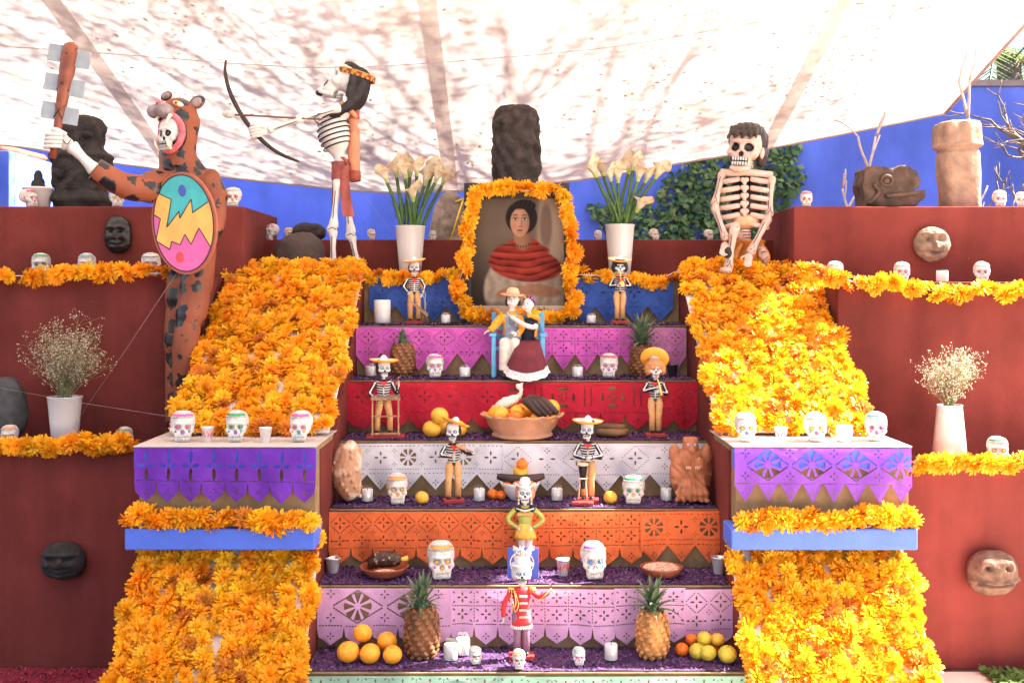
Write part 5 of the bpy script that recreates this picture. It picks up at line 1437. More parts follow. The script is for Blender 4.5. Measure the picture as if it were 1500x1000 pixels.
    b = MB(); b.ell((-.026, .012, .382), (.032, .031, .034), 14, 10); b.ell((-.054, .008, .362), (.010, .016, .022)); b.ell((.003, .010, .362), (.010, .016, .022))
    me = fuse(b, .003, 1); displace(me, lambda c: .0015 * mnoise.noise(c * 160)); put('hair', me, M_HAIRB, hd)
    for v in hd.children[-1].data.vertices:
        if v.co.y < -.006 and v.co.z < .395 and abs(v.co.x + .026) < .026: v.co.y = .004
    straw = mat('straw_hat', (.62, .40, .24), .7, .12, 80, .3, 150)
    b = MB(); Mh = Euler((.08, .06, 0)).to_matrix(); b.lathe([(.034, 0), (.033, .014), (.026, .034), (.012, .040), (.001, .038)], (-.026, .006, .392), 20, 0, Mh); hc = b.build('hat_crown', straw, hd)
    b = MB(); b.lathe([(.032, .002), (.048, -.001), (.060, .004), (.0605, .007), (.047, .003), (.032, .006)], (-.026, .006, .392), 26, 0, Mh, cap=False); b.build('hat_brim', straw, hc)
    # woman
    w = thing('woman_doll', 'seated woman doll in maroon skirt with lace hem hugging the man doll', 'doll', L0, 0, 'doll couple on the bench')
    navy = mat('navy_blouse', (.012, .015, .035), .7, .2, 60); shawl = mat('orange_shawl', (.72, .30, .03), .75, .12, 50); mar = mat('maroon_skirt', (.125, .012, .022), .75, .15, 30, .3, 30)
    b = MB(); b.tube([(.050, .02, .15), (.050, .02, .18), (.052, .018, .22), (.056, .012, .262), (.058, .008, .285)], [.040, .036, .030, .034, .018], 14, flat=(1, .8, 1)); b.tube([(.056, .006, .28), (.050, -.002, .318)], .011, 10)
    b.tube(arc([(.082, .012, .268), (.080, -.030, .240), (.030, -.060, .252), (-.035, -.042, .292)], 5), [.016] * 5 + [.0125] * 5 + [.011] * 5 + [.009], 10)
    def pw_(c, n):
        if c.z > .290 or (c.y < -.028): return 1
        return 0
    body('body', w, b, .0032, pw_, [navy, skin])
    b = MB(); hand(b, (-.033, -.042, .291), (-.8, .15, .55), (0, -1, .2), .036, .35); b.build('hand', skin, w)
    # skirt
    b = MB(); vs = []; fs = []; n = 34; rings = 9
    for i in range(rings):
        t = i / (rings - 1)
        c = Vector((.052 - .012 * t, .005 - .115 * min(1, t * 1.9) - .01 * t, .178 - .02 * t - .118 * max(0, t - .30) / .70))
        rx = .036 + .060 * t; ry = .030 + .018 * t if t < .4 else .037 + .03 * (t - .4)
        for q in range(n):
            a_ = 2 * PI * q / n; f = 1 + .06 * t * math.sin(7 * a_)
            vs.append(c + Vector((rx * f * math.cos(a_), ry * f * math.sin(a_), .012 * math.sin(a_) * t + (-.0 if t < 1 else 0) + .010 * t * math.cos(a_ * 2))))
    for i in range(rings - 1):
        for q in range(n): fs.append((i * n + q, i * n + (q + 1) % n, (i + 1) * n + (q + 1) % n, (i + 1) * n + q))
    b.add(vs, fs)
    for i in range(len(b.m)): b.m[i] = 0
    sk = b.build('skirt', mar, w)
    last = vs[-n:]; b = MB(); cc = sum(last, Vector()) / n
    up = [p + Vector((0, -.002, .010)) for p in last]; mid = [cc + (p - cc) * 1.06 + Vector((0, -.002, -.012)) for p in last]; lo = [cc + (p - cc) * 1.14 + Vector((0, -.002, -.026 + .003 * (q % 2))) for q, p in enumerate(last)]
    b.add(up + mid + lo, [(r * n + q, r * n + (q + 1) % n, (r + 1) * n + (q + 1) % n, (r + 1) * n + q) for r in range(2) for q in range(n)])
    b.build('lace_hem', mat('white_lace', (.70, .66, .66), .7, .3, 160, .6, 200), sk)
    for x in (.018, .070):
        b = MB(); b.tube([(x, -.115, .05), (x, -.118, .014)], .009, 8, 1); b.ell((x + .006, -.128, .010), (.012, .024, .010)); b.build('shoe', [M_RED, skin], w)
    b = MB(); b.tube(arc([(.045, -.022, .295), (.075, -.018, .292), (.094, .01, .280), (.090, .03, .25), (.086, -.012, .225), (.083, -.025, .19)], 6), [.010] * 6 + [.014] * 12 + [.010] * 6 + [.007] * 7, 8); b.tube(arc([(.04, .02, .298), (.07, .032, .30), (.096, .015, .284)], 6), .013, 8); b.build('shawl', shawl, w)
    hd2 = face(w, (.048, -.010, .348), .98, -.42, skin)
    b = MB(); b.ell((.052, .0, .358), (.030, .029, .031), 14, 10); b.ell((.064, .004, .340), (.014, .016, .020)); b.ell((.05, .004, .378), (.022, .02, .014))
    me = fuse(b, .003, 1); 
    for v in me.vertices:
        if v.co.y < -.020 and v.co.z < .366: v.co.y = -.006
    put('hair', me, mat('dark_auburn_hair', (.06, .018, .018), .5, .3, 80, .4, 150), hd2)
    for dx, dy, dz, cc_ in ((.02, -.024, .378, 'purple'), (.032, -.018, .372, 'purple'), (-.012, -.022, .384, 'orange'), (.004, -.026, .386, 'red')):
        b = MB(); b.ell((.046 + dx, dy, dz), (.006, .004, .006), 8, 6); b.build('hair_flower', FOIL[cc_], hd2)
bench_and_couple()
# ------------------------------------------------------------------ jaguar warrior
def jaguar_mat():
    m = mat('jaguar_brown', (.22, .060, .027), .65, .15, 6, .2, 40)
    N, L = nodes_of(m); bs = N['Principled BSDF']
    tc = N.new('ShaderNodeTexCoord'); nz = N.new('ShaderNodeTexNoise'); nz.inputs['Scale'].default_value = 34; nz.inputs['Detail'].default_value = 1.5
    ad = N.new('ShaderNodeMixRGB'); ad.blend_type = 'ADD'; ad.inputs[0].default_value = .055
    L.new(tc.outputs['Object'], ad.inputs[1]); L.new(tc.outputs['Object'], nz.inputs['Vector']); L.new(nz.outputs['Color'], ad.inputs[2])
    vo = N.new('ShaderNodeTexVoronoi'); vo.inputs['Scale'].default_value = 12.5; vo.inputs['Randomness'].default_value = .55
    L.new(ad.outputs[0], vo.inputs['Vector'])
    rp = N.new('ShaderNodeValToRGB'); rp.color_ramp.elements[0].position = .395; rp.color_ramp.elements[1].position = .42
    rp.color_ramp.elements[0].color = (1, 1, 1, 1); rp.color_ramp.elements[1].color = (0, 0, 0, 1)
    L.new(vo.outputs['Distance'], rp.inputs['Fac'])
    mx = N.new('ShaderNodeMixRGB'); old = bs.inputs['Base Color'].links[0].from_socket
    L.new(rp.outputs[0], mx.inputs[0]); L.new(old, mx.inputs[1]); mx.inputs[2].default_value = (.014, .013, .016, 1); L.new(mx.outputs[0], bs.inputs['Base Color'])
    r2 = N.new('ShaderNodeMapRange'); L.new(rp.outputs[0], r2.inputs['Value']); r2.inputs['To Min'].default_value = .7; r2.inputs['To Max'].default_value = .28; L.new(r2.outputs[0], bs.inputs['Roughness'])
    return m
def clip_convex(poly, clip):
    out = poly
    for i in range(len(clip)):
        a, b = clip[i], clip[(i + 1) % len(clip)]; inp = out; out = []
        side = lambda p: (b[0] - a[0]) * (p[1] - a[1]) - (b[1] - a[1]) * (p[0] - a[0])
        for j in range(len(inp)):
            p, q = inp[j], inp[(j + 1) % len(inp)]; sp, sq = side(p), side(q)
            if sp >= 0: out.append(p)
            if (sp >= 0) != (sq >= 0):
                t = sp / (sp - sq); out.append((p[0] + (q[0] - p[0]) * t, p[1] + (q[1] - p[1]) * t))
    return out
def jaguar():
    JM = jaguar_mat(); o = Vector((P(275, 640, 5.12).x, 5.12, .967))
    root = thing('jaguar_warrior', 'life size skeleton warrior in spotted jaguar suit raising an edged club and painted shield', 'figure', o)
    pk = mat('pink_mouth', (.62, .14, .17), .5, .25, 30, .2, 60); gy = mat('grey_pink_muzzle', (.26, .21, .22), .7, .2, 40, .3, 60)
    b = MB()
    Y = 5.12
    b.tube([P(282, 398, Y), P(283, 370, Y), P(279, 320, Y), P(272, 275, Y), P(266, 250, Y), P(262, 234, Y)], [.102, .108, .124, .128, .108, .086], 18, flat=(1, .72, 1))
    b.tube([P(262, 245, Y), P(260, 222, Y), P(262, 195, Y), P(264, 172, Y)], [.090, .084, .088, .095], 18)
    b.ell(P(262, 172, Y), (.090, .100, .092), 18, 12)
    b.ell(P(244, 166, Y - .05), (.058, .055, .052), 14, 10)                  # bridge of the muzzle
    for s in (0, 1): b.ell(P(309, 268 + 30 * s, Y + .01), (.05, .05, .07))
    b.tube(arc([P(300, 262, Y), P(315, 300, Y - .02), P(305, 345, Y - .10), P(285, 335, Y - .15)], 5), [.07] * 5 + [.055] * 5 + [.045] * 6, 12)
    b.tube(arc([P(246, 268, Y - .04), P(210, 276, Y - .17), P(178, 270, Y - .25), P(138, 248, Y - .30)], 5), [.075] * 5 + [.062] * 5 + [.056] * 6, 14)
    b.tube(arc([P(290, 395, Y), P(284, 440, Y - .02), P(272, 500, Y - .05), P(272, 560, Y - .03), P(268, 640, Y - .02)], 5), [.078] * 4 + [.072] * 4 + [.060] * 4 + [.060] * 4 + [.052] * 5, 14)
    b.tube(arc([P(268, 398, Y + .06), P(262, 450, Y + .06), P(258, 520, Y + .06), P(258, 638, Y + .06)], 5), [.07] * 5 + [.06] * 5 + [.05] * 6, 14)
    b.ell(P(262, 640, Y - .06), (.05, .10, .03)); b.ell(P(254, 640, Y + .02), (.045, .09, .03))
    me = fuse(b, .011, 3); put('body', me, JM, root, 'world')
    # head: nose, muzzle, open jaws with the skull inside
    f = Vector((-.55, -.835, 0)); sd = Vector((.835, -.55, 0)); up = Vector((0, 0, 1))
    b = MB(); c = P(236, 163, Y - .085); b.ell(c - sd * .030 + f * .01, (.038, .038, .034)); b.ell(c + sd * .030 + f * .01, (.040, .040, .036)); b.ell(c - f * .03, (.06, .06, .035)); put('muzzle', fuse(b, .006, 2), gy, root, 'world')
    b = MB(); b.ell(P(234, 151, Y - .10), (.020, .018, .014)); b.build('nose', pk, root, 'world')
    mc = P(247, 195, Y - .100); M = basis(sd, -f, up)
    ring = [mc + M @ Vector((.076 * math.cos(t), .016 * math.cos(t) ** 2, .082 * math.sin(t))) for t in [2 * PI * j / 30 for j in range(31)]]
    b = MB(); b.tube(ring, .015, 8); b.build('mouth_rim', pk, root, 'world')
    b = MB(); b.ell(mc - f * .038, (.074, .03, .080), 16, 10, 0, M); b.build('mouth_lining', M_BLACK, root, 'world')
    rzs = math.atan2(f.x, -f.y); hs = .158
    sp = mc - up * .080 + f * (-.012) - o
    sk = skull_obj(root, M_BONE, TRS(sp, (0, 0, rzs), hs) @ Matrix.Diagonal((1, .72, 1, 1)))
    for s in (-1, 1):
        b = MB(); b.lathe([(.05, 0), (.03, .012), (.003, .016)], (s * .145, -.285, .475), 12, M=Matrix.Rotation(R(90), 3, 'X')); b.build('eye', mat('olive_eye', (.10, .12, .08), .3), sk)
    for a, d in ((-.75, -1), (.75, -1), (-.75, 1), (.75, 1)):
        p = mc + M @ Vector((.062 * math.sin(a), -.022, .078 * -d)); t = MB(); t.tube([p, p + up * (.022 * d) + f * .018, p + up * (.046 * d) + f * .024], [.009, .0065, .0008], 8); t.build('fang', mat('ivory_fang', (.72, .62, .48), .4), root, 'world')
    for px, py, dy, rr in ((289, 150, .0, (.040, .018, .030)), (244, 141, .07, (.03, .016, .022))):
        b = MB(); c = P(px, py, Y + dy); Me = Matrix.Rotation(R(-30), 3, 'Y'); b.ell(c, rr, 14, 10, 0, Me); e = b.build('ear', JM, root, 'world')
        b = MB(); b.ell(c + Vector((0, -.010, 0)), (rr[0] * .72, rr[1] * .6, rr[2] * .7), 12, 8, 0, Me); q = b.mesh('inner_ear'); q.transform(Matrix.Translation(-o)); put('inner_ear', q, gy, e)
    b = MB(); c = P(261, 152, Y - .098); b.ell(c, (.026, .008, .012), 14, 8, 0, Matrix.Rotation(R(20), 3, 'Y')); ey = b.build('jaguar_eye', M_BONE, root, 'world')
    b = MB(); b.ell(c + Vector((-.006, -.006, .002)), (.011, .005, .011), 12, 8); b.ell(c + Vector((-.007, -.010, .003)), (.005, .003, .006), 10, 6, 1); b.build('iris', [FOIL['gold'], M_LINE], root, 'world')
    # forearm bone, hand, club
    Yc = 4.80
    b = MB(); b.bone(P(140, 250, Yc), P(103, 213, Yc), .022, seg=10, knob=1.5); fa = b.build('forearm_bone', M_BONE, root, 'world')
    b = MB(); a0, a1 = P(140, 250, Yc), P(103, 213, Yc); n = Vector((.5, -.8, -.4)).normalized() * .021
    b.tube([a0.lerp(a1, t) + n for t in (.05, .3, .6, .9)], .0022, 5); b.tube(arc([a1 + Vector((-.02, -.03, .02)), a1 + Vector((.0, -.034, .0)), a1 + Vector((.02, -.03, .03))], 5), .002, 5); b.build('painted_line', M_LINE, root, 'world')
    b = MB(); wr = P(104, 214, Yc)
    pc = P(88, 207, Yc - .01); b.ell((wr + pc) / 2, (.036, .020, .030), 12, 8); b.ell(pc + Vector((.01, .01, 0)), (.030, .026, .034), 12, 8)
    for i in range(4):
        z_ = .026 - .0175 * i; q = pc + Vector((-.012 - .002 * i, 0, z_))
        b.tube(arc([q + Vector((.036, -.030, 0)), q + Vector((.0, -.046, 0)), q + Vector((-.032, -.034, -.002)), q + Vector((-.040, -.004, -.002)), q + Vector((-.024, .018, 0))], 4), .0092 - .0006 * (i == 3), 8)
    b.tube(arc([pc + Vector((.030, -.012, .028)), pc + Vector((.004, -.038, .044)), pc + Vector((-.022, -.036, .048))], 4), .010, 8); b.build('hand', M_BONE, root, 'world')
    c0, c1 = P(77, 232, Yc), P(105, 62, Yc); ax = (c1 - c0).normalized(); sdv = Vector((ax.z, 0, -ax.x)); L = (c1 - c0).length
    ts = [0, .2, .35, .55, .75, .9, .97, 1.0]; rs = [.015, .017, .020, .027, .033, .036, .030, .012]
    b = MB(); b.tube([c0 + ax * (L * t) for t in ts], rs, 14); club = b.build('club_shaft', M_WOODB, root, 'world')
    gb = mat('grey_blade', (.30, .34, .38), .45, .08, 20)
    for t, w in ((.89, .034), (.64, .029), (.40, .022)):
        for s in (-1, 1):
            c = c0 + ax * (L * t) + sdv * (s * (w + .026)) - ax * (.012 if s > 0 else 0); b = MB(); b.box(c, (.068, .010, .074), bev=.001, M=basis(sdv, Vector((0, 1, 0)), ax)); b.build('club_blade', gb, root, 'world')
        b = MB(); cc = c0 + ax * (L * t)
        for s in (-1, 1): b.tube([cc + sdv * (s * w * .95) - ax * .03 + Vector((0, -.012, 0)), cc + Vector((0, -w - .002, 0)), cc - sdv * (s * w * .95) + ax * .03 + Vector((0, -.012, 0))], .0022, 5)
        b.build('lashing', M_LINE, root, 'world')
    # shield
    S0 = P(270, 327, 4.93); tilt = Matrix.Rotation(R(-6), 3, 'Y') @ Matrix.Rotation(R(-14), 3, 'Z')
    k = 4.93 / FPX / 2.5; cx, cz = 676, 195
    def sh(p): return ((p[0] - cx) * k, -(p[1] - cz) * k)
    RX, RZ = 131 * k, 188 * k; rim = [(RX * math.cos(2 * PI * j / 48), RZ * math.sin(2 * PI * j / 48)) for j in range(48)]
    b = MB(); b.prism(rim, -.006, .012, tilt, 0, S0); b.build('shield_board', mat('shield_rim_brown', (.34, .10, .06), .6, .12, 20), root, 'world')
    inn = [(x * .925, z * .94) for x, z in rim]
    jag1 = [(560, 66), (588, 75), (638, 103), (607, 203), (664, 150), (664, 176), (718, 112), (718, 162), (815, 115)]
    jag2 = [(540, 136), (585, 168), (557, 246), (610, 284), (622, 256), (654, 272), (678, 236), (698, 276), (737, 220), (775, 292), (830, 300)]
    teal = [sh(p) for p in jag1] + [sh((830, -40)), sh((540, -40))]
    yel = [sh(p) for p in jag2[::-1]] + [sh(p) for p in jag1]
    pinkp = [sh(p) for p in jag2] + [sh((830, 420)), sh((520, 420)), sh((520, 136))]
    cols = (('shield_teal', (.06, .40, .42)), ('shield_yellow', (.72, .42, .11)), ('shield_pink', (.62, .12, .34)))
    for i, (poly, (nm, cl)) in enumerate(zip((teal, yel, pinkp), cols)):
        q = clip_convex(poly, inn)
        if len(q) > 2:
            b = MB(); b.prism(q, -.0078 - .0004 * i, -.0058, tilt, 0, S0); b.build('shield_field', mat(nm, cl, .6, .1, 14, .1, 60), root, 'world')
    b = MB()
    insf = lambda p: (p[0] / (RX * .925)) ** 2 + (p[1] / (RZ * .94)) ** 2 < 1.0
    for jg in (jag1, jag2):
        pts = [sh(p) for p in jg]; dense = []
        for i in range(len(pts) - 1):
            for t in range(12): dense.append((pts[i][0] + (pts[i + 1][0] - pts[i][0]) * t / 12, pts[i][1] + (pts[i + 1][1] - pts[i][1]) * t / 12))
        dense = [p for p in dense if insf(p)]
        b.tube([S0 + tilt @ Vector((x, -.0088, z)) for x, z in dense], .0021, 5)
    b.tube([S0 + tilt @ Vector((x, -.0085, z)) for x, z in inn + inn[:1]], .0024, 5); b.build('shield_outline', M_LINE, root, 'world')
    for px, py, rx, rz, m in ((685, 77, 15, 22, mat('shield_blue', (.06, .09, .38), .6)), (648, 318, 16, 20, mat('shield_red', (.60, .07, .08), .6))):
        x, zz = sh((px, py)); b = MB(); b.prism([(x + rx * k * math.cos(2 * PI * j / 20), zz + rz * k * math.sin(2 * PI * j / 20)) for j in range(20)], -.0095, -.006, tilt, 0, S0); b.build('shield_dot', m, root, 'world')
jaguar()

# ------------------------------------------------------------------ skeleton archer
def archer():
    Y = 5.88; o = Vector((P(505, 400, Y).x, Y, 1.752)); root = thing('skeleton_archer', 'standing skeleton archer drawing a bow, with quiver and red loincloth', 'figure', o)
    W = 'world'
    # rib cage
    b = MB(); C = P(489, 193, Y); Mt = Matrix.Rotation(R(-10), 3, 'Y')
    def rcf(p): 
        return Vector((p.x * (1 if p.z < .2 else 1 - .15 * (p.z - .2)), p.y, p.z))
    b.ell(C, (.084, .09, .132), 18, 14, 0, Mt, rcf); b.ell(P(497, 165, Y), (.060, .095, .045)); b.tube([P(492, 215, Y), P(498, 234, Y)], [.05, .026], 12); b.ell(P(500, 240, Y), (.045, .06, .04))
    me = fuse(b, .007, 2); put('rib_cage', me, M_BONE, root, W)
    rings = []
    for i in range(8):
        t = .80 - .20 * i; zz = t; c = math.sqrt(max(0.02, 1 - t * t * .92)); pts = []
        for j in range(25):
            a = 2 * PI * j / 24; p = Vector((.0865 * c * math.cos(a) * (1 if t < .2 else 1 - .15 * (t - .2)), .0925 * c * math.sin(a), .132 * zz + .014 * math.cos(a))); pts.append(C + Mt @ p)
        b = MB(); b.tube(pts, .0042, 6); b.build('rib_line', M_LINE, root, W)
    b = MB()
    for i in range(5):
        p = P(497.5, 157 - 4.2 * i, Y); b.tube([p, p + Vector((0, 0, .010))], .019, 10)
    b.build('neck', M_BONE, root, W)
    # legs
    for nm, a, k, f, r in (('front', P(495, 262, Y - .05), P(488, 336, Y - .05), P(488, 390, Y - .05), .017), ('back', P(504, 262, Y + .05), P(515, 345, Y + .05), P(524, 388, Y + .05), .017)):
        b = MB(); b.bone(a, k, r, seg=10); b.bone(k, f, r * .92, seg=10); b.ell(k + Vector((-.012, -.006, 0)), (.022, .020, .026))
        me = fuse(b, .0045, 2); leg = put('leg_bone', me, M_BONE, root, W)
        b = MB(); n = Vector((-.004, -.019, 0))
        b.tube([a.lerp(k, t) + n for t in (.25, .5, .8)], .002, 5); b.tube([k.lerp(f, t) + n for t in (.2, .5, .8)], .002, 5); b.tube([k + Vector((-.02, -.03, .0)), k + Vector((0, -.032, .008)), k + Vector((.02, -.026, -.004))], .002, 5); b.build('painted_line', M_LINE, root, W)
        b = MB(); fz = Vector((f.x, f.y, 1.765)); b.ell(fz + Vector((-.022, -.012, .008)), (.042, .024, .016), M=Matrix.Rotation(.3, 3, 'Z'))
        for j in range(5): b.tube([fz + Vector((-.05, -.03 + .009 * j, .008)), fz + Vector((-.075, -.036 + .010 * j, .004))], [.006, .004], 6)
        b.build('foot', M_BONE, root, W)
    # arms
    S1 = P(499, 157, Y - .09); E1 = P(443, 173, Y - .14); H1 = P(392, 191, Y - .16)
    b = MB(); b.bone(S1, E1, .018, seg=10); b.bone(E1, H1, .016, seg=10); b.ell(E1, (.025, .022, .022)); put('arm', fuse(b, .0045, 2), M_BONE, root, W)
    b = MB(); n = Vector((.003, -.018, -.010)); b.tube([S1.lerp(E1, t) + n for t in (.1, .5, .9)], .002, 5); b.tube([E1.lerp(H1, t) + n for t in (.1, .5, .9)], .002, 5); b.build('painted_line', M_LINE, root, W)
    b = MB(); hd = (P(372, 195, Y - .16) - H1); b.ell(H1 + hd * .4, (.034, .020, .026))
    g = P(371, 194, Y - .165)
    for i in range(4):
        q = g + Vector((.004 * i, 0, .022 - .015 * i)); b.tube(arc([q + Vector((.042, -.020, .006)), q + Vector((.012, -.026, 0)), q + Vector((-.014, -.018, -.006)), q + Vector((-.014, .010, -.008)), q + Vector((.004, .020, -.004))], 4), .0085, 7)
    b.tube(arc([H1 + Vector((-.01, -.012, .012)), g + Vector((.02, -.022, .038)), g + Vector((-.010, -.014, .036))], 4), .009, 7); b.build('hand', M_BONE, root, W)
    S2 = P(500, 158, Y + .09); E2 = P(535, 186, Y + .06); H2 = P(470, 182, Y - .02)
    b = MB(); b.bone(S2, E2, .017, seg=10); b.bone(E2, P(480, 182, Y + .0), .015, seg=10); b.ell(E2, .024); put('arm', fuse(b, .0045, 2), M_BONE, root, W)
    b = MB(); hand(b, P(478, 181, Y - .01), (-1, -.2, .1), (0, 0, 1), .07, .9); b.build('hand', M_BONE, root, W)
    # bow, arrow
    dk = mat('dark_bow_wood', (.035, .022, .020), .45, .3, 30); Yb = Y - .17
    path = arc([P(331, 88, Yb), P(330, 108, Yb), P(338, 138, Yb), P(356, 172, Yb), P(381, 203, Yb), P(408, 224, Yb), P(438, 237, Yb)], 8); n = len(path)
    b = MB(); b.tube(path, [.004 + .008 * math.sin(PI * i / (n - 1)) ** .6 for i in range(n)], 8); b.build('bow', dk, root, W)
    b = MB(); b.tube([P(338, 168, Yb - .01), P(472, 175, Yb + .02)], .0055, 8); ar = b.build('arrow_shaft', mat('arrow_wood', (.16, .07, .05), .6), root, W)
    b = MB(); b.ell(P(335, 167, Yb - .01), (.036, .022, .022), 12, 8, fn=lambda p: p * (1 + .12 * mnoise.noise(p * 3))); b.build('arrow_head', mat('pale_stone_tip', (.60, .54, .52), .7, .2, 30), root, W)
    b = MB()
    for s in (-1, 1): b.add([P(458, 174, Yb), P(474, 175 + 9 * s, Yb + .02 * s), P(466, 175 + 9 * s, Yb + .02 * s)], [(0, 1, 2)], 0, False)
    b.build('arrow_fletching', mat('grey_feather', (.10, .10, .12), .7, .3, 60), root, W)
    # quiver
    sal = mat('salmon_leather', (.56, .22, .12), .65, .12, 20, .15, 50); dks = mat('dark_salmon_leather', (.33, .075, .045), .65, .15, 20)
    q0, q1 = P(519, 262, Y + .02), P(517, 160, Y + .06)
    b = MB(); b.tube([q0, q0.lerp(q1, .04), q0.lerp(q1, .96), q1], [.026, .033, .034, .030], 16); qv = b.build('quiver', sal, root, W)
    for t0, t1 in ((-.03, .10), (.84, 1.0)):
        b = MB(); b.tube([q0.lerp(q1, t0), q0.lerp(q1, t1)], [.0352, .0362], 16); b.build('quiver_band', dks, root, W)
    b = MB(); b.tube(arc([P(499, 150, Y - .06), P(510, 158, Y - .055), P(522, 172, Y + .0)], 5), .013, 8, flat=(1, .4, 1)); b.build('quiver_strap', sal, root, W)
    rg = random.Random(2)
    for i in range(5):
        b = MB(); base = q1 + Vector((-.018 + .010 * i, .0, -.02)); tip = base + Vector((.012 * (i - 1), 0, .085 + .012 * (i % 3)))
        b.tube([base, tip], .0018, 5); d = (tip - base)
        for j in range(7):
            c = base + d * (.45 + .08 * j); b.add([c + Vector((0, -.004, 0)), c + Vector((.014, -.004, .010 + rg.uniform(-.004, .006))), c + d * .07], [(0, 1, 2)], 0, False); b.add([c + Vector((0, -.004, 0)), c + Vector((-.014, -.004, .010 + rg.uniform(-.004, .006))), c + d * .07], [(0, 1, 2)], 0, False)
        b.build('quiver_arrow', mat('slate_feather', (.11, .11, .13), .7, .3, 60), root, W)
    # loincloth
    cl = mat('dusty_red_cloth', (.29, .075, .06), .8, .2, 20, .4, 40)
    b = MB(); b.lathe([(.052, .0), (.050, -.03), (.052, -.09), (.050, -.098)], P(499, 238, Y), 20, fn=lambda p, a: Vector((p.x * .95, p.y * 1.35 * (1 + .04 * math.sin(6 * a)), p.z)), cap=False); b.build('loincloth', cl, root, W)
    def flap(p0, p1, p2, w0, w1, dy, nm):
        b = MB(); vs = []; fs = []; pth = arc([p0, p1, p2], 6); n = len(pth)
        for i, p in enumerate(pth):
            w = w0 + (w1 - w0) * i / (n - 1)
            for j in range(5): vs.append(p + Vector((w * (j / 4 - .5), dy + .008 * math.sin(j * 1.9 + i * .5), 0)))
        for i in range(n - 1):
            for j in range(4): fs.append((i * 5 + j, i * 5 + j + 1, i * 5 + j + 6, i * 5 + j + 5))
        b.add(vs, fs); b.build(nm, cl, root, W)
    flap(P(506, 245, Y), P(509, 285, Y), P(514, 319, Y), .05, .06, -.075, 'cloth_flap'); flap(P(488, 245, Y), P(487, 270, Y), P(487, 310, Y), .02, .02, .04, 'cloth_flap'); flap(P(504, 232, Y), P(512, 240, Y), P(516, 250, Y), .03, .02, -.06, 'cloth_knot')
    # head
    Mh = Matrix.Translation(P(490, 146, Y) - o) @ Matrix.Rotation(R(36), 4, 'Y') @ Matrix.Rotation(R(-90), 4, 'Z') @ Matrix.Scale(.208, 4) @ Matrix.Translation(Vector((0, .0, .05)))
    sk = skull_obj(root, M_BONE, Mh)
    b = MB(); b.tube(arc([(-.2, -.06, .05), (-.19, -.26, -.05), (-.10, -.42, -.09), (0, -.45, -.10), (.10, -.42, -.09), (.19, -.26, -.05), (.2, -.06, .05)], 4), .065, 8); b.build('jaw', M_BONE, sk)
    b = MB()
    for i in range(6): b.box((-.15 + .06 * i, -.42 + .5 * (-.15 + .06 * i) ** 2, -.02), (.05, .05, .07), bev=.012)
    b.build('teeth', M_BONE, sk)
    b = MB(); b.tube([(-.12, -.40, -.13), (0, -.45, -.16), (.12, -.40, -.13)], .07, 8); b.build('beard', M_HAIRB, sk)
    b = MB(); b.ell((0, .20, .66), (.40, .36, .39), 16, 12); b.ell((0, .02, .88), (.33, .36, .14), 16, 10)
    for i in range(9):
        x = -.34 + .085 * i; b.tube(arc([(x * .9, .38, .75), (x * 1.05, .50, .35), (x * 1.1, .42, -.12), (x * 1.05, .22 + .05 * (i % 2), -.48)], 4), [.13] * 8 + [.10] * 4 + [.05], 8)
    b.tube(arc([(-.36, .1, .80), (-.40, .22, .5), (-.37, .34, .2)], 4), .10, 8); b.tube(arc([(.36, .1, .80), (.40, .22, .5), (.37, .34, .2)], 4), .10, 8)
    me = fuse(b, .035, 2); displace(me, lambda c: .012 * math.sin(c.x * 60 + 4 * mnoise.noise(c * 6))); put('hair', me, M_HAIRB, sk)
    pts = arc([(0, -.36, .80), (0, -.22, 1.01), (0, .10, 1.10), (0, .42, 1.02), (0, .60, .80), (0, .64, .62)], 5)
    b = MB(); vs = []; fs = []
    for i, p in enumerate(pts):
        wx = .41 - .05 * abs(i - 10) / 10
        for j in range(9):
            a = -1.25 + 2.5 * j / 8; c0 = Vector((0, .12, .60)); r = p - c0
            vs.append(c0 + Vector((wx * math.sin(a), r.y * math.cos(a), r.z * math.cos(a))) * 1.02)
    for i in range(len(pts) - 1):
        for j in range(8): fs.append((i * 9 + j, i * 9 + j + 1, i * 9 + j + 10, i * 9 + j + 9))
    # the band proper: a hoop tilted over the crown, checked red and yellow
    hb = MB(); C2 = Vector((0, .10, .68)); n = 44
    for j in range(n):
        a0, a1 = 2 * PI * j / n, 2 * PI * (j + 1) / n
        def hp(a, u): 
            ct = Vector((.46 * math.sin(a), .50 * math.cos(a), 0)); q = Matrix.Rotation(R(20), 3, 'X') @ (ct + Vector((0, 0, u))); return C2 + q + Vector((0, .0, .10))
        for u0, u1, mi in ((-.06, .0, j % 2), (.0, .06, (j // 2) % 2), (.06, .085, 1)):
            hb.add([hp(a0, u0), hp(a1, u0), hp(a1, u1), hp(a0, u1)], [(0, 1, 2, 3)], mi)
    hb.build('headband', [mat('headband_red', (.20, .02, .015), .6), mat('headband_yellow', (.42, .22, .02), .6)], sk)
archer()

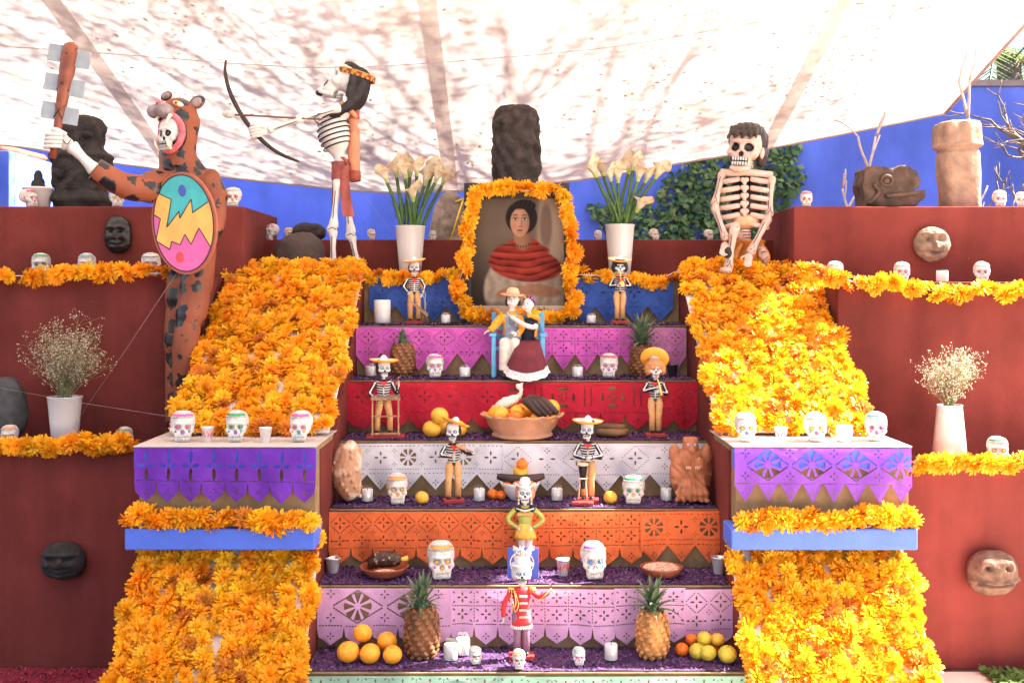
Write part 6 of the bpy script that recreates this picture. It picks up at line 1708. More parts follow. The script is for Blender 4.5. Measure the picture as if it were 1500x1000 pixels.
# ------------------------------------------------------------------ seated wooden skeleton
def seated():
    Y = 5.74; o = Vector((P(1093, 398, Y).x, Y, 1.752)); root = thing('seated_skeleton', 'carved pinkish wooden skeleton sitting with hands on its knees', 'figure', o)
    W = 'world'; B = M_BONEP
    wood = mat('orange_brown_wood', (.50, .19, .035), .4, .3, 9, .2, 30); belly = mat('ribbed_pale_wood', (.55, .30, .17), .5, .25, 16, .1, 40)
    # stool
    st = thing('wooden_stool', 'orange brown carved wooden stool under the seated skeleton', 'stool', (P(1096, 398, Y + .04).x, Y + .04, 1.752))
    b = MB(); b.lathe([(.085, 0), (.088, .01), (.078, .08), (.082, .17), (.092, .185), (.090, .192), (.001, .193)], (0, 0, 0), 10); b.build('drum', wood, st)
    for s in (-1, 1):
        b = MB(); b.tube(arc([(s * .05, -.075, .17), (s * .085, -.09, .10), (s * .055, -.08, .02)], 5), .012, 8); b.build('carved_edge', wood, st)
    # torso: dark hollow chest and separate ribs
    b = MB(); b.tube([P(1092, 256, Y + .02), P(1093, 300, Y + .02), P(1093, 322, Y + .02)], [.082, .092, .070], 14, flat=(.94, .5, 1)); b.build('chest_hollow', M_BLACK, root, W)
    for s in (-1, 1):
        for i in range(6):
            y = 263 + 13 * i; x0 = 1091 + s * 8; w = (25, 28, 29, 29, 28, 25)[i]; x1 = 1091 + s * (8 + w); dz = 3.0 + (1.2 if i > 3 else 0) * (i - 3)
            pts = arc([P(x0, y - 1, Y - .040), P((x0 + x1) / 2, y + dz * .5, Y - .048), P(x1 - s * 3, y + dz, Y - .022), P(x1, y + dz, Y + .03)], 4)
            b = MB(); b.tube(pts, [.0135] + [.0148] * (len(pts) - 2) + [.011], 8, flat=(1, .8, .95)); b.build('rib', B, root, W)
    for i in range(5):
        c = P(1090.5, 265 + 11.5 * i, Y - .050); b = MB(); b.ell(c + Vector((-.010, 0, .006)), (.014, .012, .014), 10, 8); b.ell(c + Vector((.010, 0, .006)), (.014, .012, .014), 10, 8); b.ell(c + Vector((0, 0, -.010)), (.011, .011, .016), 10, 8); put('breastbone_bead', fuse(b, .003, 1), B, root, W)
    b = MB(); b.tube(arc([P(1056, 252, Y), P(1075, 254, Y - .03), P(1090, 252, Y - .045), P(1108, 254, Y - .03), P(1130, 256, Y)], 5), [.018] * 3 + [.020] * 14 + [.018] * 4, 8); b.build('collarbone', B, root, W)
    b = MB(); b.ell(P(1091, 324, Y - .012), (.078, .048, .040), 16, 10); b.build('belly', belly, root, W)
    for i in range(4):
        p = P(1091, 338 + 4.5 * i, Y); b = MB(); b.tube([p + Vector((0, 0, .006)), p - Vector((0, 0, .006))], [.033, .033], 12); b.build('vertebra', B, root, W)
    for i in range(5):
        p = P(1097, 250 - 4 * i, Y + .01); b = MB(); b.tube([p + Vector((0, 0, .006)), p - Vector((0, 0, .006))], [.024, .024], 12); b.build('vertebra', B, root, W)
    def limb(name, pts, r, lines=True):
        b = MB()
        for a, c in zip(pts, pts[1:]): b.bone(a, c, r, seg=10, knob=1.55)
        put(name, fuse(b, .0048, 2), B, root, W)
        b = MB(); n = Vector((0, -r * 1.12, 0))
        for a, c in zip(pts, pts[1:]):
            d = (c - a); s = Vector((d.z, 0, -d.x)).normalized() * r * .55
            b.tube([a.lerp(c, t) + n * .93 + s for t in (.15, .5, .85)], .0018, 5)
            b.tube([a.lerp(c, .92) + n * 1.35 + s * 1.3, a.lerp(c, .84) + n * 1.2, a.lerp(c, .92) + n * 1.35 - s * 1.3], .002, 5); b.tube([a.lerp(c, .84) + n * 1.25, a.lerp(c, .76) + n * 1.08], .002, 5)
        b.build('painted_line', M_LINE, root, W)
    limb('arm', [P(1059, 252, Y - .0), P(1046, 302, Y - .04), P(1064, 352, Y - .12)], .0165)
    limb('arm', [P(1130, 258, Y - .0), P(1126, 318, Y - .03), P(1098, 372, Y - .13)], .0175)
    limb('leg', [P(1086, 352, Y + .02), P(1076, 333, Y - .13), P(1066, 396, Y - .12)], .0185)
    limb('leg', [P(1108, 352, Y + .02), P(1118, 372, Y - .06), P(1122, 398, Y - .02)], .019)
    b = MB(); hand(b, P(1063, 354, Y - .125), (-.25, -.25, -1), (1, 0, 0), .105, .42, thumb=-1); put('hand', fuse(b, .0036, 1), B, root, W)
    b = MB(); hand(b, P(1098, 371, Y - .135), (-.25, -.3, -1), (1, 0, 0), .105, .42, thumb=1); put('hand', fuse(b, .0036, 1), B, root, W)
    b = MB(); b.ell(P(1066, 370, Y - .135), (.022, .022, .030)); b.build('held_stone', M_BASALT, root, W)
    b = MB()
    for (px, py, dy) in ((1063, 396, -.15), (1122, 397, -.05)):
        b.ell(P(px, py, Y + dy), (.034, .06, .018))
    put('foot', fuse(b, .006, 2), B, root, W)
    # head
    sk = skull_obj(root, B, TRS(P(1089, 251, Y - .01) - o, (-.06, .10, -.48), .24))
    b = MB(); b.ell((0, .13, .70), (.44, .42, .40), 18, 12); b.ell((0, -.05, .86), (.36, .36, .20), 16, 10); b.ell((.30, .22, .42), (.14, .24, .28)); b.ell((-.30, .25, .42), (.12, .20, .28)); b.ell((.24, .34, .40), (.14, .12, .16))
    for i in range(8):
        x = -.27 + .077 * i; b.tube([(x, -.30, .90), (x * 1.05 + .02, -.395, .76), (x * 1.05 + .035 * (1 if i % 2 else -1), -.40, .63 + .03 * (i % 3))], [.060, .055, .018], 7)
    me = fuse(b, .018, 1); displace(me, lambda c: .010 * math.sin(40 * c.x + 25 * c.y + 4 * mnoise.noise(c * 5))); put('hair', me, mat('painted_brown_hair', (.026, .015, .013), .45, .3, 30, .3, 60), sk)
    for s in (-1, 1):
        b = MB(); b.ell((s * .36, .02, .42), (.05, .08, .13), 10, 8); b.build('ear', B, sk)
    b = MB(); b.tube(arc([(-.17, -.30, .02), (-.12, -.42, -.015), (0, -.46, -.03), (.12, -.42, -.015), (.17, -.30, .02)], 4), .06, 8); b.build('jaw', B, sk)
seated()
# ------------------------------------------------------------------ carved stones
def column_mesh(prof, fn=None, seg=40, depth=.8, rows=60):
    """prof: list of (halfwidth, z); superelliptic section with carving"""
    b = MB(); zs = [z for r, z in prof]
    def rad(z):
        for (r0, z0), (r1, z1) in zip(prof, prof[1:]):
            if z0 <= z <= z1: t = (z - z0) / max(1e-6, z1 - z0); return r0 + (r1 - r0) * (t if r1 >= r0 * .93 else t * t)
        return prof[-1][0]
    vs = []; fs = []
    allz = set(zs[0] + (zs[-1] - zs[0]) * i / rows for i in range(rows + 1)) | set(zs)
    for z0_, z1_ in zip(zs[-5:], zs[-4:]):
        for j_ in range(1, 5): allz.add(z0_ + (z1_ - z0_) * j_ / 5)
    allz = sorted(allz); rows = len(allz) - 1
    for z in allz:
        r = rad(z)
        for k in range(seg):
            a = 2 * PI * k / seg; ca, sa = math.cos(a), math.sin(a); q = (abs(ca) ** 3.2 + abs(sa) ** 3.2) ** (-1 / 3.2)
            d = fn(a, z) if fn else 0
            vs.append(((r + d) * q * ca, (r * depth + d) * q * sa, z))
    for i in range(rows):
        for k in range(seg): fs.append((i * seg + k, i * seg + (k + 1) % seg, (i + 1) * seg + (k + 1) % seg, (i + 1) * seg + k))
    fs.append(tuple(range(seg - 1, -1, -1))); fs.append(tuple(rows * seg + k for k in range(seg)))
    b.add(vs, fs)
    return b.mesh('stone')
def stone_thing(name, label, loc, me, m, rot=(0, 0, 0), cat='stone carving', extra=None):
    root = thing(name, label, cat, loc); root.rotation_euler = rot
    put('stone', me, m, root)
    if extra: extra(root)
    return root
def nz(a, z, s=6, k=1): return mnoise.noise(Vector((math.cos(a) * s * .3, math.sin(a) * s * .3, z * s))) * k
def carve_left(a, z): return .012 * nz(a, z, 9) + .006 * math.tanh(3 * math.sin(z * 62) * math.sin(a * 6)) * (1 if .10 < z < .28 else .5) + .014 * math.exp(-((z - .30) / .02) ** 2) + .012 * math.exp(-((z - .05) / .02) ** 2) + .012 * math.sin(a * 5) * math.sin(z * 30)
lx = P(116, 300, 5.85)
def left_face(root):
    for s in (-1, 1):
        b = MB(); b.ell((s * .055 + .01, -.085, .395), (.030, .02, .02)); b.build('eye', M_BASALT, root)
        b = MB(); b.tube([(s * .10, -.02, .30), (s * .12, -.03, .22), (s * .07, -.10, .18)], .03, 8); b.build('arm_relief', M_BASALT, root)
    b = MB(); b.box((.01, -.10, .355), (.03, .03, .06), bev=.008); b.build('nose', M_BASALT, root); b = MB(); b.box((.01, -.095, .305), (.08, .02, .018), bev=.006); b.build('mouth', M_BASALT, root)
stone_thing('stone_idol', 'black carved stone figure standing behind the raised club', (lx.x, 5.88, 2.112),
            column_mesh([(.135, 0), (.14, .06), (.125, .10), (.135, .20), (.142, .28), (.115, .31), (.110, .36), (.118, .43), (.10, .48), (.06, .505), (.01, .512)], carve_left), M_BASALT, extra=left_face)
def carve_mid(a, z):
    zig = .003 * math.sin(z * 50) + .013 * math.tanh(3 * math.sin(a * 7 + 2.5 * math.sin(z * 13)) * math.sin(z * 25 + 1.5 * math.sin(a * 3)))
    arch = -.010 * math.exp(-((z - .60 - .06 * math.cos(a + PI / 2) * 1) / .018) ** 2)
    return zig + .008 * nz(a, z, 10) + arch
stone_thing('stone_stele', 'tall dark carved stone stele with rounded top rising behind the portrait', (P(756, 270, 6.25).x, 6.25, 1.963),
            column_mesh([(.125, 0), (.128, .3), (.122, .36), (.130, .42), (.128, .55), (.126, .66), (.112, .73), (.085, .762), (.03, .778), (.005, .78)], carve_mid, 48, .7, 90), mat('brown_black_basalt', (.042, .030, .027), .85, .4, 20, .7, 60))
def carve_right(a, z): return .006 * nz(a, z, 7) + .010 * math.exp(-((z - .33) / .012) ** 2) - .010 * math.exp(-((z - .31) / .010) ** 2) + .006 * math.sin(a * 8) * (1 if z > .34 else .25)
stone_thing('stone_column', 'tall pinkish stone column with a carved head band on the sunlit block', (P(1406, 300, 5.8).x, 5.8, 2.112),
            column_mesh([(.100, 0), (.104, .18), (.102, .30), (.112, .34), (.110, .42), (.102, .452), (.06, .466), (.01, .468)], carve_right, 44, .85, 80), M_SANDST, (0, R(-2), 0))
# serpent head
def serpent():
    root = thing('stone_serpent_head', 'brown carved stone serpent head with open jaw on the sunlit block', 'stone carving', (P(1301, 300, 5.75).x, 5.75, 2.112))
    k = 5.75 / FPX; q = lambda x, y: ((x - 1301) * k, (301 - y) * k)
    prof = [q(*p) for p in ((1261, 300), (1257, 275), (1259, 246), (1275, 241), (1300, 244), (1322, 240), (1337, 248), (1342, 262), (1339, 271), (1331, 276), (1336, 280), (1349, 275), (1346, 288), (1338, 298), (1325, 301))]
    b = MB(); b.prism(prof, -.075, .10); me = fuse(b, .006, 2)
    displace(me, lambda c: .006 * mnoise.noise(c * 22) + .004 * math.sin(c.x * 70 + c.z * 50)); put('head', me, M_CARVED, root)
    x, z = q(1291, 263); b = MB(); b.tube([(x + .030 * math.cos(t), -.082, z + .026 * math.sin(t)) for t in [2 * PI * j / 20 for j in range(21)]], .009, 8); b.build('eye_ring', M_CARVED, root)
    b = MB(); b.ell((x, -.078, z), (.020, .012, .017)); b.build('eye', M_CARVED, root)
    b = MB(); b.tube(arc([(q(1290, 285)[0], -.080, q(1290, 285)[1]), (q(1315, 283)[0], -.082, q(1315, 283)[1]), (q(1345, 279)[0], -.07, q(1345, 279)[1])], 5), .012, 8); b.build('lip', M_CARVED, root)
    b = MB(); b.tube(arc([(q(1265, 296)[0], -.078, q(1265, 296)[1]), (q(1280, 280)[0], -.082, q(1280, 280)[1]), (q(1272, 268)[0], -.08, q(1272, 268)[1])], 5), .011, 8); b.build('scroll', M_CARVED, root)
serpent()
# masks on the walls
def mask(label, px, py, Y, rx, rz, m, style, name='stone_mask'):
    c = P(px, py, Y); root = thing(name, label, 'stone mask', c, 0, 'stone masks on the walls')
    b = MB(); b.ell((0, 0, 0), (rx, min(rx, rz) * .62, rz), 64, 48, fn=(lambda p: Vector((math.copysign(abs(p.x) ** .8, p.x), p.y, math.copysign(abs(p.z) ** .85, p.z)))) if style != 'round' else None); me = b.mesh('m')
    def f(v):
        x, z = v.x / rx, v.z / rz
        if v.y > 0: return 0
        e = lambda cx, cz, sx, sz: math.exp(-((x - cx) / sx) ** 2 - ((z - cz) / sz) ** 2); d = 0
        for s in (-1, 1):
            if style == 'grin': d += .24 * (e(s * .38, .32, .25, .25) - 1.5 * e(s * .38, .32, .12, .12))
            elif style == 'round': d += -.18 * e(s * .38, .30, .19, .17) + .10 * e(s * .38, .55, .25, .08)
            else: d += -.20 * e(s * .36, .22, .20, .09) + .10 * e(s * .36, .40, .26, .08) + .08 * e(s * .5, -.1, .2, .2)
        d += (.22 if style == 'face' else .11) * e(0, -.02, .12, .22) + .08 * e(0, -.18, .18, .07)
        if style == 'grin': d += -.16 * math.exp(-((z + .48 - .14 * x * x) / .05) ** 2) * (1 if abs(x) < .75 else 0) + .08 * math.exp(-((z + .36 - .14 * x * x) / .05) ** 2)
        elif style == 'round': d += -.16 * e(0, -.48, .34, .10) + .10 * e(0, -.36, .3, .05)
        else: d += .12 * e(0, -.42, .30, .06) + .12 * e(0, -.62, .26, .06) - .14 * e(0, -.52, .28, .035)
        return d * min(rx, rz) * 1.9 + .004 * mnoise.noise(v * 40) + .0025 * mnoise.noise(v * 110)
    displace(me, f); put('face', me, m, root)
    return root
mask('small black stone mask with long face on the upper maroon block', 173, 344, 5.58, .070, .095, mat('glossy_black_stone', (.018, .015, .015), .3, .3, 25, .4, 50), 'face')
mask('black stone mask with thick lips low on the shaded maroon wall', 93, 821, 4.81, .098, .082, M_BASALT, 'face')
mask('round grey stone face on the sunlit upper block', 1365, 358, 5.57, .092, .090, mat('grey_tan_stone', (.20, .13, .09), .85, .4, 20, .6, 50), 'round')
mask('grinning brown stone face low on the sunlit wall', 1453, 838, 4.80, .110, .098, mat('brown_stone_face', (.15, .085, .06), .9, .3, 24, .6, 60), 'grin')
# boulders and slabs
def boulder(name, label, loc, r, m, seed, rot=(0, 0, 0), amp=.16):
    b = MB(); b.ell((0, 0, r[2] * .9), r, 36, 24, fn=lambda p: p * (1 + amp * mnoise.noise(p * 1.6 + Vector((seed, 0, 0))) + .04 * mnoise.noise(p * 6)) + Vector((0, 0, 0)))
    for i, v in enumerate(b.v): b.v[i] = (v[0], v[1], max(v[2], 0))
    return stone_thing(name, label, loc, b.mesh('b'), m, rot, 'stone')
boulder('boulder', 'rounded dark brown boulder on the platform beside the archer', (P(438, 398, 5.84).x, 5.84, 1.752), (.148, .10, .125), M_ROCK, 3)
boulder('carved_stone', 'small grooved dark stone lying behind the boulder', (P(452, 345, 6.2).x, 6.2, 1.963), (.10, .07, .055), M_BASALT, 9)
boulder('leaning_stone', 'dark grey stone leaning on the ledge at the frame edge', (P(4, 640, 5.05).x, 5.08, .967), (.10, .07, .165), mat('dark_grey_stone', (.055, .053, .055), .85, .3, 20, .6, 50), 5, amp=.1)
def slab():
    root = thing('stone_slab', 'flat lichen grey stone slab leaning behind the portrait, with a yellow ribbon', 'stone', (P(660, 352, 6.32).x, 6.32, 1.963)); root.rotation_euler = (R(-4), 0, 0)
    k = 6.32 / FPX; q = lambda x, y: ((x - 660) * k, (352 - y) * k)
    poly = [q(*p) for p in ((626, 354), (630, 330), (637, 300), (646, 283), (655, 278), (668, 279), (676, 290), (690, 320), (695, 354))]
    b = MB(); b.prism(poly, -.03, .03); me = fuse(b, .008, 2); displace(me, lambda c: .005 * mnoise.noise(c * 25)); put('slab', me, M_STONE, root)
    b = MB(); b.tube([(q(679, 290)[0], -.04, q(679, 290)[1]), (q(660, 352)[0], -.045, q(660, 352)[1])], .005, 6, flat=(1, .4, 1)); b.tube([(q(667, 295)[0], -.042, q(667, 295)[1]), (q(680, 290)[0], -.045, q(680, 290)[1]), (q(684, 286)[0], -.042, q(684, 286)[1])], .005, 6); b.build('ribbon', mat('yellow_ribbon', (.85, .62, .03), .5), root)
slab()

# ------------------------------------------------------------------ vases and flowers
def vase(label, loc, rt, rb, h, group='white vases'):
    root = thing('white_vase', label, 'vase', loc, 0, group)
    b = MB(); b.lathe([(rb * .9, 0), (rb, .004), (rb + (rt - rb) * .5, h * .5), (rt, h - .006), (rt * 1.03, h - .003), (rt * 1.03, h), (rt * .95, h), (rb * .85, .01), (.001, .008)], seg=36, cap=False); b.build('vase', M_CERW, root)
    return root
va = vase('white vase of calla lilies beside the archer', (P(601, 405, 5.88).x, 5.88, 1.752), .080, .056, .275)
vb = vase('white vase of calla lilies in front of the ivy', (P(908, 405, 5.88).x, 5.88, 1.752), .078, .056, .282)
vc = vase('white tapering vase of dry flowers on the shaded ledge', (P(95, 638, 5.02).x, 5.02, .967), .076, .056, .225)
vd = vase('white wide based vase of dry flowers on the sunlit ledge', (P(1391, 665, 4.98).x, 4.98, .892), .055, .078, .265)
M_SPA = mat('calla_white', (.66, .60, .44), .5, 0, 26, .1, 40, col2=(.62, .30, .14), transl=.25, mixpos=(.50, .70), spec=.3)
M_SPG = mat('calla_throat', (.46, .52, .18), .5, .2, 20, transl=.2)
def spathe_mesh(seed):
    rg = random.Random(seed); b = MB(); n = 18; rows = 9; vs = []; fs = []
    for i in range(rows + 1):
        t = i / rows; r = .010 + .026 * t ** 1.4 + (.018 * max(0, t - .7) / .3)
        for k in range(n + 1):
            a = 2 * PI * k / n * .97 + .1; lip = math.cos(a / 2 - .05) ** 2
            tall = 1 + .55 * t * max(0, math.cos(a - PI)) ** 3
            z = .085 * t * tall - .010 * max(0, t - .75) / .25 * (1 - math.cos(a - PI)) * 1.3
            rr = r * (1 + .12 * t * math.sin(3 * a + seed))
            vs.append((rr * math.cos(a), rr * math.sin(a), z + .004 * t * rg.uniform(-1, 1)))
    for i in range(rows):
        for k in range(n): fs.append((i * (n + 1) + k, i * (n + 1) + k + 1, (i + 1) * (n + 1) + k + 1, (i + 1) * (n + 1) + k))
    b.add(vs, fs)
    for j in range(len(b.m)): b.m[j] = 1 if j // n < 3 else 0
    me = b.mesh('spathe'); me.materials.append(M_SPA); me.materials.append(M_SPG)
    return me
SPA = [spathe_mesh(i) for i in range(5)]
def callas(vase_o, Yb, top, heads, label, seed):
    rg = random.Random(seed); vx, vy, vz = vase_o.location; vpx = 750 + vx * FPX / vy
    for i, (px, py, dy, lean) in enumerate(heads):
        base = Vector((vx + rg.uniform(-.035, .035), vy + rg.uniform(-.03, .03), vz + top - .10))
        hd = P((px - vpx) * .86 + vpx, py + 10, Yb + dy); root = thing('calla_lily', label, 'calla lily', base, 0, label)
        mid = Vector((base.x + (hd.x - base.x) * .46, base.y + (hd.y - base.y) * .4, base.z + (hd.z - base.z) * .55))
        path = [p - base for p in arc([base, mid, hd], 8)]
        b = MB(); b.tube(path, [.0105] * 10 + [.0092] * 7, 8); b.build('stem', M_STEM, root)
        d = (path[-1] - path[-3]).normalized() + Vector((lean * .12, -.18, .45)); q = Vector((0, 0, 1)).rotation_difference(d.normalized())
        f = bpy.data.objects.new('spathe', SPA[i % 5]); COL.objects.link(f); f.parent = root; f.location = path[-1]
        f.rotation_mode = 'QUATERNION'; from mathutils import Quaternion
        f.rotation_quaternion = q @ Quaternion((0, 0, 1), PI / 2 + rg.uniform(-.9, .9)); s = rg.uniform(.82, 1.02); f.scale = (s, s, s)
        b = MB(); b.tube([(0, 0, .012), (0, 0, .062)], [.005, .003], 6); sp = b.build('spadix', FOIL['gold'], f)
    for i in range(7):
        base = Vector((vx + rg.uniform(-.05, .05), vy + rg.uniform(-.04, .04), vz + top - .06)); tip = base + Vector((rg.uniform(-.10, .10), rg.uniform(-.03, .03), rg.uniform(.12, .24)))
        b = MB(); b.tube([p - base for p in arc([base, (base + tip) / 2 + Vector((0, 0, .03)), tip], 5)], [.007] * 6 + [.005, .004, .003, .002, .001], 7)
        tag(b.build('flower_stem', M_STEM, None), 'bare green stem among the ' + label.split(' in ')[0].split('with')[0].strip() + ' stems in the ' + label.split(' in the ')[-1], 'stem', 'bare stems in ' + label.split(' in the ')[-1]).location = base
callas(va, 5.88, .275, [(562, 258, -.04, -1), (578, 250, .0, -.5), (592, 252, -.05, -.2), (600, 250, .04, .1), (612, 248, -.03, .2), (625, 262, .02, .2), (636, 252, .05, .5), (643, 258, -.04, .8), (655, 262, .0, 1), (606, 285, -.06, 0)], 'browning white calla lily with long stem in the vase beside the archer', 4)
callas(vb, 5.88, .282, [(868, 250, -.04, -.9), (880, 248, .0, -.5), (893, 256, -.05, -.2), (905, 258, .0, -.1), (922, 246, .04, .2), (930, 240, -.03, .3), (938, 256, -.04, .3), (950, 258, .02, .6), (968, 252, .0, 1), (936, 300, -.05, .9)], 'browning white calla lily with long stem in the vase before the ivy', 5)
def babys_breath(label, v_o, top, spread, h, cols, seed, n=70):
    rg = random.Random(seed); c = v_o.location + Vector((0, 0, top - .05)); root = thing('dry_bouquet', label, 'bouquet', c)
    st = MB(); bl = MB()
    for i in range(n):
        a = rg.uniform(0, 6.28); r = math.sqrt(rg.random()); tip = Vector((spread * r * math.cos(a), spread * .7 * r * math.sin(a), h * (.55 + .45 * rg.random()) * (1.06 - .35 * r * r)))
        mid = Vector((tip.x * .35, tip.y * .35, tip.z * .5)); pts = arc([(rg.uniform(-.03, .03), rg.uniform(-.03, .03), 0), mid, tip], 4); st.tube(pts, .0011, 4)
        for j in range(11):
            p = pts[rg.randrange(4, len(pts))]; q = p + Vector((rg.gauss(0, .03), rg.gauss(0, .03), rg.uniform(.0, .055))); st.tube([p, q], .0006, 3)
            for kk in range(3):
                u = q + Vector((rg.gauss(0, .007), rg.gauss(0, .007), rg.gauss(0, .007))); s = rg.uniform(.0016, .0034)
                bl.ell(u, s, 5, 4, rg.choice((0, 0, 1)))
    o = st.build('stems', cols[2], root); o['kind'] = 'stuff'
    o = bl.build('blossoms', cols[:2], root); o['kind'] = 'stuff'
M_BB1 = mat('dry_blossom', (.55, .44, .34), .8, .2, 60); M_BB2 = mat('dry_blossom_dark', (.33, .24, .17), .8, .2, 60); M_BBS = mat('dry_stem', (.20, .20, .09), .8, .3, 40)
babys_breath('airy dry babys breath bouquet in the vase on the shaded ledge', vc, .225, .185, .40, [M_BB1, M_BB2, M_BBS], 3, 75)
babys_breath('pale dry babys breath bouquet in the wide based vase in sun', vd, .265, .135, .30, [M_BB1, M_BB1, M_BBS], 6, 55)
# pot with dark cactus
def cactus():
    root = thing('flowerpot', 'pale plastic pot holding a dark dried cactus on the upper block', 'plant pot', (P(56, 300, 5.78).x, 5.78, 2.112))
    b = MB(); b.lathe([(.055, 0), (.058, .004), (.074, .10), (.080, .102), (.080, .112), (.074, .112), (.060, .02)], seg=28, cap=False); b.build('pot', M_CERW, root)
    b = MB(); b.lathe([(.070, .09), (.001, .095)], seg=16); b.build('soil', M_BASALT, root)
    dk = mat('dark_cactus', (.02, .022, .02), .8, .4, 40, .5, 60)
    for x, y, h, r in ((0, 0, .20, .022), (-.026, .01, .15, .016), (.028, -.01, .13, .016), (.008, .03, .16, .014)):
        b = MB(); b.lathe([(r * .8, .08), (r, .10), (r, h * .9), (r * .6, h), (.001, h + .005)], (x, y, 0), 16, fn=lambda p, a: Vector((p.x * (1 + .18 * math.sin(8 * a)), p.y * (1 + .18 * math.sin(8 * a)), p.z)) if True else p)
        b.build('cactus_stem', dk, root)
cactus()

# ------------------------------------------------------------------ framed portrait print with marigold frame
def portrait():
    Y = 5.60; k = Y / FPX; ox = P(757, 475, Y).x
    root = thing('portrait_print', 'poster portrait of a dark haired woman in red shawl framed by marigolds', 'picture', (ox, Y, 1.512)); root.rotation_euler = (R(-3), 0, 0)
    q = lambda x, y: ((x - 757) * k, (473 - y) * k)
    def poly(nm, pts, lay, m, smooth=True):
        if lay >= 6: pts = [(764 + (x - 764) * 1.22, 355 + (y - 345) * 1.22) for x, y in pts]
        elif lay >= 4: pts = [(764 + (x - 764) * 1.08, y + 6) for x, y in pts]
        elif lay >= 2: pts = [(764 + (x - 764) * 1.1, min(446, y + 4)) for x, y in pts]
        pts = [q(*p) for p in pts]
        if smooth:
            pp = arc([Vector((x, 0, z)) for x, z in pts + pts[:1]], 5)[:-1]; pts = [(p.x, p.z) for p in pp]
        n = len(pts); tri = mgeo.tessellate_polygon([[Vector((x, z, 0)) for x, z in pts]])
        b = MB(); y0 = -.0065 - .0005 * lay
        b.add([(x, y0, z) for x, z in pts], [tuple(t) for t in tri], 0, False); return b.build(nm, m, root)
    b = MB(); b.box((0, 0, .36), (.50, .010, .70), bev=.002); b.box((0, .012, .36), (.545, .012, .73), bev=.003); b.build('board', mat('black_frame', (.02, .018, .018), .5, .1), root)
    # the printed picture: a soft studio portrait of a woman in a red shawl, printed on the board
    def sm(e0, e1, v):
        t = min(1, max(0, (v - e0) / (e1 - e0))); return t * t * (3 - 2 * t)
    def el(x, y, cx, cy, rx, ry, soft=.12, rot=0.0):
        dx, dy = x - cx, y - cy
        if rot: c_, s_ = math.cos(rot), math.sin(rot); dx, dy = dx * c_ + dy * s_, -dx * s_ + dy * c_
        return 1 - sm(1 - soft, 1 + soft, math.sqrt((dx / rx) ** 2 + (dy / ry) ** 2))
    def mixc(a_, b_, t): return tuple(p + (r_ - p) * t for p, r_ in zip(a_, b_))
    def shade(a_, f): return tuple(p * f for p in a_)
    def print_col(x, y):
        n1 = mnoise.noise(Vector((x * .03, y * .03, 2))); n2 = mnoise.noise(Vector((x * .12, y * .12, 5)))
        c = mixc((.17, .125, .09), (.055, .040, .030), sm(330, 447, y + 12 * n1)); c = shade(c, 1 + .22 * n1 - .25 * sm(720, 690, x))
        c = mixc(c, shade((.40, .30, .225), 1 - .35 * sm(300, 420, y)), sm(782, 794, x + (y - 340) * .06) * .9)
        c = mixc(c, (.15, .10, .08), el(x, y, 800, 330, 9, 34, .3) * .85)
        fold = .5 + .5 * math.sin(x * .34 + .9 * math.sin(y * .10) + 3 * n1)
        c = mixc(c, shade((.43, .345, .26), (.78 + .22 * fold + .2 * n2) * (1.05 - .45 * sm(745, 822, x))), el(x, y, 766, 424, 57, 58, .05) * (1 - sm(438, 446, y) * .5))
        c = mixc(c, shade((.36, .185, .115), 1.1 - .5 * sm(750, 818, x) + .15 * n2), max(el(x, y, 752, 428, 27, 9, .2, -.18), el(x, y, 792, 425, 30, 9, .2, .12)))
        c = mixc(c, shade((.32, .165, .10), 1 - .4 * sm(762, 780, x)), sm(751, 755, x) * (1 - sm(776, 780, x)) * sm(330, 334, y) * (1 - sm(370, 376, y)))
        f2 = .5 + .5 * math.sin((y - 366) * .26 - .0011 * (x - 752) ** 2 * (1 if x > 752 else -.6) + .05 * (x - 752) + 3.4 * n1); f2 = f2 * .62 + .38 * (.5 + .6 * n2)
        for i_ in range(7):
            yc = 354 + 8.5 * i_ + (5 + 2.2 * i_) * math.sin((x - 716) / 108 * PI) + 3 * n1 - .05 * (x - 768); f2 += -.85 * math.exp(-((y - yc) / 1.5) ** 2) + .45 * math.exp(-((y - yc - 3.4) / 1.8) ** 2)
        sh_ = max(el(x, y, 769, 387, 54, 25, .06, .12), el(x, y, 764, 368, 41, 14, .08), el(x, y, 767, 360, 25, 13, .1)) * (1 - el(x, y, 766, 350, 13, 15, .2))
        c = mixc(c, shade((.33, .045, .030), max(.22, .52 + .50 * f2) * (1.12 - .45 * sm(770, 822, x))), sh_)
        if 355 < y < 366: c = mixc(c, (.05, .04, .035), (.5 + .5 * math.sin(x * 1.6)) * el(x, y, 765, 352, 14, 11, .12) * (1 - el(x, y, 765, 350, 11.5, 9, .12)))
        hair = max(el(x, y, 764, 318, 23.5, 25, .07), el(x, y, 768, 301, 17, 10, .1))
        c = mixc(c, shade((.024, .018, .017), 1 + .8 * (.5 + .5 * math.sin(x * .9 + y * .35)) * sm(310, 296, y)), hair)
        lx_ = (x - 761) / 14.5; face = el(x, y, 761.5, 325, 14, 21, .07) * sm(303, 308, y + .02 * (x - 761) ** 2)
        sk_ = shade((.50, .275, .175), 1.02 - .30 * max(0, lx_) - .10 * lx_ * lx_ - .12 * sm(334, 348, y) + .05 * n2)
        sk_ = mixc(sk_, (.46, .16, .11), .30 * (el(x, y, 753, 331, 5, 4, .8) + el(x, y, 770, 331, 5, 4, .8)))
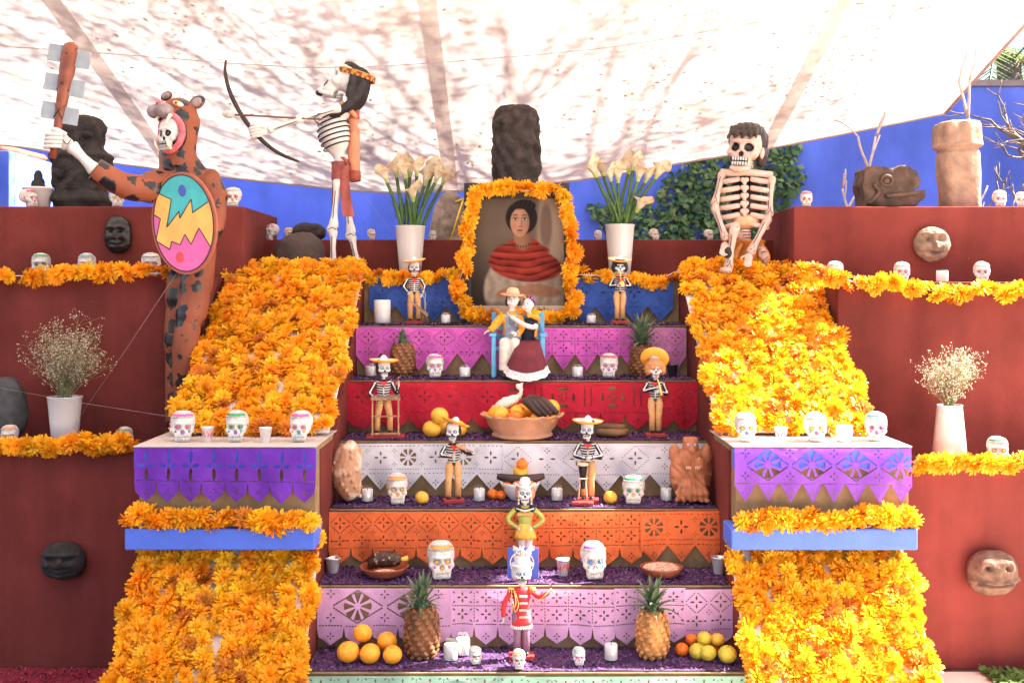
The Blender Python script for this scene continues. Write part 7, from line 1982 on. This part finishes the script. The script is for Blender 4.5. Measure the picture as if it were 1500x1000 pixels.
        for ex in (755, 768.5):
            sk_ = mixc(sk_, shade(sk_, .72), el(x, y, ex, 319.5, 5.2, 3.6, .5)); sk_ = mixc(sk_, (.50, .42, .36), el(x, y, ex, 320.5, 3.4, 1.5, .25)); sk_ = mixc(sk_, (.03, .02, .02), el(x, y, ex, 320.4, 1.5, 1.5, .25))
            sk_ = mixc(sk_, (.05, .032, .026), el(x, y, ex, 318.9, 3.8, .7, .4)); sk_ = mixc(sk_, (.06, .04, .032), el(x, y - .05 * (x - ex) ** 2, ex, 314.0, 4.4, .9, .4) * .9)
        sk_ = mixc(sk_, shade(sk_, .66), el(x, y, 764.3, 326, 1.7, 5, .6) * .8); sk_ = mixc(sk_, shade(sk_, .5), el(x, y, 762, 331.3, 3.0, 1.0, .5))
        sk_ = mixc(sk_, (.34, .075, .06), el(x, y, 761.5, 336.8, 4.6, 1.7, .3)); sk_ = mixc(sk_, (.16, .04, .035), el(x, y, 761.5, 336.6, 4.6, .45, .4)); sk_ = mixc(sk_, shade(sk_, .75), el(x, y, 761.5, 340.6, 4, .9, .6))
        c = mixc(c, sk_, face)
        return tuple(p ** 1.10 * .66 for p in c)
    nx, ny = 170, 212; b = MB()
    for j in range(ny + 1):
        for i in range(nx + 1):
            X_, Z_ = q(690 + 136 * i / nx, 290 + 157 * j / ny); b.v.append((X_, -.0062, Z_))
    for j in range(ny):
        for i in range(nx):
            a_ = j * (nx + 1) + i; b.f.append((a_, a_ + nx + 1, a_ + nx + 2, a_ + 1)); b.m.append(0); b.sm.append(False)
    pm = b.mesh('print'); ca = pm.color_attributes.new('ink', 'FLOAT_COLOR', 'POINT'); buf = []
    for j in range(ny + 1):
        for i in range(nx + 1): buf.extend((*print_col(690 + 136 * i / nx, 290 + 157 * j / ny), 1.0))
    ca.data.foreach_set('color', buf)
    m = bpy.data.materials.new('printed_picture'); m.use_nodes = True; N, L = nodes_of(m); at_ = N.new('ShaderNodeAttribute'); at_.attribute_name = 'ink'
    L.new(at_.outputs['Color'], N['Principled BSDF'].inputs['Base Color']); N['Principled BSDF'].inputs['Roughness'].default_value = .6; N['Principled BSDF'].inputs['Specular IOR Level'].default_value = .08
    put('print', pm, m, root)
    mat('print_hair', (.022, .016, .015), .45)
    poly('caption_strip', [(690, 447.2), (826, 447.2), (826, 460), (690, 460)], 1, mat('print_cream', (.34, .25, .17), .5, .03), False)
    fc = bpy.data.curves.new('t', 'FONT'); fc.body = 'hlo'; fc.size = .052; fc.extrude = .0003; to = bpy.data.objects.new('t', fc); COL.objects.link(to)
    dg = bpy.context.evaluated_depsgraph_get(); dg.update(); me = bpy.data.meshes.new_from_object(to.evaluated_get(dg)); bpy.data.objects.remove(to); bpy.data.curves.remove(fc)
    x, z = q(788, 460); me.transform(Matrix.Translation((x, -.0095, z + .002)) @ Matrix.Rotation(R(90), 4, 'X')); put('caption_letters', me, MATS['print_hair'], root)
    pts = [(690, 462), (676, 440), (672, 415), (680, 390), (682, 360), (686, 330), (694, 302), (700, 286), (716, 280), (740, 277), (764, 279), (790, 280), (814, 282), (828, 296), (834, 320), (842, 345), (842, 370), (836, 395), (838, 420), (842, 445), (832, 462), (808, 467), (780, 466), (740, 466), (712, 466), (688, 461)]
    garland('thick marigold garland framing the portrait print', [P(x, y, Y - .03 + .0012 * (475 - y) * .05) for x, y in pts], 88, 1.0)
portrait()
# ------------------------------------------------------------------ ivy, trees
def ivy():
    rg = random.Random(21); b = MB(); Y = 10.84
    def dens(x, z):      # outline of the ivy on the wall, in photo pixels
        px = 750 + x * FPX / Y; py = 430 - (z - H) * FPX / Y
        e = .95 * mnoise.noise(Vector((px * .02, py * .02, 1))) + .3 * mnoise.noise(Vector((px * .06, py * .06, 4)))
        l = (px - 868) / 60; r = (1162 - px) / 30
        if py < 300: l = (px - 985 + (py - 240) * .3) / 30 if py > 0 else l
        return min(l, r, (py - 212) / 14) + e
    n = 0
    while n < 4300:
        x = rg.uniform(.7, 3.0); z = rg.uniform(1.3, 3.2)
        if dens(x, z) < .35 * rg.random(): continue
        n += 1
        c = Vector((x, Y - rg.uniform(.0, .13), z)); s = rg.choice((.5, .8, 1, 1, 1.25)) * rg.uniform(.024, .045); a = rg.uniform(0, 6.28); t = rg.uniform(.1, 1.2)
        u = Vector((math.cos(a), -.25 * math.sin(a) * t, math.sin(a) * .9)).normalized(); nn = Vector((rg.uniform(-.6, .6), -1, rg.uniform(-.1, 1.0))).normalized()
        u = (u - nn * u.dot(nn)).normalized(); w = nn.cross(u)
        b.add([c - u * s, c - u * s * .2 + w * s * .75, c + u * s * 1.15, c - u * s * .2 - w * s * .75, c + nn * s * .15], [(0, 1, 4), (1, 2, 4), (2, 3, 4), (3, 0, 4)], rg.choice((0, 0, 1, 2)), False)
    root = thing('ivy', 'leafy green ivy climbing the cobalt blue wall behind the seated skeleton', 'ivy', (1.9, Y, 0))
    o = b.build('foliage', [mat('ivy_green', (.10, .18, .05), .5, .3, 5, transl=.25), mat('ivy_light', (.22, .31, .10), .5, .3, 5, transl=.25), mat('ivy_dark', (.04, .085, .025), .5, .3, 5, transl=.25)], root, 'world'); o['kind'] = 'stuff'
    for k in range(7):
        x0 = 1.0 + .28 * k; st = MB(); st.tube(arc([(x0, Y + .0, 0), (x0 + rg.uniform(-.1, .1), Y, 1.0), (x0 + rg.uniform(-.2, .2), Y, 1.9), (x0 + rg.uniform(-.3, .3), Y, 2.5)], 5), .010, 5); st.build('vine', mat('vine_brown', (.09, .06, .04), .8), root, 'world')
ivy()
M_BARK = mat('grey_bark', (.20, .15, .125), .85, .3, 20, .4, 60)
def branch(mb, p, d, l, r, depth, rg, up=.25, split=(2, 3), ang=.6):
    pts = [p]; q = p.copy(); dd = d.normalized()
    for i in range(4):
        dd = (dd + Vector((rg.gauss(0, .10), rg.gauss(0, .10), rg.gauss(0, .10) + up * .10))).normalized(); q = q + dd * (l / 4); pts.append(q.copy())
    mb.tube(pts, [r, r * .93, r * .86, r * .8, r * .72], 7)
    if depth == 0: mb.ell(q, r * 1.1, 6, 4); return
    for i in range(rg.randint(*split)):
        a = Vector((rg.gauss(0, 1), rg.gauss(0, .7), rg.gauss(0, .5))); a = (a - dd * a.dot(dd)).normalized()
        branch(mb, pts[-1] if i < 2 else pts[2], dd + a * ang * rg.uniform(.7, 1.4), l * rg.uniform(.6, .85), r * .68, depth - 1, rg, up, split, ang)
def bare_tree(label, base, d, l, r, depth, seed, name='bare_tree', limbs=(2, 3), group=None, ang=.6, ll=.3):
    rg = random.Random(seed); root = thing(name, label, 'tree', base, 0, group)
    t = MB(); top = Vector(d).normalized() * l; pts = [Vector((0, 0, 0)), top * .35 + Vector((rg.uniform(-.03, .03), 0, 0)), top * .7 + Vector((rg.uniform(-.03, .03), 0, 0)), top]
    t.tube(pts, [r, r * .92, r * .85, r * .78], 9); bk = M_BARK if name == 'bare_tree' else mat('sunlit_bark', (.50, .43, .38), .8, .2, 20)  # saplings have sunlight painted in as a paler bark colour
    t.build('trunk', bk, root)
    for i in range(rg.randint(*limbs)):
        b = MB(); a = Vector((rg.uniform(-1, 1), rg.uniform(-.6, .6), rg.uniform(.2, .8))); branch(b, pts[3] if i < 2 else pts[2], Vector(d).normalized() + a * ang * 1.4, ll, r * .6, depth, rg, .3, (1, 3), ang); b.build('limb', bk, root)
bare_tree('bare grey tree with spreading limbs beyond the pink stone column', (3.95, 8.4, 0), (.02, 0, 1), 2.2, .045, 4, 3, limbs=(5, 5), ll=.40)
bare_tree('bare tree with upright limbs at the frame edge beyond the skulls', (3.62, 7.7, 0), (.06, 0, 1), 2.25, .03, 4, 8, limbs=(4, 4), ll=.30)
bare_tree('slender bare sapling with few twigs behind the stone serpent head', (P(1238, 300, 6.9).x, 6.9, 0), (.06, 0, 1), 2.45, .016, 1, 12, 'bare_sapling', (3, 3), 'bare saplings', .5, .22)
bare_tree('short forked bare sapling beside the stone serpent head', (P(1252, 300, 6.75).x, 6.75, 0), (-.02, 0, 1), 2.18, .014, 1, 5, 'bare_sapling', (2, 2), 'bare saplings', .5, .14)
bare_tree('tall thin bare sapling rising behind the pink stone column', (P(1418, 300, 6.8).x, 6.8, 0), (.0, 0, 1), 2.75, .016, 1, 17, 'bare_sapling', (4, 4), 'bare saplings', .45, .24)
def palm():
    rg = random.Random(9); base = Vector((P(1478, 100, 13.5).x, 13.5, 0)); root = thing('palm_tree', 'green palm showing above the end of the blue wall', 'palm', base)
    b = MB(); b.lathe([(.16, 0), (.13, .5), (.12, 4.0), (.15, 4.6)], seg=12); b.build('trunk', M_BARK, root)
    gm = mat('palm_green', (.10, .16, .04), .5, .3, 6, transl=.3); gy = mat('palm_yellow', (.30, .25, .08), .5, .3, 6, transl=.3)
    for i in range(15):
        a = 2 * PI * i / 15 + rg.uniform(-.15, .15); e = rg.uniform(-.1, 1.0); d = Vector((math.cos(a) * math.cos(e), math.sin(a) * math.cos(e), math.sin(e))); L = rg.uniform(1.3, 1.8)
        pth = arc([Vector((0, 0, 4.5)), Vector((0, 0, 4.5)) + d * L * .5, Vector((0, 0, 4.25)) + d * L * .95 - Vector((0, 0, .35 * L))], 8); b = MB(); b.tube(pth, .012, 5)
        for j in range(2, len(pth) - 1):
            t = (pth[j + 1] - pth[j - 1]).normalized(); sd = t.cross(Vector((0, 0, 1))).normalized()
            for s in (-1, 1):
                for o_ in (0, .5):
                    p = pth[j] + t * o_ * .10; q = p + sd * s * .34 + t * .14 - Vector((0, 0, .14)); b.add([p - t * .018, p + t * .018, q], [(0, 1, 2)], 0, False)
        b.build('frond', gm if i % 3 else gy, root)
palm()
def leaf_tree(label, base, top, blobs, seed):
    """broad tree: trunk, limbs and a loose crown of many small leaves"""
    rg = random.Random(seed); base = Vector(base); root = thing('shade_tree', label, 'tree', base)
    b = MB(); pts = arc([Vector((0, 0, 0)), Vector(top) * .5 + Vector((.15, 0, 0)), Vector(top)], 6); b.tube(pts, [.22 - .09 * i / len(pts) for i in range(len(pts))], 10); b.build('trunk', M_BARK, root)
    cr = MB(); lim = MB()
    for (x, y, z, r, n) in blobs:
        c = Vector((x, y, z)) - base; p0 = pts[-1 - rg.randrange(0, 4)]; mid = (p0 + c) / 2 + Vector((rg.uniform(-.3, .3), rg.uniform(-.3, .3), .35))
        path = arc([p0, mid, c], 6); lim.tube(path, [.018 - .013 * i / (len(path) - 1) for i in range(len(path))], 7)
        for k in range(9):
            e = c + Vector((rg.gauss(0, r * .6), rg.gauss(0, r * .6), rg.gauss(0, r * .3))); s = path[rg.randrange(6, len(path))]; lim.tube(arc([s, (s + e) / 2 + Vector((rg.gauss(0, .1), rg.gauss(0, .1), 0)), e], 4), [.006] * 5 + [.004] * 4, 5)
            for j in range(n // 8):
                q = e + Vector((rg.gauss(0, r * .30), rg.gauss(0, r * .30), rg.gauss(0, r * .22))); s_ = rg.uniform(.022, .045); a = rg.uniform(0, 6.28); u = Vector((math.cos(a), math.sin(a), rg.uniform(-.5, .5))).normalized(); w = u.cross(Vector((rg.uniform(-.4, .4), rg.uniform(-.4, .4), 1))).normalized()
                cr.add([q - u * s_, q + w * s_ * .5, q + u * s_, q - w * s_ * .5], [(0, 1, 2, 3)], 0, False)
    lim.build('limbs', M_BARK, root)['kind'] = 'stuff'
    o = cr.build('crown', mat('tree_leaf', (.06, .11, .03), .5, .3, 3, transl=.3), root); o['kind'] = 'stuff'
rgb = random.Random(14); BL = []
for i in range(70):
    x = rgb.uniform(-.2, 6.0); y = rgb.uniform(4.9, 10.6); z = 7.0 + rgb.uniform(-.4, .9)
    if x > 5.3 and y < 7.6: continue
    BL.append((x, y, z, rgb.uniform(.5, 1.0), rgb.randrange(80, 230) if x > 1.6 else rgb.randrange(50, 120)))
leaf_tree('tall leafy tree beside the altar spreading over the canopy', (4.2, 12.8, 0), (-.3, -2.2, 6.4), BL, 6)
# guy threads
for label, a, c in (('thin white thread tied from archer to the boulder side', P(470, 255, 5.88), P(395, 322, 6.0)), ('thin white thread tied from archer to the calla vase side', P(522, 268, 5.88), P(578, 345, 5.95)),
                    ('thin grey thread tied from the jaguar warrior down to the shaded ledge', P(262, 395, 5.0), P(110, 620, 4.95)), ('thin grey thread stretched past the vase to the shaded ledge skull', P(-10, 566, 4.9), P(250, 610, 4.55))):
    b = MB(); b.tube([a, (a + c) / 2 - Vector((0, 0, .006)), c], .0005, 4); tag(b.build('guy_thread', mat('nylon_thread', (.32, .29, .28), .5, 0), None, a), label, 'thread', 'guy threads')
